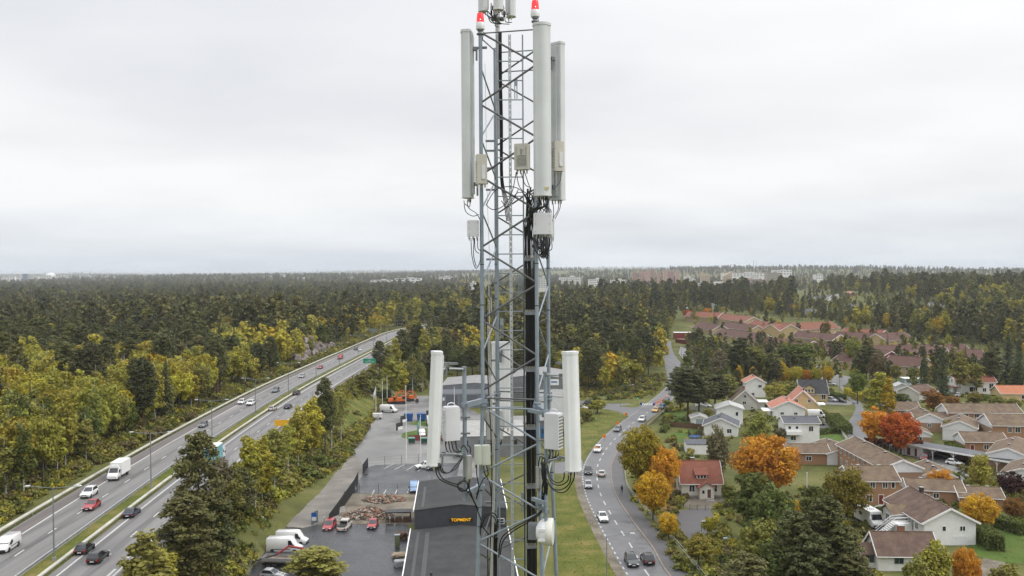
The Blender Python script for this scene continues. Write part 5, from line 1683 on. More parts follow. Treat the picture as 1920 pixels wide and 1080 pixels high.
block('big white box store on the skyline', 1468, 507, 516, 34, 2900, M_fwhite, 30, 'warehouse', 6, 2)
block('long low white hall on the skyline', 1400, 512, 519, 86, 2600, M_fwhite, 40, 'warehouse', 14, 2)
block('pale hall among far roofs', 1415, 516, 528, 14, 2300, M_fwhite, 20, cols=4, rows=4)
block('wide reddish low block under the white halls', 1400, 524, 532, 60, 2150, mat('far_red_wall', (.36, .24, .20), .8, var=.1, scale=.05), 20, cols=14, rows=2)
block('wide white low block under the beige towers', 1340, 531, 540, 90, 1800, M_fwhite, 20, cols=20, rows=2)
block('white hall with pitched top near the right wood', 1536, 515, 524, 14, 2300, M_fwhite, 20, cols=3, rows=2)
block('small bluish office tower far on the left skyline', 46, 514, 524, 8, 4200, mat('far_blue_tower', (.10, .15, .22), .5, var=.1, scale=.05), 14, 'tower_block', 4, 8)
for i, (x_, t_, b_, w_, Y_) in enumerate([(15, 519, 524, 24, 4300), (35, 518, 524, 22, 4350), (62, 518, 524, 18, 4250), (85, 517, 522, 24, 4700), (118, 517, 521, 30, 4800), (160, 517, 521, 36, 4900), (200, 518, 521, 26, 4800), (500, 517, 521, 16, 3900), (530, 515, 519, 10, 4000), (765, 522, 527, 50, 2600), (715, 525, 528, 40, 2500), (835, 519, 523, 24, 3000), (560, 520, 523, 20, 3600), (885, 531, 536, 14, 1300)]):
    block('pale low building number in the far town'.replace('number ', ['beside the office tower', 'left of the office tower', 'right of the office tower', 'below the far dome', 'right of the far dome', 'at the far left hills', 'between the far left hills', 'on the far ridge left of centre', 'small and tall on the far ridge', 'beyond the motorway wood', 'long and low beyond the motorway wood', 'left of the mast top', 'near the far ridge gap', 'with red roof by the mast'][i] + ' '), x_, t_, b_ + 3, w_, Y_, M_fwhite, 16, 'town_building', 5, 2)
dpos = A(95, 516, 5200)
dome = thing('dome', 'pale round dome far on the left skyline', 'dome', (dpos.x, 5200, dpos.z - 14))
MB().lathe([(26, 0), (26, 14), (24, 18), (19, 23), (11, 27), (2, 28.5)], 20).build('shell', M_fwhite, dome, True)
for (x_, t_, lb_) in ((1413, 488, 'tall thin radio mast on the skyline'), (1419, 491, 'shorter thin radio mast on the skyline'), (1178, 503, 'thin mast left of the pink towers')):
    a_ = A(x_, t_, 3200); b_ = A(x_, 516, 3200)
    o_ = thing('radio_mast', lb_, 'mast', (b_.x, 3200, b_.z - 10))
    MB().bar((0, 0, 0), (0, 0, a_.z - b_.z + 10), 1.1, 5, .7).build('shaft', M_galv, o_)
    MB().bar((0, 0, a_.z - b_.z + 10), (0, 0, a_.z - b_.z + 16), .4, 5, .2).build('tip', M_galv, o_)

# ---------------------------------------------------------------- vehicles
M_paint = paint('car_paint')
M_tyre = mat('tyre_rubber', (.018, .018, .019), .8, var=.1)
M_rim = mat('alloy_rim', (.38, .38, .39), .35, .7, var=.1)
M_hl = mat('headlamp_glass', (.75, .76, .78), .15, var=0)
M_tl = mat('tail_lamp_glass', (.35, .012, .012), .2, var=0)
M_plate = mat('number_plate', (.7, .7, .68), .5, var=0)
M_cglass = mat('car_glass', (.018, .021, .025), .06, var=0, spec=.6)
M_black = mat('black_plastic', (.018, .018, .019), .6, var=.1)

def loft(rings, cap=True):
    mb = MB()
    n = len(rings[0])
    for r_ in rings:
        mb.v += [tuple(p) for p in r_]
    for i in range(len(rings) - 1):
        for k in range(n):
            mb.f.append([i * n + k, i * n + (k + 1) % n, (i + 1) * n + (k + 1) % n, (i + 1) * n + k]); mb.m.append(0)
    if cap:
        mb.f.append(list(range(n - 1, -1, -1))); mb.m.append(0)
        mb.f.append([(len(rings) - 1) * n + k for k in range(n)]); mb.m.append(0)
    return mb

def ring(y, w, z0, z1, tuck=.06, round_=.1):
    return [(-w + tuck, y, z0), (w - tuck, y, z0), (w, y, z0 + .18), (w, y, z1 - round_ * 1.6), (w - round_ * .7, y, z1 - round_ * .2), (w * .6, y, z1), (-w * .6, y, z1), (-w + round_ * .7, y, z1 - round_ * .2), (-w, y, z1 - round_ * 1.6), (-w, y, z0 + .18)]

def quadplate(p, t=.015):
    p = [Vector(q) for q in p]
    n = (p[1] - p[0]).cross(p[3] - p[0]).normalized()
    mb = MB()
    mb.add([q + n * t for q in p] + [q - n * t for q in p], [(0, 1, 2, 3), (7, 6, 5, 4), (0, 4, 5, 1), (1, 5, 6, 2), (2, 6, 7, 3), (3, 7, 4, 0)])
    return mb

def inset(p, a, b):
    p = [Vector(q) for q in p]
    l = lambda u, v: (p[0] * (1 - u) + p[1] * u) * (1 - v) + (p[3] * (1 - u) + p[2] * u) * v
    return [l(a, b), l(1 - a, b), l(1 - a, 1 - b), l(a, 1 - b)]

def wheel(r=.32, w=.2):
    t = MB().lathe([(r * .62, -w / 2), (r * .93, -w / 2), (r, -w * .3), (r, w * .3), (r * .93, w / 2), (r * .62, w / 2)], 14, axis='x')
    h = MB().lathe([(r * .62, -w * .42), (r * .62, w * .42)], 12, axis='x')
    return t.mesh('tyre', [M_tyre], True), h.mesh('rim', [M_rim])

WH = {}

def carspec(kind):
    P = dict(hatch=(4.15, .86, .86, 1.46, -.62, .02, 1.35, 1.85), sedan=(4.65, .89, .88, 1.44, -.55, .15, 1.05, 1.75), wagon=(4.7, .89, .9, 1.48, -.62, .1, 1.75, 2.2), suv=(4.6, .92, 1.0, 1.68, -.75, -.1, 1.6, 2.12), mpv=(4.5, .9, 1.0, 1.72, -1.1, -.25, 1.7, 2.1))[kind]
    Ln, w, zb, zr, ws, wr, rr_, rb = P
    h = Ln / 2
    z0 = .22 if kind != 'suv' else .28
    rings = [ring(-h, w * .72, z0 + .16, zb - .36, round_=.1), ring(-h + .12, w * .9, z0 + .04, zb - .24), ring(-h + .55, w * .985, z0, zb - .12), ring(ws - .05, w, z0, zb - .02), ring(rr_, w, z0, zb), ring(h - .45, w * .985, z0 + .02, zb if kind != 'sedan' else zb - .02), ring(h - .1, w * .93, z0 + .08, zb - (.1 if kind != 'sedan' else .06)), ring(h, w * .82, z0 + .2, zb - .25)]
    S = [('body', loft(rings).mesh('body', [M_paint], True), None, [])]
    bw, tw = w * .95, w * .74
    yb0, yt0 = ws - .1, wr + .22
    yt1, yb1 = rr_ - .05, min(rb, h - .12)
    B = [(-bw, yb0, zb - .05), (bw, yb0, zb - .05), (bw, yb1, zb - .05), (-bw, yb1, zb - .05)]
    Tt = [(-tw, yt0, zr - .05), (tw, yt0, zr - .05), (tw, yt1, zr - .03), (-tw, yt1, zr - .03)]
    ym = (yt0 + yt1) / 2
    cab = MB().add(B + Tt + [(-tw * .9, yt0 + .25, zr), (tw * .9, yt0 + .25, zr), (tw * .9, yt1 - .2, zr), (-tw * .9, yt1 - .2, zr)],
                   [(0, 1, 5, 4), (1, 2, 6, 5), (2, 3, 7, 6), (3, 0, 4, 7), (4, 5, 9, 8), (5, 6, 10, 9), (6, 7, 11, 10), (7, 4, 8, 11), (8, 9, 10, 11)])
    S.append(('cabin', cab.mesh('cabin', [M_paint], True), None, []))
    S.append(('windscreen', quadplate(inset([B[0], B[1], Tt[1], Tt[0]], .06, .08)).mesh('windscreen', [M_cglass]), None, []))
    S.append(('rear_window', quadplate(inset([B[2], B[3], Tt[3], Tt[2]], .08, .14)).mesh('rear_window', [M_cglass]), None, []))
    S.append(('side_window', quadplate(inset([B[1], B[2], Tt[2], Tt[1]], .05, .16)).mesh('side_window', [M_cglass]), None, []))
    S.append(('side_window', quadplate(inset([B[3], B[0], Tt[0], Tt[3]], .05, .16)).mesh('side_window', [M_cglass]), None, []))
    wr_ = .35 if kind in ('suv', 'mpv') else .32
    if wr_ not in WH:
        WH[wr_] = wheel(wr_)
    for sx in (-1, 1):
        for yy in (-h + .85, h - .85):
            S.append(('wheel', None, (sx * (w - .08), yy, wr_), [('tyre', WH[wr_][0]), ('rim', WH[wr_][1])]))
        S.append(('headlight', MB().box((sx * w * .68, -h + .1, zb - .34), (.38, .2, .15)).mesh('headlight', [M_hl]), None, []))
        S.append(('tail_light', MB().box((sx * w * .76, h - .06, zb - .25), (.26, .16, .24)).mesh('tail_light', [M_tl]), None, []))
        S.append(('mirror', MB().box((sx * (w + .08), ws + .22, zb + .03), (.2, .12, .14)).mesh('mirror', [M_paint]), None, []))
    S.append(('number_plate', MB().box((0, h + .005, zb - .42), (.5, .03, .12)).mesh('number_plate', [M_plate]), None, []))
    S.append(('number_plate', MB().box((0, -h - .005, z0 + .22), (.5, .03, .12)).mesh('number_plate', [M_plate]), None, []))
    S.append(('grille', MB().box((0, -h + .02, z0 + .36), (w * .95, .06, .16)).mesh('grille', [M_black]), None, []))
    if kind in ('wagon', 'suv'):
        for sx in (-1, 1):
            S.append(('roof_rail', MB().bar((sx * tw * .9, yt0 + .2, zr + .04), (sx * tw * .9, yt1 - .1, zr + .04), .025, 5).mesh('roof_rail', [M_galv]), None, []))
    return S

def vanspec(kind):
    Ln, w, zr = dict(van=(5.9, 1.0, 2.55), smallvan=(4.9, .95, 1.95))[kind]
    h = Ln / 2
    zb = 1.25 if kind == 'van' else 1.1
    def rg(y, ww, z0, z1):
        return [(-ww + .05, y, z0), (ww - .05, y, z0), (ww, y, z0 + .2), (ww, y, z0 + (z1 - z0) * .5), (ww * .93, y, z1 - .14), (ww * .8, y, z1), (-ww * .8, y, z1), (-ww * .93, y, z1 - .14), (-ww, y, z0 + (z1 - z0) * .5), (-ww, y, z0 + .2)]
    fz = zb - .2
    rings = [rg(-h, w * .78, .4, fz - .35), rg(-h + .15, w * .93, .3, fz - .08), rg(-h + .85, w * .99, .27, zb + .05), rg(-h + 1.55, w, .27, zr - .12), rg(-h + 1.95, w, .27, zr), rg(h - .1, w, .27, zr), rg(h, w * .97, .35, zr - .08)]
    S = [('body', loft(rings).mesh('body', [M_paint], True), None, [])]
    a0, a1 = -h + .92, -h + 1.58
    ws_ = [(-w * .86, a0, zb + .09), (w * .86, a0, zb + .09), (w * .8, a1 - .03, zr - .22), (-w * .8, a1 - .03, zr - .22)]
    S.append(('windscreen', quadplate(ws_, .03).mesh('windscreen', [M_cglass]), None, []))
    for sx in (-1, 1):
        q = [(sx * (w + .005), -h + 1.15, zb + .02), (sx * (w + .005), -h + 2.1, zb + .02), (sx * (w * .955), -h + 2.1, zr - .35), (sx * (w * .955), -h + 1.62, zr - .35)]
        S.append(('side_window', quadplate(q if sx > 0 else q[::-1], .02).mesh('side_window', [M_cglass]), None, []))
        S.append(('mirror', MB().box((sx * (w + .16), -h + 1.15, zb + .15), (.22, .14, .34)).mesh('mirror', [M_black]), None, []))
        S.append(('headlight', MB().box((sx * w * .72, -h + .1, fz - .32), (.34, .24, .26)).mesh('headlight', [M_hl]), None, []))
        S.append(('tail_light', MB().box((sx * w * .93, h - .01, 1.2), (.12, .08, .6)).mesh('tail_light', [M_tl]), None, []))
        for yy in (-h + 1.0, h - 1.05):
            if .36 not in WH:
                WH[.36] = wheel(.36, .24)
            S.append(('wheel', None, (sx * (w - .1), yy, .36), [('tyre', WH[.36][0]), ('rim', WH[.36][1])]))
        S.append(('side_moulding', MB().box((sx * (w + .005), .4, .72), (.03, Ln * .55, .1)).mesh('side_moulding', [M_black]), None, []))
    S.append(('rear_door_seam', MB().box((0, h + .0, 1.4), (.03, .03, zr - .8)).mesh('rear_door_seam', [M_black]), None, []))
    S.append(('bumper', MB().box((0, -h + .02, .48), (w * 1.7, .2, .24)).mesh('bumper', [M_black]), None, []))
    S.append(('number_plate', MB().box((0, h + .01, .75), (.5, .03, .12)).mesh('number_plate', [M_plate]), None, []))
    return S

def truckspec(kind):
    S = []
    if .42 not in WH:
        WH[.42] = wheel(.42, .28)
    cabz = 2.2 if kind == 'box' else 2.75
    Ln = 7.2 if kind == 'box' else 9.0
    h = Ln / 2
    w = 1.02 if kind == 'box' else 1.2
    cl = 2.0
    if kind == 'box':
        rings = [ring(-h, w * .8, .5, 1.0), ring(-h + .2, w * .95, .42, 1.2), ring(-h + .8, w, .4, 1.42), ring(-h + 1.4, w * .98, .4, 2.2), ring(-h + cl, w * .98, .4, cabz + .1)]
    else:
        rings = [ring(-h, w * .95, .55, 2.0), ring(-h + .12, w, .5, cabz - .1), ring(-h + .5, w, .5, cabz), ring(-h + cl, w, .5, cabz)]
    S.append(('cab', loft(rings).mesh('cab', [M_paint], True), None, []))
    if kind == 'box':
        q = [(-w * .84, -h + .86, 1.46), (w * .84, -h + .86, 1.46), (w * .78, -h + 1.38, 2.13), (-w * .78, -h + 1.38, 2.13)]
    else:
        q = [(-w * .9, -h + .05, 1.55), (w * .9, -h + .05, 1.55), (w * .86, -h + .11, 2.4), (-w * .86, -h + .11, 2.4)]
    S.append(('windscreen', quadplate(q, .03).mesh('windscreen', [M_cglass]), None, []))
    for sx in (-1, 1):
        S.append(('side_window', MB().box((sx * (w - .005), -h + 1.5, 1.75 if kind == 'box' else 1.95), (.04, .7, .55)).mesh('side_window', [M_cglass]), None, []))
        S.append(('mirror', MB().box((sx * (w + .18), -h + .95, 1.7), (.2, .12, .4)).mesh('mirror', [M_black]), None, []))
        S.append(('headlight', MB().box((sx * w * .74, -h + .04, .85), (.3, .16, .2)).mesh('headlight', [M_hl]), None, []))
        for yy in (-h + 1.0, h - 1.3) + ((h - 2.4,) if kind != 'box' else ()):
            S.append(('wheel', None, (sx * (w - .14), yy, .42), [('tyre', WH[.42][0]), ('rim', WH[.42][1])]))
    S.append(('chassis', MB().box((0, .4, .62), (w * 1.5, Ln - 1.0, .22)).mesh('chassis', [M_black]), None, []))
    if kind == 'box':
        S.append(('cargo_box', MB().box((0, h - 2.45, 1.95), (2.2, 4.9, 2.4)).mesh('cargo_box', [mat('white_box_panel', (.74, .74, .73), .4, var=.05)]), None, []))
        S.append(('wind_deflector', MB().box((0, -h + 1.65, 2.6), (1.7, .9, .5), top=.8).mesh('wind_deflector', [M_paint]), None, []))
    elif kind == 'trailer':
        S.append(('cargo_box', MB().box((0, h - 3.3, 2.4), (2.5, 6.6, 2.9)).mesh('cargo_box', [mat('teal_tarpaulin', (.14, .36, .40), .5, var=.35, scale=.8)]), None, []))
        S.append(('cargo_roof', MB().box((0, h - 3.3, 3.88), (2.54, 6.64, .08)).mesh('cargo_roof', [mat('white_box_panel', (.74, .74, .73), .4, var=.05)]), None, []))
    elif kind == 'crane':
        dk = MB().box((0, h - 2.9, 1.15), (2.4, 5.6, .18))
        S.append(('flatbed', dk.mesh('flatbed', [mat('weathered_deck', (.22, .17, .14), .8, var=.3, scale=1.5)]), None, []))
        for sx in (-1, 1):
            S.append(('side_board', MB().box((sx * 1.2, h - 2.9, 1.48), (.06, 5.6, .5)).mesh('side_board', [mat('grey_side_board', (.36, .36, .35), .5, .3, var=.15)]), None, []))
        S.append(('tail_board', MB().box((0, h - .1, 1.48), (2.34, .06, .5)).mesh('tail_board', [M_galv]), None, []))
        cr_ = mat('crane_red', (.26, .015, .02), .4, var=.15)
        S.append(('crane_column', MB().box((.3, -h + 2.35, 2.0), (.5, .5, 2.2)).mesh('crane_column', [cr_]), None, []))
        S.append(('crane_boom', MB().bar((.3, -h + 2.35, 3.05), (.1, -h + 4.6, 3.4), .2, 6).bar((.1, -h + 4.6, 3.4), (-.6, h - 2.6, 2.2), .17, 6).mesh('crane_boom', [cr_]), None, []))
        S.append(('crane_grab', MB().bar((-.6, h - 2.6, 2.2), (-1.4, h + .9, 1.2), .16, 6, .1).bar((-1.4, h + .9, 1.2), (-1.6, h + 1.5, .8), .25, 6, .1).mesh('crane_grab', [M_dark]), None, []))
        S.append(('beacon_bar', MB().box((0, -h + .9, cabz + .12), (1.2, .3, .18)).mesh('beacon_bar', [M_blueclad]), None, []))
    return S

SPEC = {}

def spawn(kind, name, label, cat, loc, rz, color, group=None, scale=1.0):
    if kind not in SPEC:
        SPEC[kind] = vanspec(kind) if kind in ('van', 'smallvan') else truckspec(kind) if kind in ('box', 'trailer', 'crane') else carspec(kind)
    e = thing(name, label, cat, loc, rz, group)
    e.scale = (scale,) * 3
    for nm, me, lc, kids in SPEC[kind]:
        if me is None:
            o = empty(nm, lc); o.parent = e
            for kn, km in kids:
                put(kn, km, o)
        else:
            put(nm, me, e, lc, color=color)
    return e

CC = {'white': (.72, .72, .71), 'red': (.33, .012, .018), 'black': (.012, .012, .014), 'dblue': (.012, .022, .045), 'silver': (.36, .37, .38), 'grey': (.11, .12, .13), 'yellow': (.72, .38, .01), 'blue': (.03, .12, .28), 'dred': (.2, .01, .015), 'dgreen': (.02, .03, .028), 'beige': (.5, .47, .42)}

def hw_car(kind, col, px, py, label, away, cat='car', name='car'):
    p = G(px, py, z=HWZ)
    y = p.y
    rz = math.atan2(-(float(XL(y + 8)) - float(XL(y - 8))), 16.0)
    return spawn(kind, name, label, cat, (p.x, p.y, HWZ + .005), rz + (math.pi if away else 0), CC[col], 'vehicles on the motorway')

hw_car('smallvan', 'white', 14, 1030, 'white delivery van cut by the left frame edge on the motorway', False, 'van', 'van')
hw_car('suv', 'white', 167, 930, 'white car just behind the red one on the oncoming lanes', False)
hw_car('sedan', 'red', 172, 953, 'bright red saloon nearest the guardrail on the oncoming lanes', False)
hw_car('box', 'white', 222, 895, 'white box truck on the oncoming lanes', False, 'truck', 'box_truck')
hw_car('hatch', 'grey', 381, 800, 'grey hatchback in the outer oncoming lane behind the truck', False)
hw_car('suv', 'grey', 376, 820, 'dark grey car in the inner oncoming lane behind the truck', False)
hw_car('hatch', 'white', 453, 757, 'white hatchback, outer one of the white pair on the oncoming lanes', False)
hw_car('wagon', 'white', 470, 759, 'white estate, inner one of the white pair on the oncoming lanes', False)
hw_car('mpv', 'grey', 517, 735, 'dark people carrier alone on the oncoming lanes', False)
hw_car('hatch', 'silver', 566, 708, 'silver hatchback following the dark people carrier', False)
hw_car('sedan', 'red', 600, 691, 'small red car far up the oncoming lanes', False)
hw_car('smallvan', 'red', 638, 673, 'red van far up the oncoming lanes', False, 'van', 'van')
hw_car('hatch', 'black', 667, 656, 'dark car of the farthest side-by-side pair', False)
hw_car('hatch', 'white', 675, 658, 'white car of the farthest side-by-side pair', False)
hw_car('sedan', 'grey', 700, 638, 'farthest grey car on the oncoming lanes', False)
hw_car('sedan', 'dblue', 247, 966, 'dark blue saloon with roof box driving away', True)
hw_car('hatch', 'black', 159, 1034, 'black hatchback in the inner lane driving away', True)
hw_car('wagon', 'black', 184, 1050, 'black estate car with roof rails driving away', True)
hw_car('trailer', 'white', 402, 868, 'teal sided lorry with white roof behind the tall pine', True, 'truck', 'lorry')
hw_car('wagon', 'beige', 511, 769, 'pale estate car driving away beyond the lorry', True)
hw_car('sedan', 'dblue', 540, 765, 'dark blue car driving away beside the pale estate', True)
hw_car('suv', 'black', 556, 740, 'black car driving away ahead of the pale estate', True)

cl_ = [(l + r_) / 2 for l, r_ in zip(LEg, REg)]

def rd_car(kind, col, px, py, label, away, cat='car', name='car', turn=0.0):
    p = G(px, py, z=0)
    i = min(range(1, len(cl_) - 1), key=lambda k: (cl_[k] - p).length)
    d = cl_[i + 1] - cl_[i - 1]
    rz = math.atan2(-d.x, d.y)
    return spawn(kind, name, label, cat, (p.x, p.y, .04), rz + (math.pi if away else 0) + turn, CC[col], 'vehicles on the curved road')

rd_car('suv', 'dgreen', 1184, 1058, 'dark SUV coming towards the camera at the bottom of the curved road', False)
rd_car('suv', 'black', 1214, 1054, 'black SUV with lit tail lamps driving away at the bottom of the curved road', True)
rd_car('sedan', 'white', 1130, 975, 'white saloon alone in the bend of the curved road', False)
rd_car('hatch', 'silver', 1103, 914, 'silver car following the black one past the side road', False)
rd_car('suv', 'black', 1103, 888, 'black car passing the mouth of the side road', False)
rd_car('hatch', 'beige', 1128, 892, 'pale hatchback driving away beside the black car', True)
rd_car('suv', 'white', 1121, 847, 'white car below the orange road signs on the bend', False)
rd_car('wagon', 'grey', 1158, 808, 'dark grey estate by the uppermost orange road sign', False)
rd_car('suv', 'white', 1204, 790, 'white SUV beside the timber crash barrier', False)
rd_car('sedan', 'yellow', 1229, 772, 'yellow taxi near the roadworks', False)
rd_car('suv', 'black', 1241, 766, 'black car right behind the yellow taxi', False)
rd_car('smallvan', 'dblue', 1249, 757, 'dark van beside the orange roadwork cones', False, 'van', 'van')

def lot(kind, col, px, py, deg, label, cat='car', name='car', group='parked vehicles', z=None, scale=1.0):
    p = G(px, py)
    return spawn(kind, name, label, cat, (p.x, p.y, p.z + .05), R(deg), CC[col] if isinstance(col, str) else col, group, scale)

lot('mpv', 'red', 618, 992, -3, 'red people carrier parked by the rubble yard, left of the white pickup')
lot('hatch', 'red', 699, 989, 0, 'red car with bluish windscreen parked right of the rubble heap')
lot('van', 'white', 534, 1035, 88, 'long white van parked nose right beside the crane lorry', 'van', 'van')
lot('van', 'white', 548, 1020, 86, 'white van half hidden behind the long white van', 'van', 'van', scale=.93)
lot('crane', 'white', 543, 1064, 82, 'flatbed lorry with folded red loading crane', 'truck', 'crane_lorry')
lot('hatch', 'silver', 512, 1084, 80, 'silver car cut by the lower frame edge beside the crane lorry')
lot('smallvan', (.2, .32, .5), 776, 921, 8, 'blue van with white roof beside the warehouse wall', 'van', 'van')
lot('suv', 'white', 795, 878, -60, 'white SUV parked in front of the grey office block')
lot('hatch', 'black', 814, 880, -55, 'dark car beside the white SUV at the office block')
lot('van', 'white', 729, 773, 75, 'white service van with blue lettering by the orange excavators', 'van', 'van')
lot('van', 'white', 806, 796, 10, 'white van parked beside the blue skips', 'van', 'van')
lot('smallvan', 'white', 791, 818, 10, 'white van parked behind the red board fence', 'van', 'van')
lot('smallvan', 'silver', 808, 816, 8, 'silver van at the right end of the red board fence', 'van', 'van')
lot('hatch', 'white', 1092, 767, 70, 'white car at the front of the parked row by the wood')
lot('sedan', 'dblue', 1102, 762, 72, 'dark blue car in the middle of the parked row by the wood')
lot('wagon', 'dgreen', 1108, 758, 72, 'dark green estate at the back of the parked row by the wood')
lot('hatch', 'white', 1558, 722, 60, 'white car on the turning place above the black-roofed house')
lot('mpv', 'silver', 1560, 753, 30, 'silver car on the drive beside the yellow house')
lot('hatch', 'black', 1577, 754, 35, 'dark car on the drive beside the yellow house')
lot('sedan', 'silver', 1533, 797, 85, 'silver saloon on the drive by the white grey-roofed house')
lot('van', 'white', 1531, 783, 82, 'white van beside the salmon-roofed house', 'van', 'van')
lot('hatch', 'white', 1801, 744, 70, 'white hatchback under the red-roofed carport')
lot('hatch', 'dred', 1733, 862, -30, 'red car parked at the edge of the carport yard')
lot('hatch', 'white', 1790, 872, 40, 'white car inside the long carport')
lot('hatch', 'black', 1765, 858, 40, 'dark car inside the long carport')
lot('hatch', 'white', 1286, 669, 15, 'white car on the red garage forecourt')
lot('mpv', 'white', 1322, 764, 60, 'white car by the little green-grey shed')
lot('hatch', 'silver', 1534, 720, 80, 'pale car at the edge of the turning place')
lot('hatch', 'white', 1690, 655, 80, 'white car at the end of the dark-roofed terrace')
lot('hatch', 'white', 1532, 690, 80, 'white car on the parking area below the terraces')
lot('hatch', 'silver', 1512, 686, 80, 'silver car on the parking area below the terraces')

e = lot('sedan', 'beige', 646, 992, 176, 'white pickup with dark covered bed between the two red cars', 'pickup', 'pickup_truck')
for c_ in list(e.children):
    if c_.name.split('.')[0] in ('cabin', 'windscreen', 'rear_window', 'side_window'):
        bpy.data.objects.remove(c_)
e.scale = (1.05, 1.15, 1.1)
cb = MB().box((0, -.35, 1.2), (1.62, 1.7, .75), top=.82).build('cabin', M_paint, e, color=CC['beige'])
MB().box((0, .48, 1.24), (1.25, .12, .42)).build('rear_window', M_cglass, e)
MB().box((0, -1.15, 1.22), (1.25, .14, .45)).build('windscreen', M_cglass, e)
for sx in (-1, 1):
    MB().box((sx * .74, -.35, 1.24), (.1, 1.3, .38)).build('side_window', M_cglass, e)
MB().box((0, 1.35, .92), (1.4, 1.5, .12)).build('bed_cover', M_black, e)

p = G(1642, 992)
mh = thing('motorhome', 'white motorhome parked nose to the camera beside the white villa', 'motorhome', (p.x, p.y + 3, .06), R(6))
mb = MB().box((0, .6, 1.75), (2.3, 6.2, 2.5))
mb.build('body', mat('motorhome_white', (.75, .75, .74), .35, var=.05), mh)
loft([ring(-3.5, .8, .45, 1.0), ring(-3.35, 1.0, .35, 1.2), ring(-2.9, 1.1, .35, 1.55), ring(-2.4, 1.12, .35, 2.6)]).build('cab', mat('motorhome_white', (.75, .75, .74), .35, var=.05), mh, True)
quadplate([(-.98, -2.94, 1.62), (.98, -2.94, 1.62), (.95, -2.46, 2.5), (-.95, -2.46, 2.5)], .05).build('windscreen', M_cglass, mh)
MB().box((0, -3.45, .62), (1.9, .12, .3)).build('grille', M_black, mh)
for sx in (-1, 1):
    MB().box((sx * .8, -3.4, 1.0), (.4, .2, .16)).build('headlight', M_hl, mh)
    MB().box((sx * 1.28, -2.7, 1.9), (.25, .14, .5)).build('mirror', M_trim, mh)
    for yy in (-2.3, 2.4):
        w_ = empty('wheel', (sx * 1.0, yy, .36)); w_.parent = mh
        put('tyre', WH[.36][0], w_); put('rim', WH[.36][1], w_)
    MB().box((sx * 1.16, 1.2, 1.9), (.04, 1.2, .6)).build('side_window', M_cglass, mh)
for yy in (-.5, 1.2, 2.6):
    MB().box((0.2, yy, 3.05), (.7, .7, .12)).build('roof_hatch', mat('grey_hatch', (.5, .51, .52), .4, var=.1), mh)

M_orange = mat('digger_orange', (.55, .13, .02), .45, var=.15)

def digger(px, py, deg, label, s=1.0):
    p = G(px, py)
    d = thing('excavator', label, 'excavator', (p.x, p.y, .03), R(deg))
    d.scale = (s, s, s)
    for sx in (-1, 1):
        MB().prism([(-1.6, .25), (-1.25, 0), (1.25, 0), (1.6, .25), (1.6, .55), (1.25, .8), (-1.25, .8), (-1.6, .55)], sx * 1.05 - .25, sx * 1.05 + .25, 'x').build('track', M_black, d)
    MB().box((0, 0, .75), (1.6, 1.6, .5)).build('turntable', M_dark, d)
    MB().box((0, .75, 1.5), (2.4, 2.3, 1.1)).build('engine_house', M_orange, d)
    MB().box((0, 1.75, 1.45), (2.3, .5, 1.2)).build('counterweight', M_dark, d)
    cb_ = MB().box((-.7, -.75, 1.85), (1.0, 1.5, 1.7), top=.9).build('cab', M_orange, d)
    MB().box((-.7, -1.49, 2.05), (.82, .06, 1.1)).build('windscreen', M_cglass, cb_)
    for sx in (-1.2, -.2):
        MB().box((sx, -.8, 2.1), (.05, 1.1, .9)).build('side_window', M_cglass, cb_)
    MB().bar((.3, -.5, 1.6), (.3, -2.4, 4.1), .24, 4).bar((.3, -2.4, 4.1), (.3, -4.6, 3.6), .2, 4).build('boom', M_orange, d)
    MB().bar((.3, -4.4, 3.75), (.3, -5.1, 1.4), .17, 4).build('arm', M_orange, d)
    MB().prism([(-5.5, 1.5), (-4.7, 1.4), (-4.4, .6), (-5.0, .15), (-5.7, .5)], -.25, .85, 'x').build('bucket', M_dark, d)
    MB().bar((.3, -.9, 1.9), (.3, -2.2, 3.3), .07, 5).build('hydraulic_ram', M_galv, d)
    return d

digger(735, 757, 115, 'orange excavator nearest the flagpoles, arm raised', .95)
digger(753, 757, 95, 'orange excavator with arched boom behind the service van', 1.1)
digger(768, 752, -70, 'orange excavator with dark cab at the right end', 1.0)
p = G(803, 785)
wl_ = thing('wheel_loader', 'small yellow wheel loader behind the blue skips', 'loader', (p.x, p.y, .03), R(10))
MB().box((0, .6, 1.2), (1.6, 2.4, 1.0)).build('body', mat('loader_yellow', (.55, .28, .03), .5, var=.1), wl_)
MB().box((0, -.3, 2.1), (1.4, 1.3, 1.2)).build('cab', M_cglass, wl_)
for sx in (-1, 1):
    for yy in (-1, 1.2):
        MB().lathe([(.3, -.2), (.6, -.2), (.62, 0), (.6, .2), (.3, .2)], 12, (sx * .9, yy, .6), 'x').build('wheel', M_tyre, wl_)
MB().box((0, -2.6, .6), (2.0, .8, .8)).build('bucket', M_dark, wl_)

# ---------------------------------------------------------------- telecom mast
M_steel = mat('mast_steel', (.255, .30, .345), .42, .25, var=.12, scale=5.0)
M_brace = mat('brace_steel', (.125, .125, .125), .5, .3, var=.2, scale=6.0)
M_brace2 = mat('galvanised_brace', (.27, .31, .345), .45, .3, var=.15, scale=6.0)
M_cable = mat('black_cable', (.010, .010, .011), .42, var=.2, scale=8.0)
M_radome = mat('grey_radome', (.58, .60, .605), .5, var=.09, scale=1.2)
M_radw = mat('white_radome', (.70, .71, .715), .42, var=.06, scale=2.0)
M_rru = mat('beige_radio_casing', (.52, .50, .44), .5, var=.06, scale=3.0)
M_rruw = mat('white_radio_casing', (.62, .62, .645), .45, var=.05, scale=3.0)
M_slot = mat('louvre_slot', (.17, .165, .15), .6, var=.1)
M_conn = mat('connector_metal', (.42, .40, .36), .35, .7, var=.2, scale=9.0)
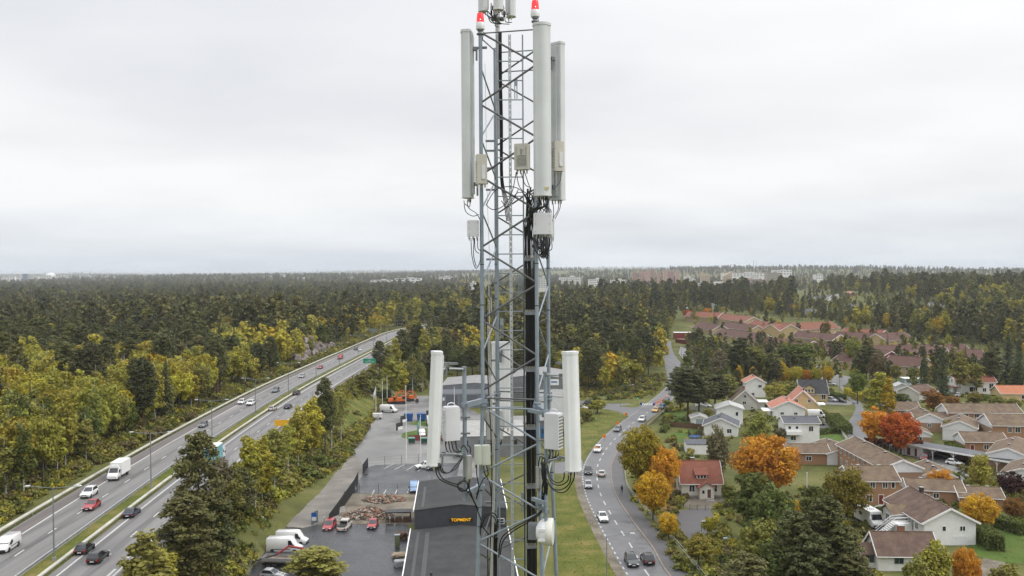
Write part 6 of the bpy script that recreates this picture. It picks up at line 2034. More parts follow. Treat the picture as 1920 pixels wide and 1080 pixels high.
M_bracket = mat('bracket_steel', (.20, .215, .23), .5, .4, var=.2, scale=8.0)

MC = Vector((.058, 13.49, 0))
PHI = R(14)
E1 = Vector((math.cos(PHI), -math.sin(PHI), 0)); E2 = Vector((math.sin(PHI), math.cos(PHI), 0))
ZT, ZF = 51.42, 46.06                                    # leg tops, flange

def hw2(z):
    return .407 if z > ZF else .407 + (ZF - z) * .031

def corner(s1, s2, z):
    p = MC + E1 * s1 * hw2(z) + E2 * s2 * hw2(z)
    return Vector((p.x, p.y, z))

mast = thing('telecom_mast', 'tall grey steel lattice mast in the middle carrying antennas and cables', 'mast', (MC.x, MC.y, 0))
MO = Vector((MC.x, MC.y, 0))
for s1 in (-1, 1):
    for s2 in (-1, 1):
        r0 = .0285 if s2 < 0 else .027
        zt = ZT + (.12 if (s1, s2) == (1, -1) else 0)
        lg = MB().tube([corner(s1, s2, zt) - MO, corner(s1, s2, ZF) - MO], r0, 12)
        lg.tube([corner(s1, s2, ZF) - MO, corner(s1, s2, 30) - MO, corner(s1, s2, 0) - MO], [r0 * 1.06, r0 * 1.5, r0 * 2.6], 12)
        lo = lg.build('leg', M_steel, mast, True)
        for zf in (ZF + .04, ZF - .015):
            MB().lathe([(.05, -.018), (.056, -.012), (.056, .012), (.05, .018)], 12, tuple(corner(s1, s2, zf) - MO)).build('flange', M_steel, lo)
        for k in range(4):
            a = k * math.pi / 2 + .4
            MB().bar(corner(s1, s2, ZF + .09) - MO + Vector((.044 * math.cos(a), .044 * math.sin(a), 0)), corner(s1, s2, ZF - .06) - MO + Vector((.044 * math.cos(a), .044 * math.sin(a), 0)), .008, 5).build('bolt', M_conn, lo)
        for z_ in (48.1, 47.75, 47.5, 45.3, 45.18, 44.9, 44.55, 44.2):
            if rnd.random() < .7:
                MB().lathe([(r0 + .004, -.006), (r0 + .004, .006)], 10, tuple(corner(s1, s2, z_ + rnd.uniform(-.1, .1)) - MO)).build('band', M_cable, lo)

def zig(sa, sb, z0, half, zmin, zmax, m, first, r_=.0115):
    k0 = int(math.ceil((zmin - z0) / half)); k1 = int(math.floor((zmax - z0) / half))
    fz = MB()
    for k in range(k0, k1):
        za, zb = z0 + k * half, z0 + (k + 1) * half
        a = (sa if k % 2 == 0 else sb); b = (sb if k % 2 == 0 else sa)
        p = corner(*a, za + .014) - MO; q = corner(*b, zb - .014) - MO
        if za > 42.8:
            MB().bar(p, q, r_, 8).build('brace', m, mast, True)
        else:
            fz.bar(p, q, r_ * 1.2, 5)
    if fz.v:
        o = fz.build('lower_bracing', m, mast); o['kind'] = 'stuff'

FLc, FRc, BLc, BRc = (-1, -1), (1, -1), (-1, 1), (1, 1)
ZN = 48.338
zig(FLc, FRc, ZN, .522, ZF + .03, 51.5, M_brace, 0, .0148)
zig(FLc, FRc, 46.03, .495, 40, 46.08, M_brace2, 0, .0145)
zig(BLc, BRc, ZN + .522, .522, ZF + .03, 51.5, M_brace, 0, .0125)
zig(BLc, BRc, 45.6, .495, 40, 46.08, M_brace, 0, .0125)
zig(FLc, BLc, ZN - .261 * 0 + .55, .522, ZF + .03, 51.4, M_brace2, 0, .0115)
zig(FLc, BLc, 45.9, .495, 40, 46.08, M_brace, 0, .0125)
zig(FRc, BRc, ZN - .03, .522, ZF + .03, 51.4, M_brace2, 0, .0115)
zig(FRc, BRc, 45.6, .495, 40, 46.08, M_brace2, 0, .0125)
lowb = MB()
for k in range(20):
    z0_, z1_ = 40 - k * 2, 38 - k * 2
    for a, b in ((FLc, FRc), (FRc, BRc), (BRc, BLc), (BLc, FLc)):
        lowb.bar(corner(*a, z0_) - MO, corner(*b, max(z1_, 0)) - MO, .018, 5)
        lowb.bar(corner(*b, z0_) - MO, corner(*a, max(z1_, 0)) - MO, .018, 5)
lowb.build('lower_bracing', M_brace2, mast)['kind'] = 'stuff'
for (a, b, z, m, r_) in ((FLc, FRc, 46.15, M_brace, .0125), (FLc, FRc, 46.01, M_brace2, .0135), (FRc, BRc, 46.12, M_brace2, .011), (FLc, BLc, 46.12, M_brace2, .011), (BLc, BRc, 46.14, M_brace, .011), (BLc, BRc, 46.0, M_brace, .011),
                         (FLc, FRc, 51.44, M_brace, .010), (BLc, BRc, 51.35, M_brace2, .010), (FRc, BRc, 51.4, M_brace2, .010), (FLc, BLc, 51.38, M_brace2, .01), (BLc, BRc, 51.05, M_brace, .009)):
    MB().bar(corner(*a, z) - MO, corner(*b, z) - MO, r_, 8).build('strut', m, mast, True)
for z in (49.85, 49.58, 49.25, 50.0, 48.18, 47.35, 46.62, 45.95, 45.33, 44.4):     # little outrigger arms on the back left leg
    p = corner(-1, 1, z)
    MB().box(tuple(p - MO + Vector((-.07, 0, 0))), (.17, .03, .03)).build('step_arm', M_bracket, mast)
for (s1, s2, z) in ((-1, -1, ZT), (1, -1, ZT + .12)):
    MB().lathe([(.052, -.012), (.058, 0), (.052, .012)], 14, tuple(corner(s1, s2, z + .012) - MO)).build('top_plate', M_bracket, mast)

LY = 13.52
lad = thing('mast_ladder', 'light steel ladder with slotted safety rail running up inside the mast', 'ladder', (0, LY, 42))
LXs = (-.207, .178)
for x_ in LXs:
    MB().box((x_, 0, 4.2), (.022, .03, 10.6)).build('stile', M_brace2, lad)
z_ = 48 - .319 + .286 * 12
rm = MB().bar((LXs[0], 0, 0), (LXs[1], 0, 0), .0085, 6).mesh('rung', [M_brace2], True)
while z_ > 41.5:
    put('rung', rm, lad, (0, 0, z_ - 42))
    z_ -= .286
rl_ = MB()
for dx in (-.0145, .0145):
    rl_.box((-.014 + dx, -.03, 4.2), (.015, .022, 10.6))
zz = -1.0
while zz < 9.5:
    rl_.box((-.014, -.03, zz), (.022, .02, .06))
    zz += .085
rl_.build('safety_rail', mat('safety_rail_zinc', (.46, .48, .50), .45, .3, var=.1, scale=6), lad)
for (x_, z_) in ((.075, 50.7), (.12, 47.75), (-.155, 47.15), (.14, 44.55), (-.19, 43.8)):
    o = MB()
    for dx in (-.016, .016):
        o.box((x_ + dx, -.035, z_ - 42), (.014, .016, .30))
    o.box((x_, -.045, z_ - 42 + .09), (.05, .014, .1))
    o.build('clamp', M_brace2, lad)

cb0 = A(986.5, 620, 13.28).x
cbd = thing('cable_bundle', 'thick black feeder cable bundle clipped inside the mast', 'cables', (cb0, 13.28, 40))
for k in range(8):
    x_ = k * .0186
    zt_ = 9.05 + rnd.uniform(-.3, .15)
    pts = [(x_, 0, -40 + 0.0), (x_, 0, 0), (x_ + rnd.uniform(-.003, .003), rnd.uniform(-.004, .004), 4), (x_, 0, 7.5), (x_ + rnd.uniform(-.01, .01), 0, zt_ - .3), (x_ + rnd.uniform(-.05, .06), rnd.uniform(-.06, .02), zt_)]
    MB().tube(catmull(pts, 5), .0098, 7).build('feeder_cable', M_cable, cbd, True)
MB().tube(catmull([(-.04, .02, -40), (-.04, .02, 0), (-.035, .02, 6.6), (-.01, .02, 8.3), (.03, 0, 9.2)], 5), .0075, 6).build('feeder_cable', M_cable, cbd, True)
for yp in (414, 486, 588, 695, 804, 915, 1028, 1140):
    z_ = A(995, yp, 13.2).z - 40
    o = MB().box((.055, -.012, z_), (.165, .03, .045))
    o.build('cable_clamp', M_bracket, cbd)
    for k in range(6):
        MB().lathe([(.008, -.02), (.008, .02)], 6, (k * .023, -.02, z_ + .035)).build('clamp_nut', M_conn, cbd)
cb2 = thing('cable_bundle', 'narrow dark cable run up to the mast top beside the ladder', 'cables', (A(936, 140, 13.7).x, 13.7, 49))
for k in range(4):
    MB().tube(catmull([(k * .012, 0, 2.6), (k * .012, 0, 1.9), (k * .012 + .01, 0, 1.2), (.01 + k * .012, 0, .4), (.06 + k * .02, -.02, .05), (.10 + k * .02, -.05, -.25)], 5), .0075, 6).build('feeder_cable', M_cable, cb2, True)
cb3 = thing('cable_bundle', 'pale and black cables hanging along the rear left leg', 'cables', (A(925, 900, 13.75).x, 13.75, 40))
for k, (m_, x_) in enumerate(((mat('pale_cable', (.5, .49, .45), .5, var=.1), .0), (M_cable, -.04), (mat('pale_cable', (.5, .49, .45), .5, var=.1), -.02))):
    MB().tube(catmull([(x_ - .06, 0, -40), (x_ - .06, 0, 0), (x_ - .03, 0, 3.2), (x_ + .02, -.02, 5), (x_ - .035, -.02, 6.5), (x_ - .05, -.02, 8.0 - k * .4)], 6), .0085, 6).build('feeder_cable', m_, cb3, True)
for k in range(4):
    MB().tube(catmull([(.0 + k * .013, 0, -40), (k * .013, 0, 0), (k * .013, 0, 3.55 - k * .05), (.03 + k * .01, -.03, 3.95)], 5), .0095, 6).build('feeder_cable', M_cable, cb3, True)
tw_ = thing('safety_wire', 'thin pale wire hung down the left side of the mast', 'wire', (A(913, 300, 13.6).x, 13.6, 47.6))
MB().tube([(-.02, 0, 3.5), (0, 0, 1.5), (.05, 0, 0)], .003, 5).build('wire', M_galv, tw_)
MB().lathe([(.009, -.1), (.009, .1)], 6, (.05, 0, -.1)).build('weight', M_rru, tw_)

def rrect(w, d, r, front=0.0, n=4):
    o = []
    for cx, cy2, a0 in ((w / 2 - r, d / 2 - r, 0), (-w / 2 + r, d / 2 - r, 90), (-w / 2 + r, -d / 2 + r, 180), (w / 2 - r, -d / 2 + r, 270)):
        if front and a0 == 270:
            for k in range(1, 8):
                t = -1 + 2 * k / 8
                o.append(((w / 2 - r) * t, -d / 2 - front * (1 - t * t)))
        for k in range(n + 1):
            a = R(a0 + 90 * k / n)
            o.append((cx + r * math.cos(a), cy2 + r * math.sin(a)))
    return o

def antenna(label, pos, H, w, d, az, tilt=0.0, m=None, front=.035, conns=4, r=.022, cap=None, sticker=False, brk=True, blen=.16):
    m = m or M_radome
    a = thing('panel_antenna', label, 'antenna', pos, R(az + 90), 'panel antennas')
    a.rotation_euler = (R(tilt), 0, R(az + 90))
    MB().prism(rrect(w, d, r, front), -H / 2, H / 2, 'z').build('radome', m, a, True)
    MB().prism(rrect(w + .012, d + .012, r, front), H / 2 - .015, H / 2 + .022, 'z').build('top_cap', cap or m, a, True)
    MB().prism(rrect(w + .006, d + .006, r, front), -H / 2 - .012, -H / 2 + .012, 'z').build('bottom_plate', cap or m, a, True)
    MB().box((0, d / 2 + .012, 0), (w * .45, .03, H * .96)).build('back_rib', m, a)
    if brk:
        for zb in (H * .40, -H * .42):
            b = MB().box((0, d / 2 + .05, zb), (.07, .07, .05))
            b.box((0, d / 2 + blen, zb + .01), (.035, .14, .03))
            b.box((0, d / 2 + .075, zb - .09), (.05, .02, .16))
            b.build('bracket', M_bracket, a)
    for k in range(conns):
        x_ = (k - (conns - 1) / 2) * w * .7 / max(1, conns - 1)
        MB().lathe([(.011, 0), (.011, -.03), (.008, -.035), (.008, -.06)], 8, (x_, .01, -H / 2 - .012)).build('connector', M_conn, a)
    if sticker:
        MB().box((w * .12, -d / 2 - front - .001, -H / 2 + .09), (.065, .006, .04)).build('type_label', mat('label_tan', (.5, .42, .26), .6, var=.1), a)
    return a

antenna('tall grey panel antenna at the upper left of the mast, seen from the side', tuple(A(877.5, 216, 13.3)), 2.40, .26, .118, 170)
antenna('tall grey panel antenna at the upper right, rounded front to the camera', tuple(A(1016.5, 207, 12.72)), 2.37, .235, .12, 283, sticker=True, front=.05)
antenna('tall grey panel antenna behind the front right one, seen from its back', tuple(A(1044, 229, 14.0)), 2.38, .255, .12, 48)
antenna('white panel antenna on the lower left outrigger', tuple(A(816.5, 766, 12.3)), 1.52, .19, .105, 192, -3.0, M_radw, front=.04, conns=5)
antenna('white panel antenna on the lower right outrigger', tuple(A(1072, 771, 12.1)), 1.56, .21, .115, 305, -2.2, M_radw, front=.05, conns=4)
antenna('white panel antenna behind the ladder on the far side', tuple(A(940, 722, 14.9)), 1.38, .31, .12, 85, 1.5, M_radw, front=.03, conns=4)
tp = A(933, 20, 13.75)
pole = thing('top_pole', 'white tube above the mast carrying three more antennas', 'pole', (tp.x, tp.y, 51.0))
MB().bar((0, 0, -1.0), (0, 0, 2.4), .036, 12).build('tube', M_rruw, pole, True)
for z_ in (.80, .97):
    MB().box((0, 0, z_), (.19, .16, .025)).build('bracket', M_bracket, pole)
for k in range(9):
    a = k * .7
    MB().lathe([(.016, 0), (.016, .05), (.01, .06), (.01, .1)], 7, (.10 * math.cos(a), .10 * math.sin(a) - .03, .82 + .05 * (k % 3))).build('connector', M_conn if k % 2 else M_cable, pole)
antenna('grey panel antenna at the top left, cut by the frame', tuple(A(906, -60, 13.8)), 1.3, .17, .09, 200, 0, M_radome, brk=False, conns=2)
antenna('grey panel antenna on top facing the camera, cut by the frame', tuple(A(934, -66, 13.4)), 1.3, .145, .09, 272, 0, M_radome, brk=False, conns=3, front=.02)
antenna('grey panel antenna at the top right, cut by the frame', tuple(A(957, -50, 13.9)), 1.3, .17, .09, 20, 0, M_radome, brk=False, conns=2)
for k in range(9):
    x0, x1 = rnd.uniform(908, 950), rnd.uniform(915, 960)
    y0, y1 = rnd.uniform(14, 30), rnd.uniform(30, 52)
    MB().tube(catmull([A(x0, y0, 13.65) - tp - Vector((0, 0, 51.0 - tp.z)), A((x0 + x1) / 2 + rnd.uniform(-10, 10), (y0 + y1) / 2 + 8, 13.6) - tp - Vector((0, 0, 51.0 - tp.z)), A(x1, y1, 13.65) - tp - Vector((0, 0, 51.0 - tp.z))], 6), .0065, 6).build('jumper_cable', M_cable, pole, True)

M_red = mat('red_lens', (.75, .035, .04), .22, var=0, emit=.45)
M_glint = mat('glint_glow', (1.0, .8, .75), .3, var=0, emit=2.5)  # self-glowing white for the imitated glint, not a bulb
for (x_, yb, lb, s1, z_) in ((902, 55, 'red obstruction light with white base on the left mast leg', -1, ZT), (996, 47, 'red obstruction light with white base on the right mast leg', 1, ZT + .12)):
    p = corner(s1, -1, z_ + .025)
    b = thing('obstruction_light', lb, 'beacon', tuple(p), 0, 'obstruction lights')
    MB().lathe([(.03, 0), (.03, .02), (.045, .03), (.045, .05)], 14).build('foot', M_bracket, b, True)
    MB().lathe([(.060, .05), (.064, .06), (.064, .145), (.060, .15)], 18).build('base', M_radw, b, True)
    MB().lathe([(.056, .15), (.054, .2), (.049, .26), (.043, .285), (.02, .292)], 18).build('lens', M_red, b, True)
    MB().lathe([(.001, -.007), (.006, -.005), (.007, 0), (.006, .005), (.001, .007)], 10, (.004, -.0505, .185)).build('painted_glint', M_glint, b, True)  # small glowing blob stands in for the highlight on the lens
    MB().bar((.05, 0, .02), (.02, .04, -.12), .006, 6).build('cable', M_cable, b)

def radio(label, pos, w, d, h, rz, m, kind='fins', cables=4, handle=False, name='radio_unit', clen=.25):
    u = thing(name, label, 'radio unit', pos, R(rz), 'radio units')
    MB().prism(rrect(w, d, .012, 0, 2), -h / 2, h / 2, 'z').build('casing', m, u, True)
    MB().box((0, 0, h / 2 + .004), (w * .9, d * .9, .012)).build('lid', m, u)
    if kind == 'louvre':
        for k in range(9):
            MB().box((.01, -d / 2 - .001, -h * .36 + k * h * .05), (w * .62, .004, h * .022)).build('louvre', M_slot, u)
        MB().box((.01, -d / 2 - .003, h * .2), (w * .3, .008, h * .28)).build('badge_panel', m, u)
        for k in range(6):
            MB().box((.01, -d / 2 - .009, h * .11 + k * h * .036), (w * .16, .004, h * .014)).build('louvre', M_slot, u)
        for s in (-1, 1):
            for k in range(12):
                MB().box((s * w * .38 + .01 * (s < 0), -d / 2 - .0012, -h * .36 + k * h * .066), (w * .06, .004, h * .03)).build('louvre', M_slot, u)
    elif kind == 'fins':
        for s in (-1, 1):
            n = 14
            for k in range(n):
                MB().box((s * (w / 2 + .006), 0, -h * .42 + k * h * .84 / (n - 1)), (.014, d * .86, h * .028)).build('fin', m, u)
    elif kind == 'honey':
        for s in (-1, 1):
            for k in range(10):
                for j in range(4):
                    MB().box((s * (w / 2 + .002), -d * .34 + j * d * .225, -h * .42 + k * h * .093), (.006, d * .12, h * .045)).build('vent_cell', M_slot, u)
    elif kind == 'screws':
        for sx in (-1, 1):
            for sz in (-1, 0, 1):
                MB().lathe([(.006, 0), (.006, -.004)], 6, (sx * w * .38, -d / 2 - .0, sz * h * .38), 'y').build('screw', M_slot, u)
    elif kind == 'panel':
        MB().box((w * .12, -d / 2 - .004, -h * .1), (w * .34, .012, h * .5)).build('cover', M_rruw, u)
        MB().box((w * .12, -d / 2 - .012, -h * .28), (w * .26, .006, h * .12)).build('type_label', M_wpanel, u)
        for k in range(8):
            MB().box((-w / 2 - .004, 0, -h * .35 + k * h * .09), (.012, d * .8, h * .03)).build('fin', m, u)
    if handle:
        MB().tube(catmull([(-w * .25, 0, h / 2), (-w * .22, 0, h / 2 + .045), (0, 0, h / 2 + .06), (w * .22, 0, h / 2 + .045), (w * .25, 0, h / 2)], 4), .008, 6).build('handle', m, u, True)
    for k in range(cables):
        x_ = (k - (cables - 1) / 2) * w * .7 / max(1, cables - 1)
        MB().lathe([(.012, 0), (.012, -.035), (.008, -.04), (.008, -.06)], 7, (x_, 0, -h / 2)).build('connector', M_conn, u)
    return u

def px(v):
    return v * 13.0 / FPX

radio('beige louvred radio unit hanging beside the front right antenna', tuple(A(979, 295, 13.0)), .205, .14, .36, -18, M_rru, 'louvre', 4)
radio('beige radio unit with side cover clamped to the front left leg', tuple(A(902.5, 318, 13.0)), .15, .12, .41, 14, M_rru, 'panel', 4)
radio('beige radio unit half hidden behind the right antennas', tuple(A(1046, 294, 13.75)), .16, .14, .44, 20, M_rru, 'panel', 3)
radio('small white junction box with screws on the left leg', tuple(A(887, 429, 13.15)), .165, .09, .225, 12, M_rruw, 'screws', 3)
radio('white filter box full of plugs below the front right antenna', tuple(A(1018, 420, 12.75)), .26, .10, .29, -8, M_rruw, 'screws', 8)
radio('slim white box behind the filter box', tuple(A(1034, 428, 13.6)), .07, .12, .28, 10, M_rruw, 'none', 2)
radio('white finned radio unit with carrying handle on the left outrigger', tuple(A(846, 794, 12.65)), .215, .15, .46, 22, M_rruw, 'fins', 5, True)
radio('white radio unit with honeycomb vents on the right outrigger', tuple(A(1038, 808, 12.45)), .22, .16, .48, -28, M_rruw, 'honey', 5, True)
radio('grey honeycomb radio unit behind the ladder', tuple(A(927, 796, 14.6)), .26, .15, .45, 10, mat('mid_grey_casing', (.40, .40, .40), .5, var=.08, scale=3), 'honey', 4)  # even mid-grey casing, darker than the other units
radio('left pale green junction box in front of the mast leg', tuple(A(896, 853, 12.9)), .10, .09, .26, 5, mat('pale_green_casing', (.55, .58, .50), .5, var=.06), 'none', 2)
radio('right pale green junction box beside the mast leg', tuple(A(911, 853, 13.1)), .12, .09, .27, 12, mat('pale_green_casing', (.55, .58, .50), .5, var=.06), 'none', 2)
radio('slim silver diplexer box below the left outrigger', tuple(A(879, 876, 12.6)), .075, .08, .31, 25, mat('silver_casing', (.46, .45, .46), .35, .5, var=.12, scale=5), 'none', 4)
radio('slim silver diplexer box on the right leg', tuple(A(1009, 895, 12.6)), .065, .07, .28, 0, mat('silver_casing', (.46, .45, .46), .35, .5, var=.12, scale=5), 'screws', 4)

def outrig(label, xp, y0, y1, Y, arms, legc, r_=.030):
    a, b = A(xp, y0, Y), A(xp, y1, Y)
    o = thing('outrigger', label, 'bracket', (a.x, a.y, b.z))
    Q = Vector((a.x, a.y, b.z))
    MB().bar((0, 0, 0), (0, 0, a.z - b.z), r_, 10).build('pipe', M_steel, o, True)
    MB().lathe([(r_ + .006, -.02), (r_ + .006, .012), (r_ - .004, .016)], 10, (0, 0, a.z - b.z - .01)).build('pipe_cap', M_bracket, o)
    for yy in arms:
        z_ = A(xp, yy, Y).z
        q = corner(*legc, z_)
        MB().box(tuple((Vector((a.x, a.y, z_)) + q) / 2 - Q), ((q - Vector((a.x, a.y, z_))).length + .1, .05, .075), rz=math.atan2(q.y - a.y, q.x - a.x)).build('arm', M_steel, o)
        MB().box(tuple(q - Q), (.13, .11, .06)).build('clamp', M_steel, o)
        MB().box((0, 0, z_ - b.z), (.085, .085, .05)).build('clamp', M_bracket, o)
    for yy in (782, 812) if xp < 960 else (790, 825):
        z_ = A(xp, yy, Y).z - b.z
        MB().box((.0 if xp < 960 else -.02, -.02, z_), (.16, .05, .022)).build('pipe_clamp', M_bracket, o)
    return o

og1 = outrig('vertical galvanised pipe on arms left of the mast', 870.5, 688, 938, 12.75, (760, 926), FLc)
og2 = outrig('vertical galvanised pipe on arms right of the mast', 1022.5, 697, 1000, 12.55, (772, 958), FRc, .026)

def arm(parent, a, b, r_=.016, m=None, joint=True):
    Q = parent.location
    p, q = Vector(a) - Q, Vector(b) - Q
    MB().bar(p, q, r_, 8).build('tilt_arm', m or M_galv, parent, True)
    if joint:
        MB().box(tuple(p), (.05, .05, .06)).build('tilt_joint', M_bracket, parent)
        MB().box(tuple(q), (.06, .05, .05)).build('tilt_joint', M_bracket, parent)

arm(og1, A(870, 692, 12.7), A(838, 691, 12.45)); arm(og1, A(836, 690, 12.45), A(829, 682, 12.42), .03, M_radw)
arm(og1, A(838, 691, 12.45), A(824, 694, 12.38)); arm(og1, A(868, 853, 12.7), A(832, 850, 12.45))
arm(og2, A(1024, 702, 12.5), A(1052, 704, 12.25)); arm(og2, A(1026, 864, 12.5), A(1048, 860, 12.3))
arm(og2, A(1006, 768, 13.0), A(1020, 778, 12.55), .02)

def cables(label, runs, r_=.0085, name='jumper_cables'):
    first = A(*runs[0][0])
    o = thing(name, label, 'cables', tuple(first), group='jumper cables')
    for run in runs:
        MB().tube(catmull([A(*q) - first for q in run], 6), r_, 6).build('jumper_cable', M_cable, o, True)
    return o

cables('looping cables below the upper left antenna', [
    [(870, 376, 13.3), (873, 396, 13.2), (886, 405, 13.1), (898, 402, 13.1)], [(876, 376, 13.3), (879, 390, 13.2), (893, 400, 13.1), (900, 412, 13.1)], [(882, 375, 13.3), (880, 388, 13.2), (872, 382, 13.2)]], .006)
cables('thin cables hanging below the left junction box', [
    [(883, 446, 13.1), (885, 480, 13.1), (892, 503, 13.1), (900, 490, 13.15), (902, 470, 13.18)], [(890, 446, 13.1), (891, 468, 13.1), (898, 475, 13.15)], [(896, 446, 13.1), (896, 465, 13.1), (902, 470, 13.15)], [(889, 446, 13.1), (888, 478, 13.1), (893, 500, 13.1)]], .006)
cables('cables arching across the mast below the louvred radio unit', [
    [(911, 385, 13.1), (930, 356, 13.0), (958, 350, 13.0), (980, 360, 13.0), (992, 390, 13.0)], [(968, 322, 12.95), (960, 360, 13.0), (945, 385, 13.0), (925, 393, 13.05), (912, 385, 13.1)], [(968, 322, 12.95), (974, 350, 13.0), (990, 365, 13.0)], [(976, 320, 12.95), (984, 345, 13.0), (995, 352, 13.0)], [(983, 320, 12.95), (990, 342, 13.0), (997, 360, 13.0)],
    [(955, 380, 13.0), (970, 362, 13.0), (985, 366, 13.0), (994, 400, 13.0)], [(940, 376, 13.0), (950, 388, 13.0), (962, 375, 13.0), (972, 355, 13.0)]], .006)
ct = []
for k in range(16):
    x0 = rnd.uniform(1004, 1032); x1 = rnd.uniform(990, 1034)
    ct.append([(x0, 368 + rnd.uniform(0, 3), 12.75), (x0 + rnd.uniform(-4, 4), 385, 12.7), (x1 + rnd.uniform(-6, 6), 396, 12.75), (x1, 405 + rnd.uniform(0, 6), 12.8)])
cables('tangle of black jumpers between the front right antenna and the filter box', ct, .0068)
ct = []
for k in range(18):
    x0 = rnd.uniform(1003, 1033); x1 = rnd.uniform(1000, 1030)
    dp = rnd.uniform(20, 48)
    ct.append([(x0, 438, 12.75), (x0 + rnd.uniform(-3, 3), 438 + dp * .6, 12.72), ((x0 + x1) / 2 + rnd.uniform(-4, 6), 438 + dp, 12.75), (x1, 438 + dp * .7, 12.9), (x1 - 6, 430 + dp * .4, 13.0)])
cables('dense tangle of black jumpers below the filter box', ct, .0068)
cables('cables from the rear right antenna down to the leg', [
    [(1036, 374, 13.9), (1038, 395, 13.8), (1036, 415, 13.6), (1032, 425, 13.4)], [(1049, 374, 13.9), (1046, 394, 13.8), (1038, 408, 13.6), (1034, 420, 13.4)], [(1051, 374, 13.9), (1050, 390, 13.8), (1041, 410, 13.6)], [(1040, 325, 13.7), (1040, 345, 13.6), (1035, 355, 13.5)], [(1052, 322, 13.7), (1050, 340, 13.6), (1038, 355, 13.4)], [(1033, 440, 13.0), (1035, 465, 12.9), (1029, 470, 12.95)]], .006)
cables('clutter of black cables where the feeder bundle starts', [[(992 + rnd.uniform(-4, 14), 350 + rnd.uniform(0, 20), 13.1), (990 + rnd.uniform(-8, 14), 375 + rnd.uniform(-5, 10), 13.05), (988 + rnd.uniform(-4, 14), 400 + rnd.uniform(0, 15), 13.15), (990 + rnd.uniform(0, 10), 450, 13.2)] for _ in range(10)], .0075)
cables('black cables drooping from the lower left antenna to the mast', [
    [(816, 872, 12.3), (819, 890, 12.3), (830, 902, 12.4), (862, 915, 12.6), (885, 925, 12.75)], [(821, 872, 12.3), (824, 888, 12.3), (834, 900, 12.4), (860, 908, 12.6), (872, 895, 12.7)], [(825, 872, 12.3), (828, 884, 12.35), (838, 887, 12.45), (855, 878, 12.55), (866, 860, 12.7)], [(829, 871, 12.35), (831, 883, 12.4), (842, 886, 12.5), (858, 868, 12.6), (868, 856, 12.7)]], .0085)
cables('black cables from the left finned radio unit to the outrigger pipe', [
    [(835, 828, 12.6), (838, 845, 12.6), (850, 852, 12.6), (866, 856, 12.65)], [(841, 828, 12.6), (845, 846, 12.6), (856, 855, 12.6), (868, 857, 12.65)], [(847, 828, 12.6), (850, 843, 12.6), (862, 848, 12.6), (866, 838, 12.65), (871, 836, 12.6), (877, 848, 12.6)], [(854, 827, 12.6), (857, 842, 12.6), (866, 848, 12.6)], [(875, 834, 12.6), (881, 838, 12.6), (882, 850, 12.6)]], .0085)
lp = [[(868 + 9 * math.cos(t + k) * (1 + k * .05), 911 + 9 * math.sin(t + k) * (1 + k * .05), 12.58 + k * .012) for t in np.linspace(0, 6.0, 12)] for k in range(4)]
cables('coiled black cable loop below the left outrigger', lp, .0075)
cables('black cables running down from the coil to the left leg', [
    [(876, 898, 12.6), (878, 912, 12.6), (886, 935, 12.75), (893, 950, 12.9)], [(881, 898, 12.6), (880, 915, 12.6), (889, 940, 12.8), (897, 955, 13.0)], [(873, 918, 12.6), (884, 932, 12.7), (892, 948, 12.9), (902, 975, 13.1)], [(907, 874, 12.95), (909, 888, 13.0), (918, 905, 13.2), (921, 930, 13.4)], [(894, 871, 12.9), (894, 890, 12.9), (898, 915, 12.95), (893, 935, 13)], [(912, 872, 13), (915, 890, 13.0), (905, 900, 13.0), (893, 928, 12.95)]], .0085)
cables('arched black cables inside the mast near the bottom of the frame', [
    [(901, 1020, 13.2), (901, 990, 13.1), (906, 968, 13.1), (918, 961, 13.1), (930, 966, 13.2), (933, 985, 13.3), (926, 1010, 13.4)], [(902, 990, 13.15), (910, 970, 13.1), (922, 966, 13.1), (931, 980, 13.3), (931, 1005, 13.4)], [(903, 985, 13.1), (915, 1000, 13.2), (926, 1008, 13.4)], [(935, 1045, 13.0), (940, 1010, 12.9), (960, 992, 12.85), (990, 975, 12.85), (1012, 960, 12.9), (1019, 948, 12.95)], [(938, 1040, 13.0), (943, 1015, 12.9), (962, 996, 12.85), (992, 978, 12.85), (1014, 962, 12.9), (1020, 945, 12.95)]], .0095)
cables('black cables drooping from the lower right antenna to the mast', [
    [(1058, 886, 12.05), (1056, 900, 12.1), (1044, 905, 12.2), (1032, 895, 12.35), (1026, 872, 12.5)], [(1066, 886, 12.05), (1064, 902, 12.1), (1048, 910, 12.2), (1032, 902, 12.35), (1025, 878, 12.5)], [(1070, 886, 12.05), (1068, 906, 12.1), (1052, 918, 12.2), (1036, 915, 12.35), (1024, 896, 12.5)], [(1077, 884, 12.05), (1075, 900, 12.1), (1060, 922, 12.2), (1040, 920, 12.35), (1026, 905, 12.5)]], .0085)
cables('black cables below the right radio unit and round its pipe', [
    [(1030, 842, 12.45), (1031, 856, 12.45), (1024, 862, 12.5), (1014, 856, 12.55), (1010, 868, 12.6), (1010, 880, 12.6)], [(1036, 843, 12.45), (1036, 858, 12.45), (1026, 864, 12.5), (1018, 858, 12.55), (1015, 870, 12.6)], [(1042, 843, 12.45), (1041, 856, 12.45), (1030, 862, 12.5)], [(1048, 842, 12.45), (1046, 854, 12.45), (1034, 862, 12.5)]] + [[(1018 + rnd.uniform(-4, 6), 860 + rnd.uniform(0, 8), 12.5), (1019 + rnd.uniform(-4, 6), 890, 12.48), (1020 + rnd.uniform(-4, 8), 915, 12.5), (1016 + rnd.uniform(-3, 9), 940 + rnd.uniform(0, 12), 12.6)] for _ in range(9)], .0085)

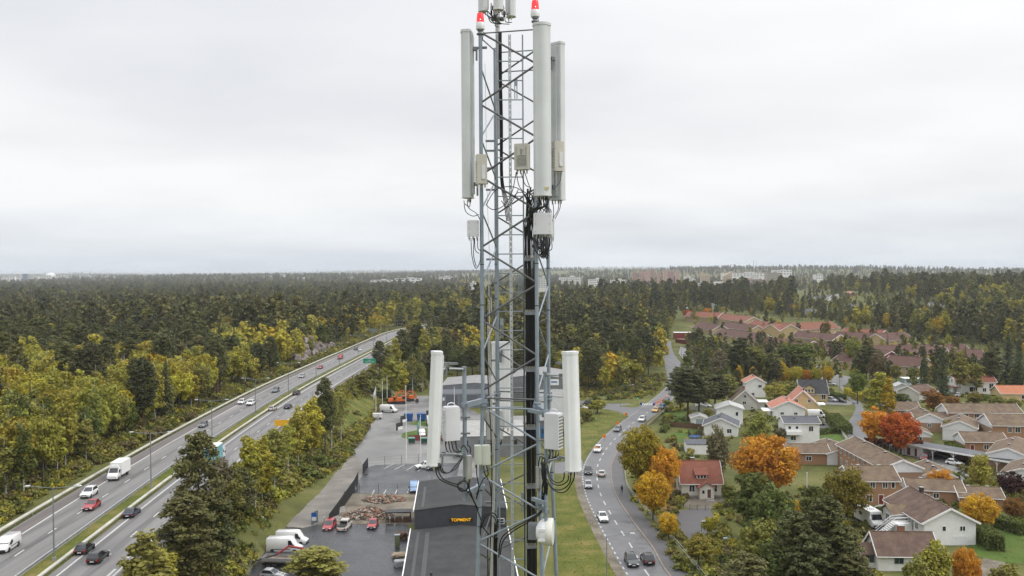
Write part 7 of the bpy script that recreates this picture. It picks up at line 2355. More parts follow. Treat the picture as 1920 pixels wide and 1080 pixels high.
dc = A(1026, 997, 12.6)
dish = thing('microwave_dish', 'small white round microwave dish near the bottom right of the mast', 'dish', tuple(dc), R(-8))
MB().lathe([(.09, -.15), (.15, -.10), (.175, -.06), (.178, -.005)], 24, axis='x').build('shroud', M_radw, dish, True)
MB().lathe([(.186, -.01), (.19, 0), (.19, .075), (.182, .085), (.09, .09), (.01, .09)], 24, axis='x').build('radome', mat('cream_radome', (.64, .64, .585), .5, var=.04), dish, True)
for s in (-1, 1):
    MB().box((-.06, -.17, s * .07), (.10, .02, .035)).build('lug', M_radw, dish)
MB().box((-.2, .02, 0), (.13, .12, .22)).build('mount', M_bracket, dish)
q0, q1 = A(999, 935, 12.9), A(1023, 944, 12.3)
chn = thing('channel_arm', 'short steel channel arm jutting out above the dish', 'bracket', tuple(q0))
MB().box(tuple((q1 - q0) / 2), ((q1 - q0).length, .05, .05), M=(q1 - q0).to_track_quat('X', 'Z').to_matrix()).build('channel', M_steel, chn)
MB().box(tuple(q1 - q0), (.02, .075, .075)).build('end_plate', M_steel, chn)
q0, q1 = A(992, 769, 12.95), A(1020, 775, 12.5)
ch2 = thing('channel_arm', 'short steel channel arm beside the right outrigger', 'bracket', tuple(q0))
MB().box(tuple((q1 - q0) / 2), ((q1 - q0).length, .05, .05), M=(q1 - q0).to_track_quat('X', 'Z').to_matrix()).build('channel', M_steel, ch2)
MB().box(tuple(q1 - q0), (.02, .07, .07)).build('end_plate', M_steel, ch2)

# ---------------------------------------------------------------- street furniture
M_lamp = mat('lamp_steel', (.20, .235, .23), .5, .4, var=.15)
M_lens = mat('lamp_lens', (.6, .62, .62), .3, var=0)
for k in range(12):
    y = 125.7 + 42.5 * k
    x = float(XL(y)) + 13.0
    l = thing('street_lamp', ORD[k] + ' double-armed motorway lamp, counted from the bottom left', 'street lamp', (x, y, HWZ - .1), 0, 'lamps along the motorway median')
    MB().tube([(0, 0, 0), (0, 0, 5), (0, 0, 10.3)], [.12, .1, .07], 8).build('pole', M_lamp, l, True)
    for s in (-1, 1):
        MB().tube([(0, 0, 10.25), (s * 1.6, 0, 10.38), (s * 3.3, 0, 10.55)], .05, 6).build('arm', M_lamp, l, True)
        MB().prism([(s * 3.2, 10.52), (s * 3.75, 10.48), (s * 4.0, 10.56), (s * 3.8, 10.66), (s * 3.2, 10.66)], -.16, .16, 'y').build('lamp_head', M_lens, l)
    MB().box((0, 0, .3), (.4, .4, .6)).build('base', M_concrete, l)

def lamp1(px_, yb, yt, dx, label, h=None):
    p = G(px_, yb)
    hh = (yb - yt) * p.y / FPX
    l = thing('street_lamp', label, 'street lamp', tuple(p))
    MB().tube([(0, 0, 0), (0, 0, hh)], [.09, .06], 8).build('pole', M_lamp, l, True)
    MB().tube([(0, 0, hh), (dx * .5, 0, hh + .35), (dx, 0, hh + .5)], .04, 6).build('arm', M_lamp, l, True)
    MB().box((dx, 0, hh + .48), (.7, .25, .12)).build('lamp_head', M_lens, l)
    return l

lamp1(1138, 1100, 1005, 3.9, 'slim street lamp arching over the bottom of the curved road')
lamp1(1163, 763, 724, 4.5, 'street lamp reaching over the junction by the wood')
lamp1(1315, 1012, 982, .4, 'short lamp post beside the drive under the cottage')
lamp1(1668, 860, 838, .3, 'low lamp post by the white garage box')
lamp1(1574, 742, 700, .3, 'lamp post in the housing street near the turning place')
lamp1(1278, 690, 655, 1.0, 'wooden lamp post between the road and the garages')

def sign(name, label, px_, yb, w, h, zc, m, posts=1, rz=0, txt=None, z=None, pole=None):
    p = G(px_, yb) if z is None else G(px_, yb, z=z)
    s = thing(name, label, 'sign', tuple(p), R(rz))
    MB().box((0, 0, zc), (w, .06, h)).build('panel', m, s)
    for k in range(posts):
        x_ = 0 if posts == 1 else (-w * .35 + k * w * .7)
        MB().bar((x_, .05, 0), (x_, .05, zc + h * .3), .05, 6).build('post', pole or M_galv, s)
    return s

M_sgreen = mat('sign_green', (.0, .24, .13), .4, var=.05)
M_sor = mat('sign_orange', (.75, .22, .02), .5, var=.1)
M_syel = mat('sign_amber', (.8, .42, .01), .5, var=.05)
M_sblue = mat('sign_blue', (.01, .09, .38), .4, var=.1)
gs = sign('road_sign', 'green direction sign on two posts beside the motorway', 693, 700, 5.2, 1.9, 5.0, M_sgreen, 2, z=HWZ - 1)
for zz_, ww_ in ((5.3, 1.2), (4.6, 3.8)):
    MB().box((0, -.05, zz_), (ww_, .02, .22)).build('lettering', M_white, gs)
sign('road_sign', 'blank amber road sign among the birches, seen from behind', 529, 838, 4.0, 1.6, 6.2, M_syel, 2, z=3)
sign('road_sign', 'blue motorway sign far up at the wood edge', 700, 632, 4, 2.2, 4, mat('sign_grey_back', (.16, .2, .22), .5), 1, z=HWZ)
for (x_, y_, lb) in ((1118, 848, 'lowest orange roadwork board on the bend'), (1133, 824, 'middle orange roadwork board on the bend'), (1158, 799, 'orange roadwork board below the junction'), (1174, 782, 'uppermost orange roadwork board by the junction')):
    s = sign('roadwork_board', lb, x_, y_, .95, .95, .95, M_sor)
    MB().box((0, -.04, .95), (.5, .02, .12)).build('stripe', M_black, s)
cone = MB().lathe([(.24, 0), (.24, .04), (.15, .05), (.03, .75)], 10).mesh('body', [mat('cone_orange', (.7, .12, .02), .5, var=.1)], True)
cband = MB().lathe([(.115, .28), (.085, .45)], 10).mesh('band', [M_white])
for k in range(10):
    p = G(1228 + k * 2.6, 759 - k * 1.5)
    c_ = thing('traffic_cone', 'orange roadwork cone in the row by the dark van', 'cone', (p.x, p.y, .04), 0, 'row of roadwork cones')
    c_.scale = (1.6, 1.6, 1.6)
    put('body', cone, c_); put('band', cband, c_)
p = G(1196, 764)
tl_ = thing('traffic_light', 'traffic light showing green at the junction', 'traffic light', tuple(p))
MB().bar((0, 0, 0), (0, 0, 3.2), .06, 6).build('post', M_lamp, tl_)
MB().box((0, 0, 3.6), (.4, .3, 1.1)).build('housing', M_black, tl_)
MB().lathe([(.16, -.16), (.14, -.2)], 10, (0, 0, 3.25), 'y').build('green_lens', mat('green_lens', (.02, .8, .3), .3, var=0, emit=1.2), tl_)
for (x_, y_, lb) in ((1202, 764, 'blue keep-right sign at the traffic island'), (1226, 765, 'blue sign in front of the yellow taxi'), (1246, 768, 'blue sign at the crash barrier')):
    s = sign('traffic_sign', lb, x_, y_, .8, .8, 1.3, M_sblue)
s = sign('traffic_sign', 'round blue sign beside the wet housing street', 1637, 850, .6, .6, 2.4, M_sblue)
s = sign('traffic_sign', 'small yellow marker post by the leafy drive', 1331, 985, .4, .5, 1.2, M_syel)

bp = [G(x, y) for x, y in ((1213, 800), (1228, 789), (1241, 777), (1256, 764))]
br = thing('crash_barrier', 'weathered timber crash barrier between the curved road and the garden', 'barrier', tuple(bp[0]))
for zz_ in (.4, .8):
    MB().tube([q + Vector((0, 0, zz_)) - bp[0] for q in bp], .14, 4).build('plank', mat('grey_timber', (.26, .22, .17), .8, var=.2), br)
for k in range(13):
    q = along(bp, k * poly_len(bp) / 13, k * poly_len(bp) / 13)
    if q:
        MB().box(tuple(q[0] - bp[0] + Vector((0, .1, .45))), (.18, .18, 1.0)).build('post', mat('grey_timber', (.26, .22, .17), .8, var=.2), br)

def fence(label, px_list, h, kind, m, step=2.4, name='fence', cap=60):
    pts = [G(x, y) for x, y in px_list]
    f = thing(name, label, 'fence', tuple(pts[0]))
    tot = poly_len(pts)
    O = pts[0]
    if kind == 'mesh':
        pm = MB().bar((0, 0, 0), (0, 0, h), .045, 6).mesh('post', [m])
        s_ = 0
        while s_ < tot:
            q = along(pts, s_, s_)
            if q:
                put('post', pm, f, tuple(q[0] - O))
            s_ += step
        for zz_ in (.15, h * .35, h * .68, h - .05):
            MB().tube([q + Vector((0, 0, zz_)) - O for q in pts], .012, 4).build('wire', m, f)
    elif kind in ('boards', 'slats'):
        w = .10 if kind == 'slats' else .16
        gap = .17 if kind == 'slats' else .172
        n = int(tot / gap)
        bm_ = MB().box((0, 0, h / 2), (w, .025, h)).mesh('board', [m])
        extra = MB()
        a0 = 0.0
        for k in range(n):
            q = along(pts, k * gap, min(tot - .001, k * gap + .05))
            if len(q) < 2:
                continue
            a0 = math.atan2(q[1].y - q[0].y, q[1].x - q[0].x)
            if k < cap:
                put('board', bm_, f, tuple(q[0] - O), a0)
            else:
                extra.box(tuple(q[0] - O + Vector((0, 0, h / 2))), (w, .025, h), rz=a0)
        if extra.v:
            extra.build('boards', m, f)['kind'] = 'stuff'
        for zz_ in (h * .2, h * .85):
            MB().tube([q + Vector((0, .04, zz_)) - O for q in pts], .035, 4).build('rail', m, f)
    elif kind == 'panel':
        for a, b in zip(pts[:-1], pts[1:]):
            d = b - a
            n = max(1, int(d.length / 2.5))
            for k in range(n):
                c_ = a + d * ((k + .5) / n)
                MB().box(tuple(c_ - O + Vector((0, 0, h / 2))), (d.length / n - .06, .05, h), rz=math.atan2(d.y, d.x)).build('panel', m, f)
                MB().box(tuple(a + d * (k / n) - O + Vector((0, 0, h / 2))), (.1, .1, h + .15)).build('post', M_galv, f)
    return f

M_bars = mat('black_fence_bars', (.014, .015, .017), .5, var=.1)
fence('tall black bar fence with concrete feet along the gravel track', [(617, 990), (634, 966), (646, 948), (664, 922), (672, 905)], 2.6, 'slats', M_bars, cap=200, name='bar_fence')
fence('short length of black bar fence at the far corner of the parking area', [(680, 890), (690, 876)], 2.4, 'slats', M_bars, name='bar_fence')
fence('thin dark mesh fence between the wet parking area and the rubble yard', [(674, 926), (785, 928)], 2.3, 'mesh', M_bars, 4.2, name='mesh_fence')
fence('thin dark mesh fence along the back of the parking area', [(690, 876), (735, 872), (810, 868)], 2.3, 'mesh', M_bars, 4.2, name='mesh_fence')
fence('grey chain-link fence on the slope beside the parked vans', [(462, 1100), (480, 1045), (500, 985), (507, 968)], 2.0, 'mesh', M_galv, 2.6, name='mesh_fence')
fence('red board fence behind the green bins', [(766, 826), (800, 826), (832, 826)], 1.5, 'boards', mat('red_boards', (.22, .04, .035), .7, var=.15), name='board_fence')
fence('brown board fence round the trampoline lawn', [(1251, 800), (1290, 803), (1325, 806)], 1.6, 'boards', M_brownwood, name='board_fence')
fence('pale garden wall fence behind the white garage', [(1294, 768), (1350, 775)], 1.5, 'panel', mat('pale_fence', (.5, .48, .43), .7, var=.1), name='panel_fence')
fence('low wire garden fence in front of the cottage', [(1270, 950), (1298, 957), (1330, 957)], 1.1, 'mesh', M_bars, 1.6, name='garden_fence')
fence('thin railing beside the housing lawn', [(1577, 812), (1592, 832)], 1.0, 'panel', M_wpanel, name='panel_fence')
for i_, (x_, y_) in enumerate(((651, 928), (661, 918), (640, 960), (629, 978))):
    p = G(x_, y_)
    b_ = MB().prism([(-.35, 0), (.35, 0), (.2, .5), (.12, 1.0), (-.12, 1.0), (-.2, .5)], -.8, .8, 'y').build('concrete_barrier', M_concrete, None, loc=tuple(p), rz=R(-35))
    tag(b_, ['concrete foot block under the black fence, upper one', 'concrete foot block at the top end of the black fence', 'concrete foot block under the middle of the black fence', 'concrete foot block at the lower end of the black fence'][i_], 'barrier')

def flag(px_, yb, yt, label, col=None):
    p = G(px_, yb)
    h = (yb - yt) * p.y / FPX
    f = thing('flagpole', label, 'flagpole', tuple(p))
    MB().tube([(0, 0, 0), (0, 0, h)], [.10, .06], 8).build('pole', M_trim, f, True)
    MB().lathe([(.02, 0), (.1, .06), (.02, .14)], 8, (0, 0, h)).build('finial', M_trim, f)
    if col:
        V_, F_ = [], []
        for i in range(6):
            for j in range(4):
                V_.append((-.05 - .18 * i * (1 - .25 * j / 3), .12 * math.sin(i * 1.2 + j), h - .3 - i * .5 - j * .7))
        for i in range(5):
            for j in range(3):
                a = i * 4 + j
                F_.append((a, a + 1, a + 5, a + 4))
        fm_ = arr_mesh('flag', V_, F_, [col])
        o = put('flag', fm_, f)
        md = o.modifiers.new('thick', 'SOLIDIFY'); md.thickness = .02
    return f

M_flagw = mat('white_flag', (.68, .70, .70), .7, var=.1)
M_flagg = mat('mint_flag', (.25, .42, .36), .7, var=.2)
flag(762, 868, 722, 'tallest white flagpole in front of the yard')
flag(789, 868, 778, 'white flagpole with a limp mint flag', M_flagg)
flag(705, 777, 724, 'white flagpole beside the small trailer', M_flagw)
flag(717, 759, 711, 'white flagpole left of the excavators')
flag(726, 755, 704, 'tall white flagpole behind the excavators')
flag(852, 775, 726, 'white flagpole in front of the grey hall')
flag(1513, 965, 886, 'white garden flagpole beside the green and orange maple')

for (x_, lb) in ((766, 'left blue waste skip'), (790, 'right blue waste skip')):
    p = G(x_, 789)
    k_ = thing('waste_skip', lb + ' beside the small grass strip', 'skip', tuple(p), R(8), 'blue skips')
    k_.scale = (.56, .9, .9)
    MB().prism([(-2.2, .3), (2.2, .3), (2.6, 2.6), (-2.6, 2.6)], -1.15, 1.15, 'y').build('hopper', mat('skip_blue', (.01, .075, .24), .5, var=.2, scale=1), k_)
    for s in (-1, 1):
        MB().box((0, s * 1.2, 2.55), (5.3, .12, .16)).build('rim', mat('skip_blue', (.01, .075, .24), .5, var=.2, scale=1), k_)
        for t in (-1.3, 0, 1.3):
            MB().box((t, s * 1.18, 1.4), (.14, .1, 2.0)).build('rib', mat('skip_blue', (.01, .075, .24), .5, var=.2, scale=1), k_)
for (x_, lb) in ((772, 'leftmost green wheeled bin with pale lid'), (795, 'middle green wheeled bin with pale lid'), (812, 'right green wheeled bin with pale lid')):
    p = G(x_, 832)
    k_ = thing('wheeled_bin', lb + ' in front of the red fence', 'bin', tuple(p), R(3), 'green bins')
    MB().box((0, 0, .95), (1.7, 1.2, 1.2), top=1.08).build('body', mat('bin_green', (.008, .06, .04), .5, var=.15), k_)
    MB().prism([(-.75, 1.56), (.75, 1.56), (.6, 1.8), (0, 1.9), (-.6, 1.8)], -.9, .9, 'x').build('lid', mat('bin_lid', (.10, .24, .20), .4, var=.1), k_)
    for sx in (-.7, .7):
        for sy in (-.5, .5):
            MB().lathe([(.16, -.06), (.16, .06)], 8, (sx, sy, .18), 'x').build('wheel', M_tyre, k_)
p = G(708, 786)
t_ = thing('trailer', 'small white box trailer parked by the flagpoles', 'trailer', tuple(p), R(5))
MB().box((0, 0, 1.3), (3.0, 1.6, 1.3)).build('box', M_rruw, t_)
MB().box((.2, -.85, 1.2), (.8, .06, .9)).build('poster', mat('sand_poster', (.55, .48, .36), .6, var=.3, scale=3), t_)
for sx in (-.9, .9):
    MB().lathe([(.15, -.1), (.36, -.1), (.36, .1), (.15, .1)], 10, (sx, -.7, .36), 'y').build('wheel', M_tyre, t_)
for (x_, y_, lb) in ((757, 797, 'upper black and white banner stand by the yard entrance'), (749, 811, 'lower black and white banner stand by the yard entrance')):
    p = G(x_, y_)
    o = thing('banner_stand', lb, 'banner', tuple(p), R(62))
    MB().box((0, 0, 1.9), (3.4, .08, 2.2)).build('panel', M_dark, o)
    MB().box((.4, -.06, 1.3), (2.4, .04, .9)).build('print', M_wpanel, o)
    for sx in (-1.5, 1.5):
        MB().bar((sx, .06, 0), (sx, .06, 3.0), .06, 5).build('post', M_galv, o)
p = G(757, 978)
sk = thing('storage_rack', 'dark covered rack with pallets against the warehouse corner', 'rack', (p.x - 1, p.y, .05), R(3))
MB().box((0, 0, 2.0), (5.0, 2.4, .2)).build('cover', M_dark, sk)
for sx in (-2.3, 2.3):
    for sy in (-1, 1):
        MB().box((sx, sy, 1.0), (.12, .12, 2.0)).build('post', M_dark, sk)
for k in range(3):
    MB().box((-1.5 + k * 1.5, 0, .4), (1.2, 1.4, .8)).build('crate', M_brownwood, sk)
for (x_, y_, w_, h_, m_, lb, ct_) in ((745, 1027, 1.1, 2.2, mat('olive_bin', (.12, .14, .07), .6, var=.2), 'olive green tall bin by the wet lot', 'bin'), (753, 1010, 2.0, 1.0, M_brownwood, 'pile of rusty scrap parts beside the warehouse', 'scrap'), (752, 1045, 2.6, .6, mat('pallet_wood', (.33, .26, .18), .8, var=.2), 'pallet stack beside the warehouse wall', 'pallets'), (752, 1062, 2.2, .9, mat('grey_block', (.34, .34, .34), .8, var=.1), 'grey wrapped pallet by the warehouse wall', 'pallet')):
    p = G(x_, y_)
    o = thing(ct_ if ct_ != 'scrap' else 'scrap_heap', lb, ct_, (p.x, p.y, .04), R(10))
    n_ = 4 if ct_ in ('scrap', 'pallets') else 1
    for k in range(n_):
        MB().box((rnd.uniform(-.3, .3) if n_ > 1 else 0, rnd.uniform(-.3, .3) if n_ > 1 else 0, h_ * (k + .5) / n_), (w_ * rnd.uniform(.7, 1), w_ * .7, h_ / n_ * .85), rz=rnd.uniform(-.3, .3)).build('piece', m_, o)
    MB().box((0, 0, h_ + .04), (w_ * .9, w_ * .6, .08)).build('lid', m_ if n_ > 1 else M_galv, o)

for k, x_ in enumerate((608, 638, 669, 698, 731)):
    p = G(x_, 984)
    o = thing('engine_heater_post', ORD[k] + ' grey post along the parking row, counted from the fence end', 'post', (p.x, p.y, .05), 0, 'posts along the parking row')
    MB().box((0, 0, .6), (.12, .12, 1.2)).build('stem', M_galv, o); MB().box((0, 0, 1.3), (.25, .2, .35)).build('socket_box', M_rruw, o)
sb2 = sign('information_board', 'blue and white information board by the gate', 589, 988, .9, 1.5, 1.9, M_sblue, 1)
MB().box((0, -.05, 1.55), (.85, .03, .7)).build('white_field', M_wpanel, sb2)
gp_ = thing('sliding_gate', 'grey-green gate panel standing open at the track', 'gate', tuple(G(584, 985)), R(70))
for k in range(14):
    MB().box((k * .17, 0, 1.2), (.1, .03, 2.3)).build('slat', mat('gate_green', (.10, .13, .13), .5, var=.1), gp_)
for z_ in (.15, 2.3):
    MB().box((1.1, .02, z_), (2.4, .06, .08)).build('rail', mat('gate_green', (.10, .13, .13), .5, var=.1), gp_)

def rock_mesh(seed, flat=.7):
    r = np.random.default_rng(seed)
    import bmesh
    bm = bmesh.new()
    bmesh.ops.create_icosphere(bm, subdivisions=1, radius=1)
    for v in bm.verts:
        v.co *= r.uniform(.7, 1.15)
        v.co.z *= flat
    me = bpy.data.meshes.new('stone')
    bm.to_mesh(me); bm.free()
    me.materials.append(mat('pale_stone', (.38, .33, .27), .85, var=.25, scale=1.5))
    return me

RK = [rock_mesh(k) for k in range(5)]
for (x_, y_, s_, lb) in ((565, 921, 1.0, 'pale boulder beside the gravel track, farthest up'), (556, 930, .8, 'pale boulder in the row beside the gravel track'), (551, 938, .9, 'reddish boulder in the row beside the gravel track'), (543, 945, .7, 'pale boulder at the lower end of the row by the track'), (486, 977, 1.3, 'white boulder above the chain-link fence'), (497, 976, 1.1, 'brown boulder above the chain-link fence')):
    p = G(x_, y_)
    o = put('boulder', RK[rnd.randrange(5)], None, (p.x, p.y, p.z + s_ * .25), rnd.uniform(0, 6))
    o.scale = (s_, s_ * .8, s_ * .8)
    tag(o, lb, 'boulder', 'boulders by the track')

def heap(label, px_, py_, rad, h, n, ms):
    c = G(px_, py_)
    r = random.Random(int(px_))
    o = MB()
    for k in range(n):
        a, q = r.uniform(0, 6.283), r.random() ** .6
        x_, y_ = math.cos(a) * q * rad, math.sin(a) * q * rad * .7
        z_ = h * max(0, 1 - q) * r.uniform(.6, 1) + .08
        M_ = Matrix.Rotation(r.uniform(-.8, .8), 3, 'X') @ Matrix.Rotation(r.uniform(-.8, .8), 3, 'Y') @ Matrix.Rotation(r.uniform(0, 6), 3, 'Z')
        s_ = r.uniform(.25, .8)
        o.box((x_, y_, z_), (s_, s_ * r.uniform(.4, .9), s_ * r.uniform(.3, .6)), M=M_, mi=r.randrange(len(ms)), top=r.uniform(.7, 1))
    b = o.build('rubble_heap', ms, None, loc=(c.x, c.y, .03))
    b['kind'] = 'stuff'
    return tag(b, label)

ms_ = [mat('broken_concrete', (.26, .22, .18), .9, var=.3), mat('broken_brick', (.24, .13, .085), .9, var=.3), mat('dark_rubble', (.11, .09, .075), .9, var=.3)]
heap('heap of broken bricks and concrete in the fenced yard', 692, 967, 5.0, 2.0, 380, ms_)
heap('lower heap of rubble near the mesh fence', 720, 938, 4.5, 1.1, 240, ms_)
heap('strip of small stones beside the chain-link fence', 508, 985, 4.0, .5, 160, ms_)

p = G(672, 716)
ab_ = thing('underpass', 'concrete abutment of the underpass below the motorway', 'bridge', (p.x, p.y, 0), R(-20))
MB().prism([(-5, -.5), (5.5, -.5), (5.5, 2.5), (-2, 6.4), (-5, 6.6)], -.5, .8, 'y').build('wing_wall', M_concrete, ab_)
MB().box((-2.0, -.55, 2.2), (5.0, .3, 4.4)).build('dark_passage_panel', M_dark, ab_)  # solid dark panel imitates the shade inside the passage
MB().box((-2.0, -.6, 4.9), (7.0, .6, .7)).build('lintel', M_concrete, ab_)
MB().tube([(-7, -.4, 8.2), (-2, -.4, 8.2), (6, -.4, 3.6)], .07, 5).build('handrail', M_galv, ab_)
rc = MB()
r = random.Random(3)
for k in range(170):
    t = r.random()
    px_ = 598 + 62 * t
    py_ = 682 - 34 * t
    q = G(px_, py_, z=HWZ)
    hh = r.random() ** .8 * 9 * math.sin(math.pi * min(1, t * 1.05 + .05)) ** .6
    M_ = Matrix.Rotation(r.uniform(-.5, .5), 3, 'X') @ Matrix.Rotation(r.uniform(-.5, .5), 3, 'Y') @ Matrix.Rotation(r.uniform(0, 6), 3, 'Z')
    s_ = r.uniform(1.4, 3.6)
    rc.box((q.x - 9 - hh * .5 + r.uniform(-1.5, 1.5), q.y + r.uniform(-3, 3), HWZ - .5 + hh), (s_, s_ * r.uniform(.6, 1.2), s_ * r.uniform(.5, .9)), M=M_, top=r.uniform(.6, 1))
tag(rc.build('rock_cutting', mat('grey_rock', (.24, .205, .185), .9, var=.3, scale=.5)), 'grey blasted rock face beside the oncoming lanes', kind='structure')

p = G(1303, 824)
tr_ = thing('trampoline', 'round trampoline with dark safety net on the lawn', 'trampoline', tuple(p))
MB().lathe([(1.9, .8), (2.0, .85), (2.0, .95), (1.9, .95)], 20).build('frame', mat('tramp_blue', (.04, .10, .26), .5), tr_)
MB().lathe([(1.9, .88), (.05, .86)], 20).build('jumping_mat', M_black, tr_)
for k in range(8):
    a = k * math.pi / 4
    MB().bar((1.95 * math.cos(a), 1.95 * math.sin(a), 0), (1.95 * math.cos(a), 1.95 * math.sin(a), 2.7), .05, 5).build('pole', M_bars, tr_)
mnet = mat('dark_net', (.02, .025, .04), .8)
nb_ = MB()
for k in range(48):
    a = k * math.pi / 24
    nb_.bar((1.93 * math.cos(a), 1.93 * math.sin(a), .95), (1.93 * math.cos(a), 1.93 * math.sin(a), 2.65), .035, 4)
nb_.build('net', mnet, tr_)
p = G(1166, 926)
import bmesh as _bm
pe = thing('person', 'person in dark clothes walking on the footpath', 'person', (p.x, p.y, .13), R(20))
me = bpy.data.meshes.new('body')
vs = [(0, 0, .95), (0, 0, 1.2), (0, .02, 1.42), (0, .02, 1.52), (0, 0, 1.66), (.2, .02, 1.40), (.26, .05, 1.12), (.24, -.08, .86), (-.2, .02, 1.40), (-.26, -.02, 1.12), (-.24, -.16, .88), (.1, 0, .9), (.11, -.14, .5), (.1, -.04, .08), (.1, -.2, .03), (-.1, 0, .9), (-.11, .1, .5), (-.1, .3, .1), (-.1, .18, .03)]
es = [(0, 1), (1, 2), (2, 3), (3, 4), (2, 5), (5, 6), (6, 7), (2, 8), (8, 9), (9, 10), (0, 11), (11, 12), (12, 13), (13, 14), (0, 15), (15, 16), (16, 17), (17, 18)]
me.from_pydata(vs, es, [])
me.materials.append(mat('navy_clothes', (.015, .02, .04), .8, var=.2))
po = put('body', me, pe)
sm = po.modifiers.new('skin', 'SKIN')
rad = [.15, .16, .14, .06, .11, .075, .055, .045, .075, .055, .045, .1, .075, .05, .04, .1, .075, .05, .04]
for v, r_ in zip(me.skin_vertices[0].data, rad):
    v.radius = (r_, r_)
me.skin_vertices[0].data[0].use_root = True
po.modifiers.new('sub', 'SUBSURF').levels = 1
MB().lathe([(.02, 1.80), (.09, 1.77), (.125, 1.69), (.12, 1.63), (.06, 1.6)], 10).build('hair', M_brownwood, pe)
for (x_, y_, lb) in ((1360, 1022, 'grey electric cabinet beside the leafy drive'), (1366, 1020, 'dark green bin beside the grey cabinet')):
    p = G(x_, y_)
    o = thing('cabinet' if 'cabinet' in lb else 'bin', lb, 'cabinet' if 'cabinet' in lb else 'bin', tuple(p))
    MB().box((0, 0, .6), (.7, .6, 1.2)).build('body', M_galv if 'grey' in lb and 'green' not in lb else mat('bin_green', (.008, .06, .04), .5), o)
    MB().box((0, 0, 1.23), (.76, .66, .08)).build('lid', M_galv if 'green' not in lb else mat('bin_green', (.008, .06, .04), .5), o)

# ---------------------------------------------------------------- single trees and garden planting
TP = tree_px
TP('pine', 374, 1105, 818, 92, 'pine', 'tallest pine standing in front of the motorway lorry')
TP('pine', 350, 1150, 935, 112, 'pine', 'broad pine in front of the tallest pine')
TP('pine', 398, 1120, 930, 90, 'dpine', 'dark pine right of the broad pine at the lower left')
TP('birch', 275, 1160, 985, 112, 'olive', 'olive birch at the lower left edge of the motorway')
TP('birch', 310, 1150, 1010, 80, 'yolive', 'small yellowish birch between the motorway and the pines')
TP('thinbirch', 418, 990, 852, 56, 'grey', 'half-bare birch with white trunk behind the pines')
TP('birch', 437, 1010, 850, 58, 'olive', 'olive birch leaning beside the pines')
TP('birch', 468, 965, 788, 58, 'yolive', 'tall yellow-green birch beside the motorway lorry')
TP('birch', 492, 952, 800, 60, 'yellow', 'yellow birch left of the blank amber sign')
TP('birch', 515, 940, 776, 60, 'olive', 'olive birch in front of the blank amber sign')
TP('pine', 455, 1000, 880, 50, 'pine', 'young pine under the yellow-green birches')
TP('thinbirch', 540, 900, 790, 48, 'yolive', 'thin birch right of the blank amber sign')
TP('birch', 586, 868, 728, 56, 'yellow', 'bright yellow birch on the slope by the yard')
TP('pine', 610, 862, 712, 40, 'pine', 'slim pine beside the bright yellow birch')
TP('thinbirch', 622, 852, 720, 40, 'olive', 'bare-stemmed birch at the yard end of the slope')
TP('birch', 560, 880, 745, 52, 'yolive', 'yellowish birch in the middle of the slope')
TP('thinbirch', 480, 985, 850, 46, 'olive', 'slender birch above the chain-link fence')
TP('birch', 404, 1060, 925, 50, 'yolive', 'yellow birch sprouting beside the dark pines')
TP('pine', 592, 1122, 1030, 105, 'olive', 'pine crown at the bottom in front of the crane lorry')
TP('thinbirch', 640, 835, 735, 34, 'olive', 'thin birch nearest the gravel track')
TP('pine', 712, 705, 641, 26, 'dpine', 'dark pine beside the green direction sign')
for x_, b_, t_, w_, k_, c_, lb in ((728, 700, 636, 26, 'birch', 'olive', 'olive birch hiding the motorway beside the green sign'), (741, 705, 630, 30, 'birch', 'yolive', 'yellowish birch where the motorway vanishes'), (755, 702, 620, 32, 'pine', 'pine', 'pine where the motorway vanishes behind the wood'), (768, 700, 612, 34, 'birch', 'olive', 'tall olive birch at the left end of the middle wood'), (782, 700, 610, 34, 'pine', 'dpine', 'dark pine at the left end of the middle wood'), (796, 705, 612, 36, 'birch', 'yolive', 'tall yellowish birch at the left end of the middle wood')):
    TP(k_, x_, b_, t_, w_, c_, lb)
TP('birch', 735, 752, 657, 44, 'yolive', 'yellow-green birch behind the flagpoles')
TP('birch', 752, 748, 672, 36, 'yellow', 'yellow birch behind the excavators')
TP('thinbirch', 774, 742, 660, 36, 'olive', 'thin birch behind the excavators')
TP('birch', 682, 740, 695, 34, 'olive', 'small birch below the motorway slope')
for (x_, y_, t_, w_, c_, lb) in ((660, 790, 768, 40, 'olive', 'rounded bush on the slope above the track'), (628, 830, 800, 46, 'olive', 'bush at the foot of the slope'), (600, 880, 852, 50, 'green', 'dark bush at the foot of the bright yellow birch'), (570, 898, 872, 60, 'lgreen', 'green bush beside the gravel track'), (540, 915, 885, 60, 'olive', 'bush among weeds beside the track'), (505, 945, 910, 56, 'yolive', 'yellowish bush above the boulders'), (690, 735, 710, 44, 'olive', 'bush below the underpass'), (720, 750, 728, 40, 'green', 'bush behind the small trailer')):
    TP('bush', x_, y_, t_, w_, c_, lb)
TP('maple', 1203, 925, 792, 100, 'mapleyg', 'large yellow-green maple beside the bend')
TP('maple', 1246, 935, 832, 70, 'orange', 'orange-red maple left of the cottage')
TP('maple', 1225, 975, 878, 78, 'gold', 'golden maple in front of the orange-red one')
TP('maple', 1254, 1012, 958, 44, 'gold', 'small golden maple at the leafy drive')
TP('maple', 1436, 945, 806, 140, 'orange', 'huge rounded orange maple behind the dark pines')
TP('broad', 1412, 1020, 876, 100, 'green', 'dark green broadleaf tree in front of the huge orange maple')
TP('broad', 1450, 1060, 900, 90, 'green', 'dark green tree beside the pines under the orange maple')
TP('broad', 1425, 1120, 965, 100, 'olive', 'olive tree at the lower right, leftmost of the pine clump')
TP('pine', 1490, 1150, 962, 84, 'pine', 'dark pine in the middle of the lower right clump')
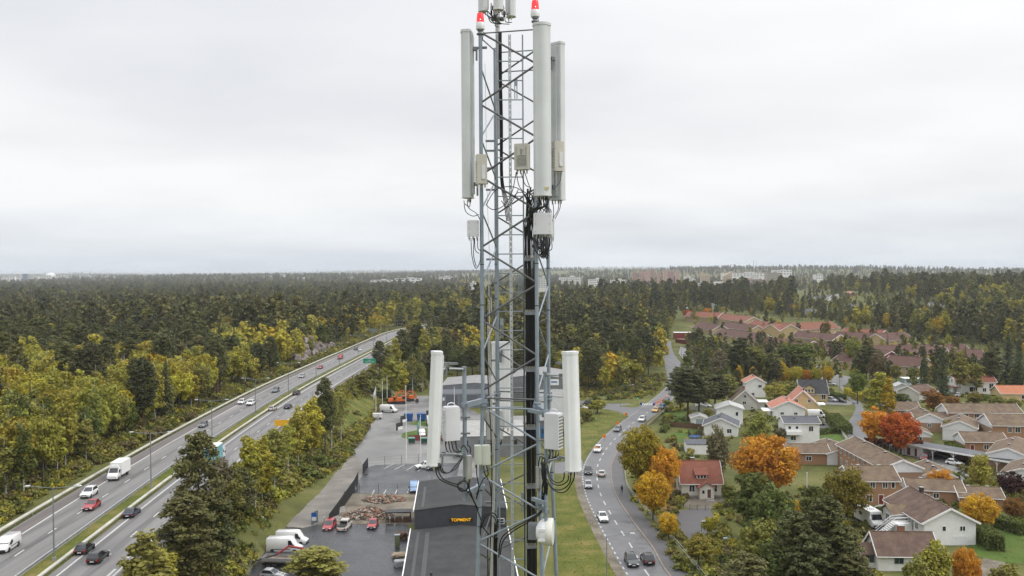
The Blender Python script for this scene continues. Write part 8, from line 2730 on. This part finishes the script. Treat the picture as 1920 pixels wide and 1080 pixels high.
TP('pine', 1550, 1150, 935, 86, 'pine', 'tallest dark pine of the lower right clump')
TP('pine', 1582, 1165, 990, 80, 'pine', 'dark pine at the right end of the clump')
TP('broad', 1455, 1150, 1005, 90, 'green', 'dark green round tree in front of the pine clump')
TP('pine', 1520, 1170, 1005, 86, 'dpine', 'front dark pine at the bottom of the clump')
TP('pine', 1600, 1180, 1040, 84, 'pine', 'dark pine cut by the bottom edge of the clump')
TP('pine', 1400, 1180, 1040, 90, 'pine', 'small pine at the left foot of the clump')
TP('maple', 1588, 985, 868, 96, 'orgreen', 'rounded green maple turning orange beside the garden flagpole')
TP('maple', 1482, 985, 932, 44, 'gold', 'small golden tree showing above the dark pines')
TP('broad', 1530, 1000, 905, 70, 'green', 'green tree between the pines and the turning maple')
TP('willow', 1345, 905, 790, 66, 'grey', 'half-bare grey-green tree in front of the slate-roofed house')
TP('willow', 1422, 845, 772, 70, 'olive', 'olive birch beside the pale grey house')
TP('broad', 1640, 850, 758, 58, 'orange', 'orange-yellow tree at the bend of the housing street')
TP('maple', 1689, 858, 768, 82, 'red', 'flaming red maple by the housing street')
TP('maple', 1764, 935, 876, 60, 'orange', 'orange shrub-like maple in front of the carport yard')
TP('maple', 1838, 1000, 922, 78, 'gold', 'golden maple on the sloping lawn')
TP('willow', 1838, 930, 843, 56, 'yolive', 'weeping olive birch in front of the carport')
TP('broad', 1896, 945, 880, 54, 'purple', 'dark purple-leaved tree at the frame edge')
TP('maple', 1902, 980, 930, 48, 'rust', 'small rust-coloured tree below the purple one')
TP('willow', 1752, 1130, 1006, 92, 'yolive', 'yellow-green birch in front of the front cottage')
TP('willow', 1720, 1140, 1035, 80, 'olive', 'olive shrubby tree at the bottom of the front cottage')
TP('maple', 1812, 1130, 1020, 60, 'orange', 'orange tree beside the yellow-green birch at the bottom')
TP('broad', 1885, 1130, 1055, 70, 'olive', 'olive tree at the bottom right corner')
TP('broad', 1310, 1065, 1003, 60, 'orgreen', 'green and yellow tree beside the railing at the bottom')
TP('maple', 1330, 1005, 968, 36, 'yellow', 'small yellow shrub by the leafy drive')
TP('broad', 1608, 757, 690, 36, 'lgreen', 'round green tree beside the turning place')
TP('birch', 1666, 800, 703, 34, 'gold', 'golden birch beside the housing street')
TP('birch', 1650, 795, 692, 60, 'yolive', 'olive birch beside the golden one')
TP('birch', 1632, 780, 715, 40, 'olive', 'olive birch left of the golden one')
for i_, (x_, c_) in enumerate(((1470, 'gold'), (1482, 'yellow'), (1494, 'yellow'), (1510, 'orange'), (1528, 'yellow'), (1552, 'gold'))):
    TP('maple', x_, 724, 690 - (i_ % 3) * 3, 26, c_, ['leftmost golden', 'second yellow', 'third yellow', 'orange', 'fifth yellow', 'rightmost golden'][i_] + ' maple in the row above the black-roofed house')
TP('spruce', 1733, 745, 648, 30, 'spruce', 'left of the two pointed spruces below the terraces')
TP('spruce', 1768, 745, 645, 30, 'spruce', 'right of the two pointed spruces below the terraces')
TP('spruce', 1890, 730, 622, 40, 'spruce', 'dark tall spruce at the right frame edge')
TP('spruce', 1910, 735, 640, 40, 'spruce', 'second dark spruce at the right frame edge')
TP('broad', 1500, 700, 634, 62, 'lgreen', 'rounded fresh green tree in front of the terraces')
TP('broad', 1478, 700, 640, 46, 'green', 'darker green tree beside the fresh green one')
TP('broad', 1600, 690, 628, 34, 'olive', 'olive tree between the terraces')
for (x_, y_, t_, w_, c_, k_, lb) in ((1625, 720, 650, 46, 'pine', 'pine', 'pine in front of the terraces, left one'), (1645, 725, 655, 44, 'brown', 'willow', 'brownish tree in front of the terraces'), (1800, 742, 655, 40, 'olive', 'birch', 'olive birch right of the two spruces'), (1830, 740, 672, 40, 'olive', 'birch', 'second olive birch right of the two spruces'), (1858, 735, 660, 38, 'dpine', 'pine', 'dark pine near the right frame edge'), (1712, 735, 680, 30, 'olive', 'birch', 'olive birch left of the two spruces'), (1420, 715, 640, 50, 'olive', 'birch', 'olive birch above the small red-roofed house'), (1385, 720, 640, 46, 'dpine', 'pine', 'dark pine left of the small red-roofed house'), (1350, 735, 650, 50, 'grey', 'thinbirch', 'pale half-bare birch above the gardens'), (1325, 720, 640, 40, 'dpine', 'spruce', 'dark spruce beside the garage forecourt'), (1330, 690, 655, 30, 'gold', 'maple', 'golden tree at the garage forecourt'), (1448, 720, 655, 50, 'olive', 'birch', 'olive birch behind the yellow maples'), (1400, 700, 640, 40, 'yolive', 'birch', 'yellowish birch among the dark trees by the terraces'), (1290, 790, 690, 70, 'dpine', 'pine', 'big dark pine beside the roadworks'), (1310, 785, 700, 60, 'pine', 'pine', 'dark pine behind the white garage'), (1275, 770, 690, 50, 'pine', 'pine', 'bare-topped dark pine at the road edge'), (1340, 770, 705, 56, 'dpine', 'pine', 'dark pine at the end of the gardens'), (1365, 760, 690, 44, 'olive', 'birch', 'olive birch behind the pale grey house'), (1475, 755, 712, 50, 'olive', 'broad', 'rounded olive tree left of the black-roofed house'), (1452, 760, 715, 44, 'yolive', 'broad', 'yellowish tree right of the small red-roofed house'), (1750, 780, 725, 48, 'rust', 'broad', 'rusty brown tree in front of the gable roof'), (1785, 775, 738, 30, 'rust', 'broad', 'small rusty tree below the carport house'), (1828, 765, 732, 36, 'orgreen', 'broad', 'rounded yellowing tree in front of the red-roofed house'), (1868, 768, 740, 34, 'olive', 'broad', 'olive tree left of the orange roof'), (1900, 772, 745, 36, 'olive', 'broad', 'olive tree in front of the orange roof'), (1780, 820, 785, 28, 'olive', 'broad', 'small olive tree by the open porch'), (1690, 765, 735, 36, 'green', 'broad', 'dark green shrub tree beside the white shed'), (1465, 830, 800, 40, 'grey', 'willow', 'bare shrub in front of the white house balcony'), (1290, 600, 580, 22, 'red', 'maple', 'red tree at the far terraces'), (1326, 598, 576, 18, 'orange', 'maple', 'orange tree at the far terraces'), (1758, 640, 590, 26, 'gold', 'broad', 'bright yellow tree on the right hill'), (1895, 625, 580, 26, 'yellow', 'broad', 'yellow tree beside the long white building'), (1550, 640, 596, 20, 'orgreen', 'birch', 'tree with a rusty top in front of the bright terrace'), (1598, 640, 600, 18, 'yolive', 'birch', 'slim yellowish tree at the end of the bright terrace'), (1120, 775, 748, 40, 'yolive', 'broad', 'yellow-green bush-like tree above the verge'), (1100, 790, 765, 30, 'olive', 'broad', 'olive bush-like tree above the verge')):
    TP(k_, x_, y_, t_, w_, c_, lb)

r = random.Random(5)
for poly, n, h0, h1, zn in (([(1300, 705), (1470, 692), (1480, 728), (1310, 742)], 44, 7, 11, 'below the estate left of the black-roofed house'), ([(1575, 675), (1740, 705), (1880, 700), (1880, 735), (1600, 715)], 40, 6, 10, 'below the terraces right of the turning place'), ([(1290, 645), (1420, 662), (1560, 672), (1480, 690), (1300, 690)], 34, 6, 10, 'between the terraces and the garages'), ([(1270, 575), (1400, 582), (1560, 600), (1880, 640), (1880, 652), (1580, 612), (1400, 590)], 40, 6, 9, 'just above the terraces'), ([(1500, 540), (1780, 560), (1900, 590), (1880, 620), (1600, 600), (1500, 585)], 44, 6, 9, 'among the villas on the hill')):
    xs_ = [q[0] for q in poly]; ys_ = [q[1] for q in poly]
    k = 0
    while k < n:
        x_, y_ = r.uniform(min(xs_), max(xs_)), r.uniform(min(ys_), max(ys_))
        if inpoly(np.array([x_]), np.array([y_]), poly)[0]:
            k += 1
            p = G(x_, y_)
            kd = r.choice(['pine', 'birch', 'broad', 'broad', 'pine', 'willow'])
            cc = r.choice(['pine', 'dpine']) if kd == 'pine' else r.choice(['olive', 'green', 'yolive', 'lgreen', 'brown', 'gold'])
            hh = r.uniform(h0, h1)
            tree(kd, tuple(p), hh, hh * r.uniform(.4, .6), cc, WORD[cc] + {'pine': ' pine', 'birch': ' birch', 'broad': ' rounded tree', 'willow': ' spreading tree'}[kd] + ' ' + zn, WORD[cc] + ' ' + TREE_WORD[kd].replace('_', ' ') + 's ' + zn)

def hedge(label, a, b, w, h, col, n=None):
    p0, p1 = G(*a), G(*b)
    d = p1 - p0
    ln = max(.5, d.length)
    r = np.random.default_rng(int(abs(p0.x * 10)))
    k = int(min(5000, max(300, ln * h * w * 60)))
    q = np.stack([r.random(k) * ln, (r.random(k) - .5) * w, r.random(k) * h], 1)
    f_ = r.integers(0, 4, k)
    q[f_ == 0, 2] = h; q[f_ == 1, 1] = -w / 2; q[f_ == 2, 1] = w / 2
    q += r.normal(size=q.shape) * .09
    nn = r.normal(size=(k, 3)) + np.array([0, 0, .4])
    me = quad_mesh('hedge', quads(q, nn, .34, 1.2, r), M_leaf, r)
    o = put('hedge', me, None, tuple(p0), math.atan2(d.y, d.x), COLS[col])
    return tag(o, label, 'hedge')

hedge('clipped dark hedge behind the bright green lawn', (1528, 816), (1578, 811), 1.2, 1.6, 'green')
hedge('deep red hedge under the flaming maple', (1622, 846), (1730, 852), 3.5, 3.2, 'darkred')
hedge('dark clipped hedge on the sloping lawn', (1838, 1010), (1868, 1035), 2.6, 2.6, 'green')
hedge('low yellowish hedge above the dark clipped one', (1815, 1002), (1838, 1010), 1.8, 1.4, 'yolive')
hedge('long dark hedge at the top of the sloping lawn', (1862, 985), (1925, 1005), 2.2, 2.0, 'green')
hedge('rusty hedge behind the golden maple', (1795, 930), (1830, 945), 3, 2.4, 'rust')
hedge('green hedge beside the turning place', (1552, 745), (1580, 752), 3.0, 2.2, 'green')
hedge('dark hedge along the street above the silver car', (1560, 790), (1585, 815), 4.0, 2.6, 'green')
hedge('green hedge in front of the red-roofed house', (1835, 752), (1875, 748), 1.5, 1.5, 'green')
hedge('yellow hedge along the housing street', (1590, 738), (1615, 752), 3.0, 2.2, 'yellow')
hedge('garden hedge by the board fence', (1242, 812), (1252, 800), 1.5, 1.2, 'green')
hedge('green shrubs in front of the long row house', (1650, 850), (1690, 872), 2.5, 1.6, 'green')
hedge('shrubs along the carport house', (1780, 838), (1800, 850), 2.5, 1.5, 'lgreen')
hedge('shrubs below the row house behind the motorhome', (1640, 960), (1660, 962), 1.2, .9, 'green')
hedge('hedge under the yellow mansard house', (1495, 765), (1512, 768), 2, 1.6, 'olive')
gb_ = []
r = random.Random(21)
plots = [[(1240, 760), (1330, 755), (1480, 735), (1560, 735), (1545, 800), (1330, 850), (1240, 845)], [(1620, 720), (1740, 715), (1930, 715), (1930, 760), (1760, 790), (1620, 760)], [(1265, 860), (1290, 850), (1345, 860), (1380, 950), (1270, 940)], [(1340, 940), (1620, 900), (1640, 1100), (1350, 1100)], [(1180, 880), (1275, 880), (1290, 1060), (1330, 1110), (1300, 1110), (1185, 935)], [(1290, 1000), (1350, 960), (1400, 1100), (1330, 1100)], [(1690, 880), (1930, 870), (1930, 1000), (1700, 950)], [(1045, 760), (1120, 760), (1110, 790), (1050, 820)]]
avoid = [[(1268, 958), (1330, 952), (1345, 985), (1330, 1010), (1290, 1015), (1272, 990)], [(1282, 948), (1290, 925), (1352, 925), (1362, 945), (1335, 955), (1290, 955)]]
for poly, n in zip(plots, (230, 150, 70, 260, 110, 60, 140, 60)):
    xs_ = [q[0] for q in poly]; ys_ = [q[1] for q in poly]
    k = 0
    for _ in range(n * 6):
        if k >= n:
            break
        x_, y_ = r.uniform(min(xs_), max(xs_)), r.uniform(min(ys_), max(ys_))
        if inpoly(np.array([x_]), np.array([y_]), poly)[0] and not any(inpoly(np.array([x_]), np.array([y_]), a_)[0] for a_ in avoid):
            p = G(x_, y_)
            gb_.append((p.x, p.y, p.z - .1)); k += 1
scatter('garden_shrubs', 'bsh', gb_, 'low garden shrubs and weeds between the houses', .3, .95)

# ---------------------------------------------------------------- haze
hb = MB().box((0, 6800, 28), (29500, 15800, 84))
hm = bpy.data.materials.new('haze_air')
hm.use_nodes = True
hm.node_tree.nodes.clear()
ho = N(hm.node_tree, 'ShaderNodeOutputMaterial')
hv = N(hm.node_tree, 'ShaderNodeVolumePrincipled')
hv.inputs['Color'].default_value = (0.9, 0.94, 1.0, 1)
hv.inputs['Density'].default_value = 7.5e-5
hv.inputs['Anisotropy'].default_value = 0.2
L(hm.node_tree, hv, 'Volume', ho, 'Volume')
hz = hb.build('haze', hm)
tag(hz, 'thin pale haze over the whole landscape', kind='stuff')
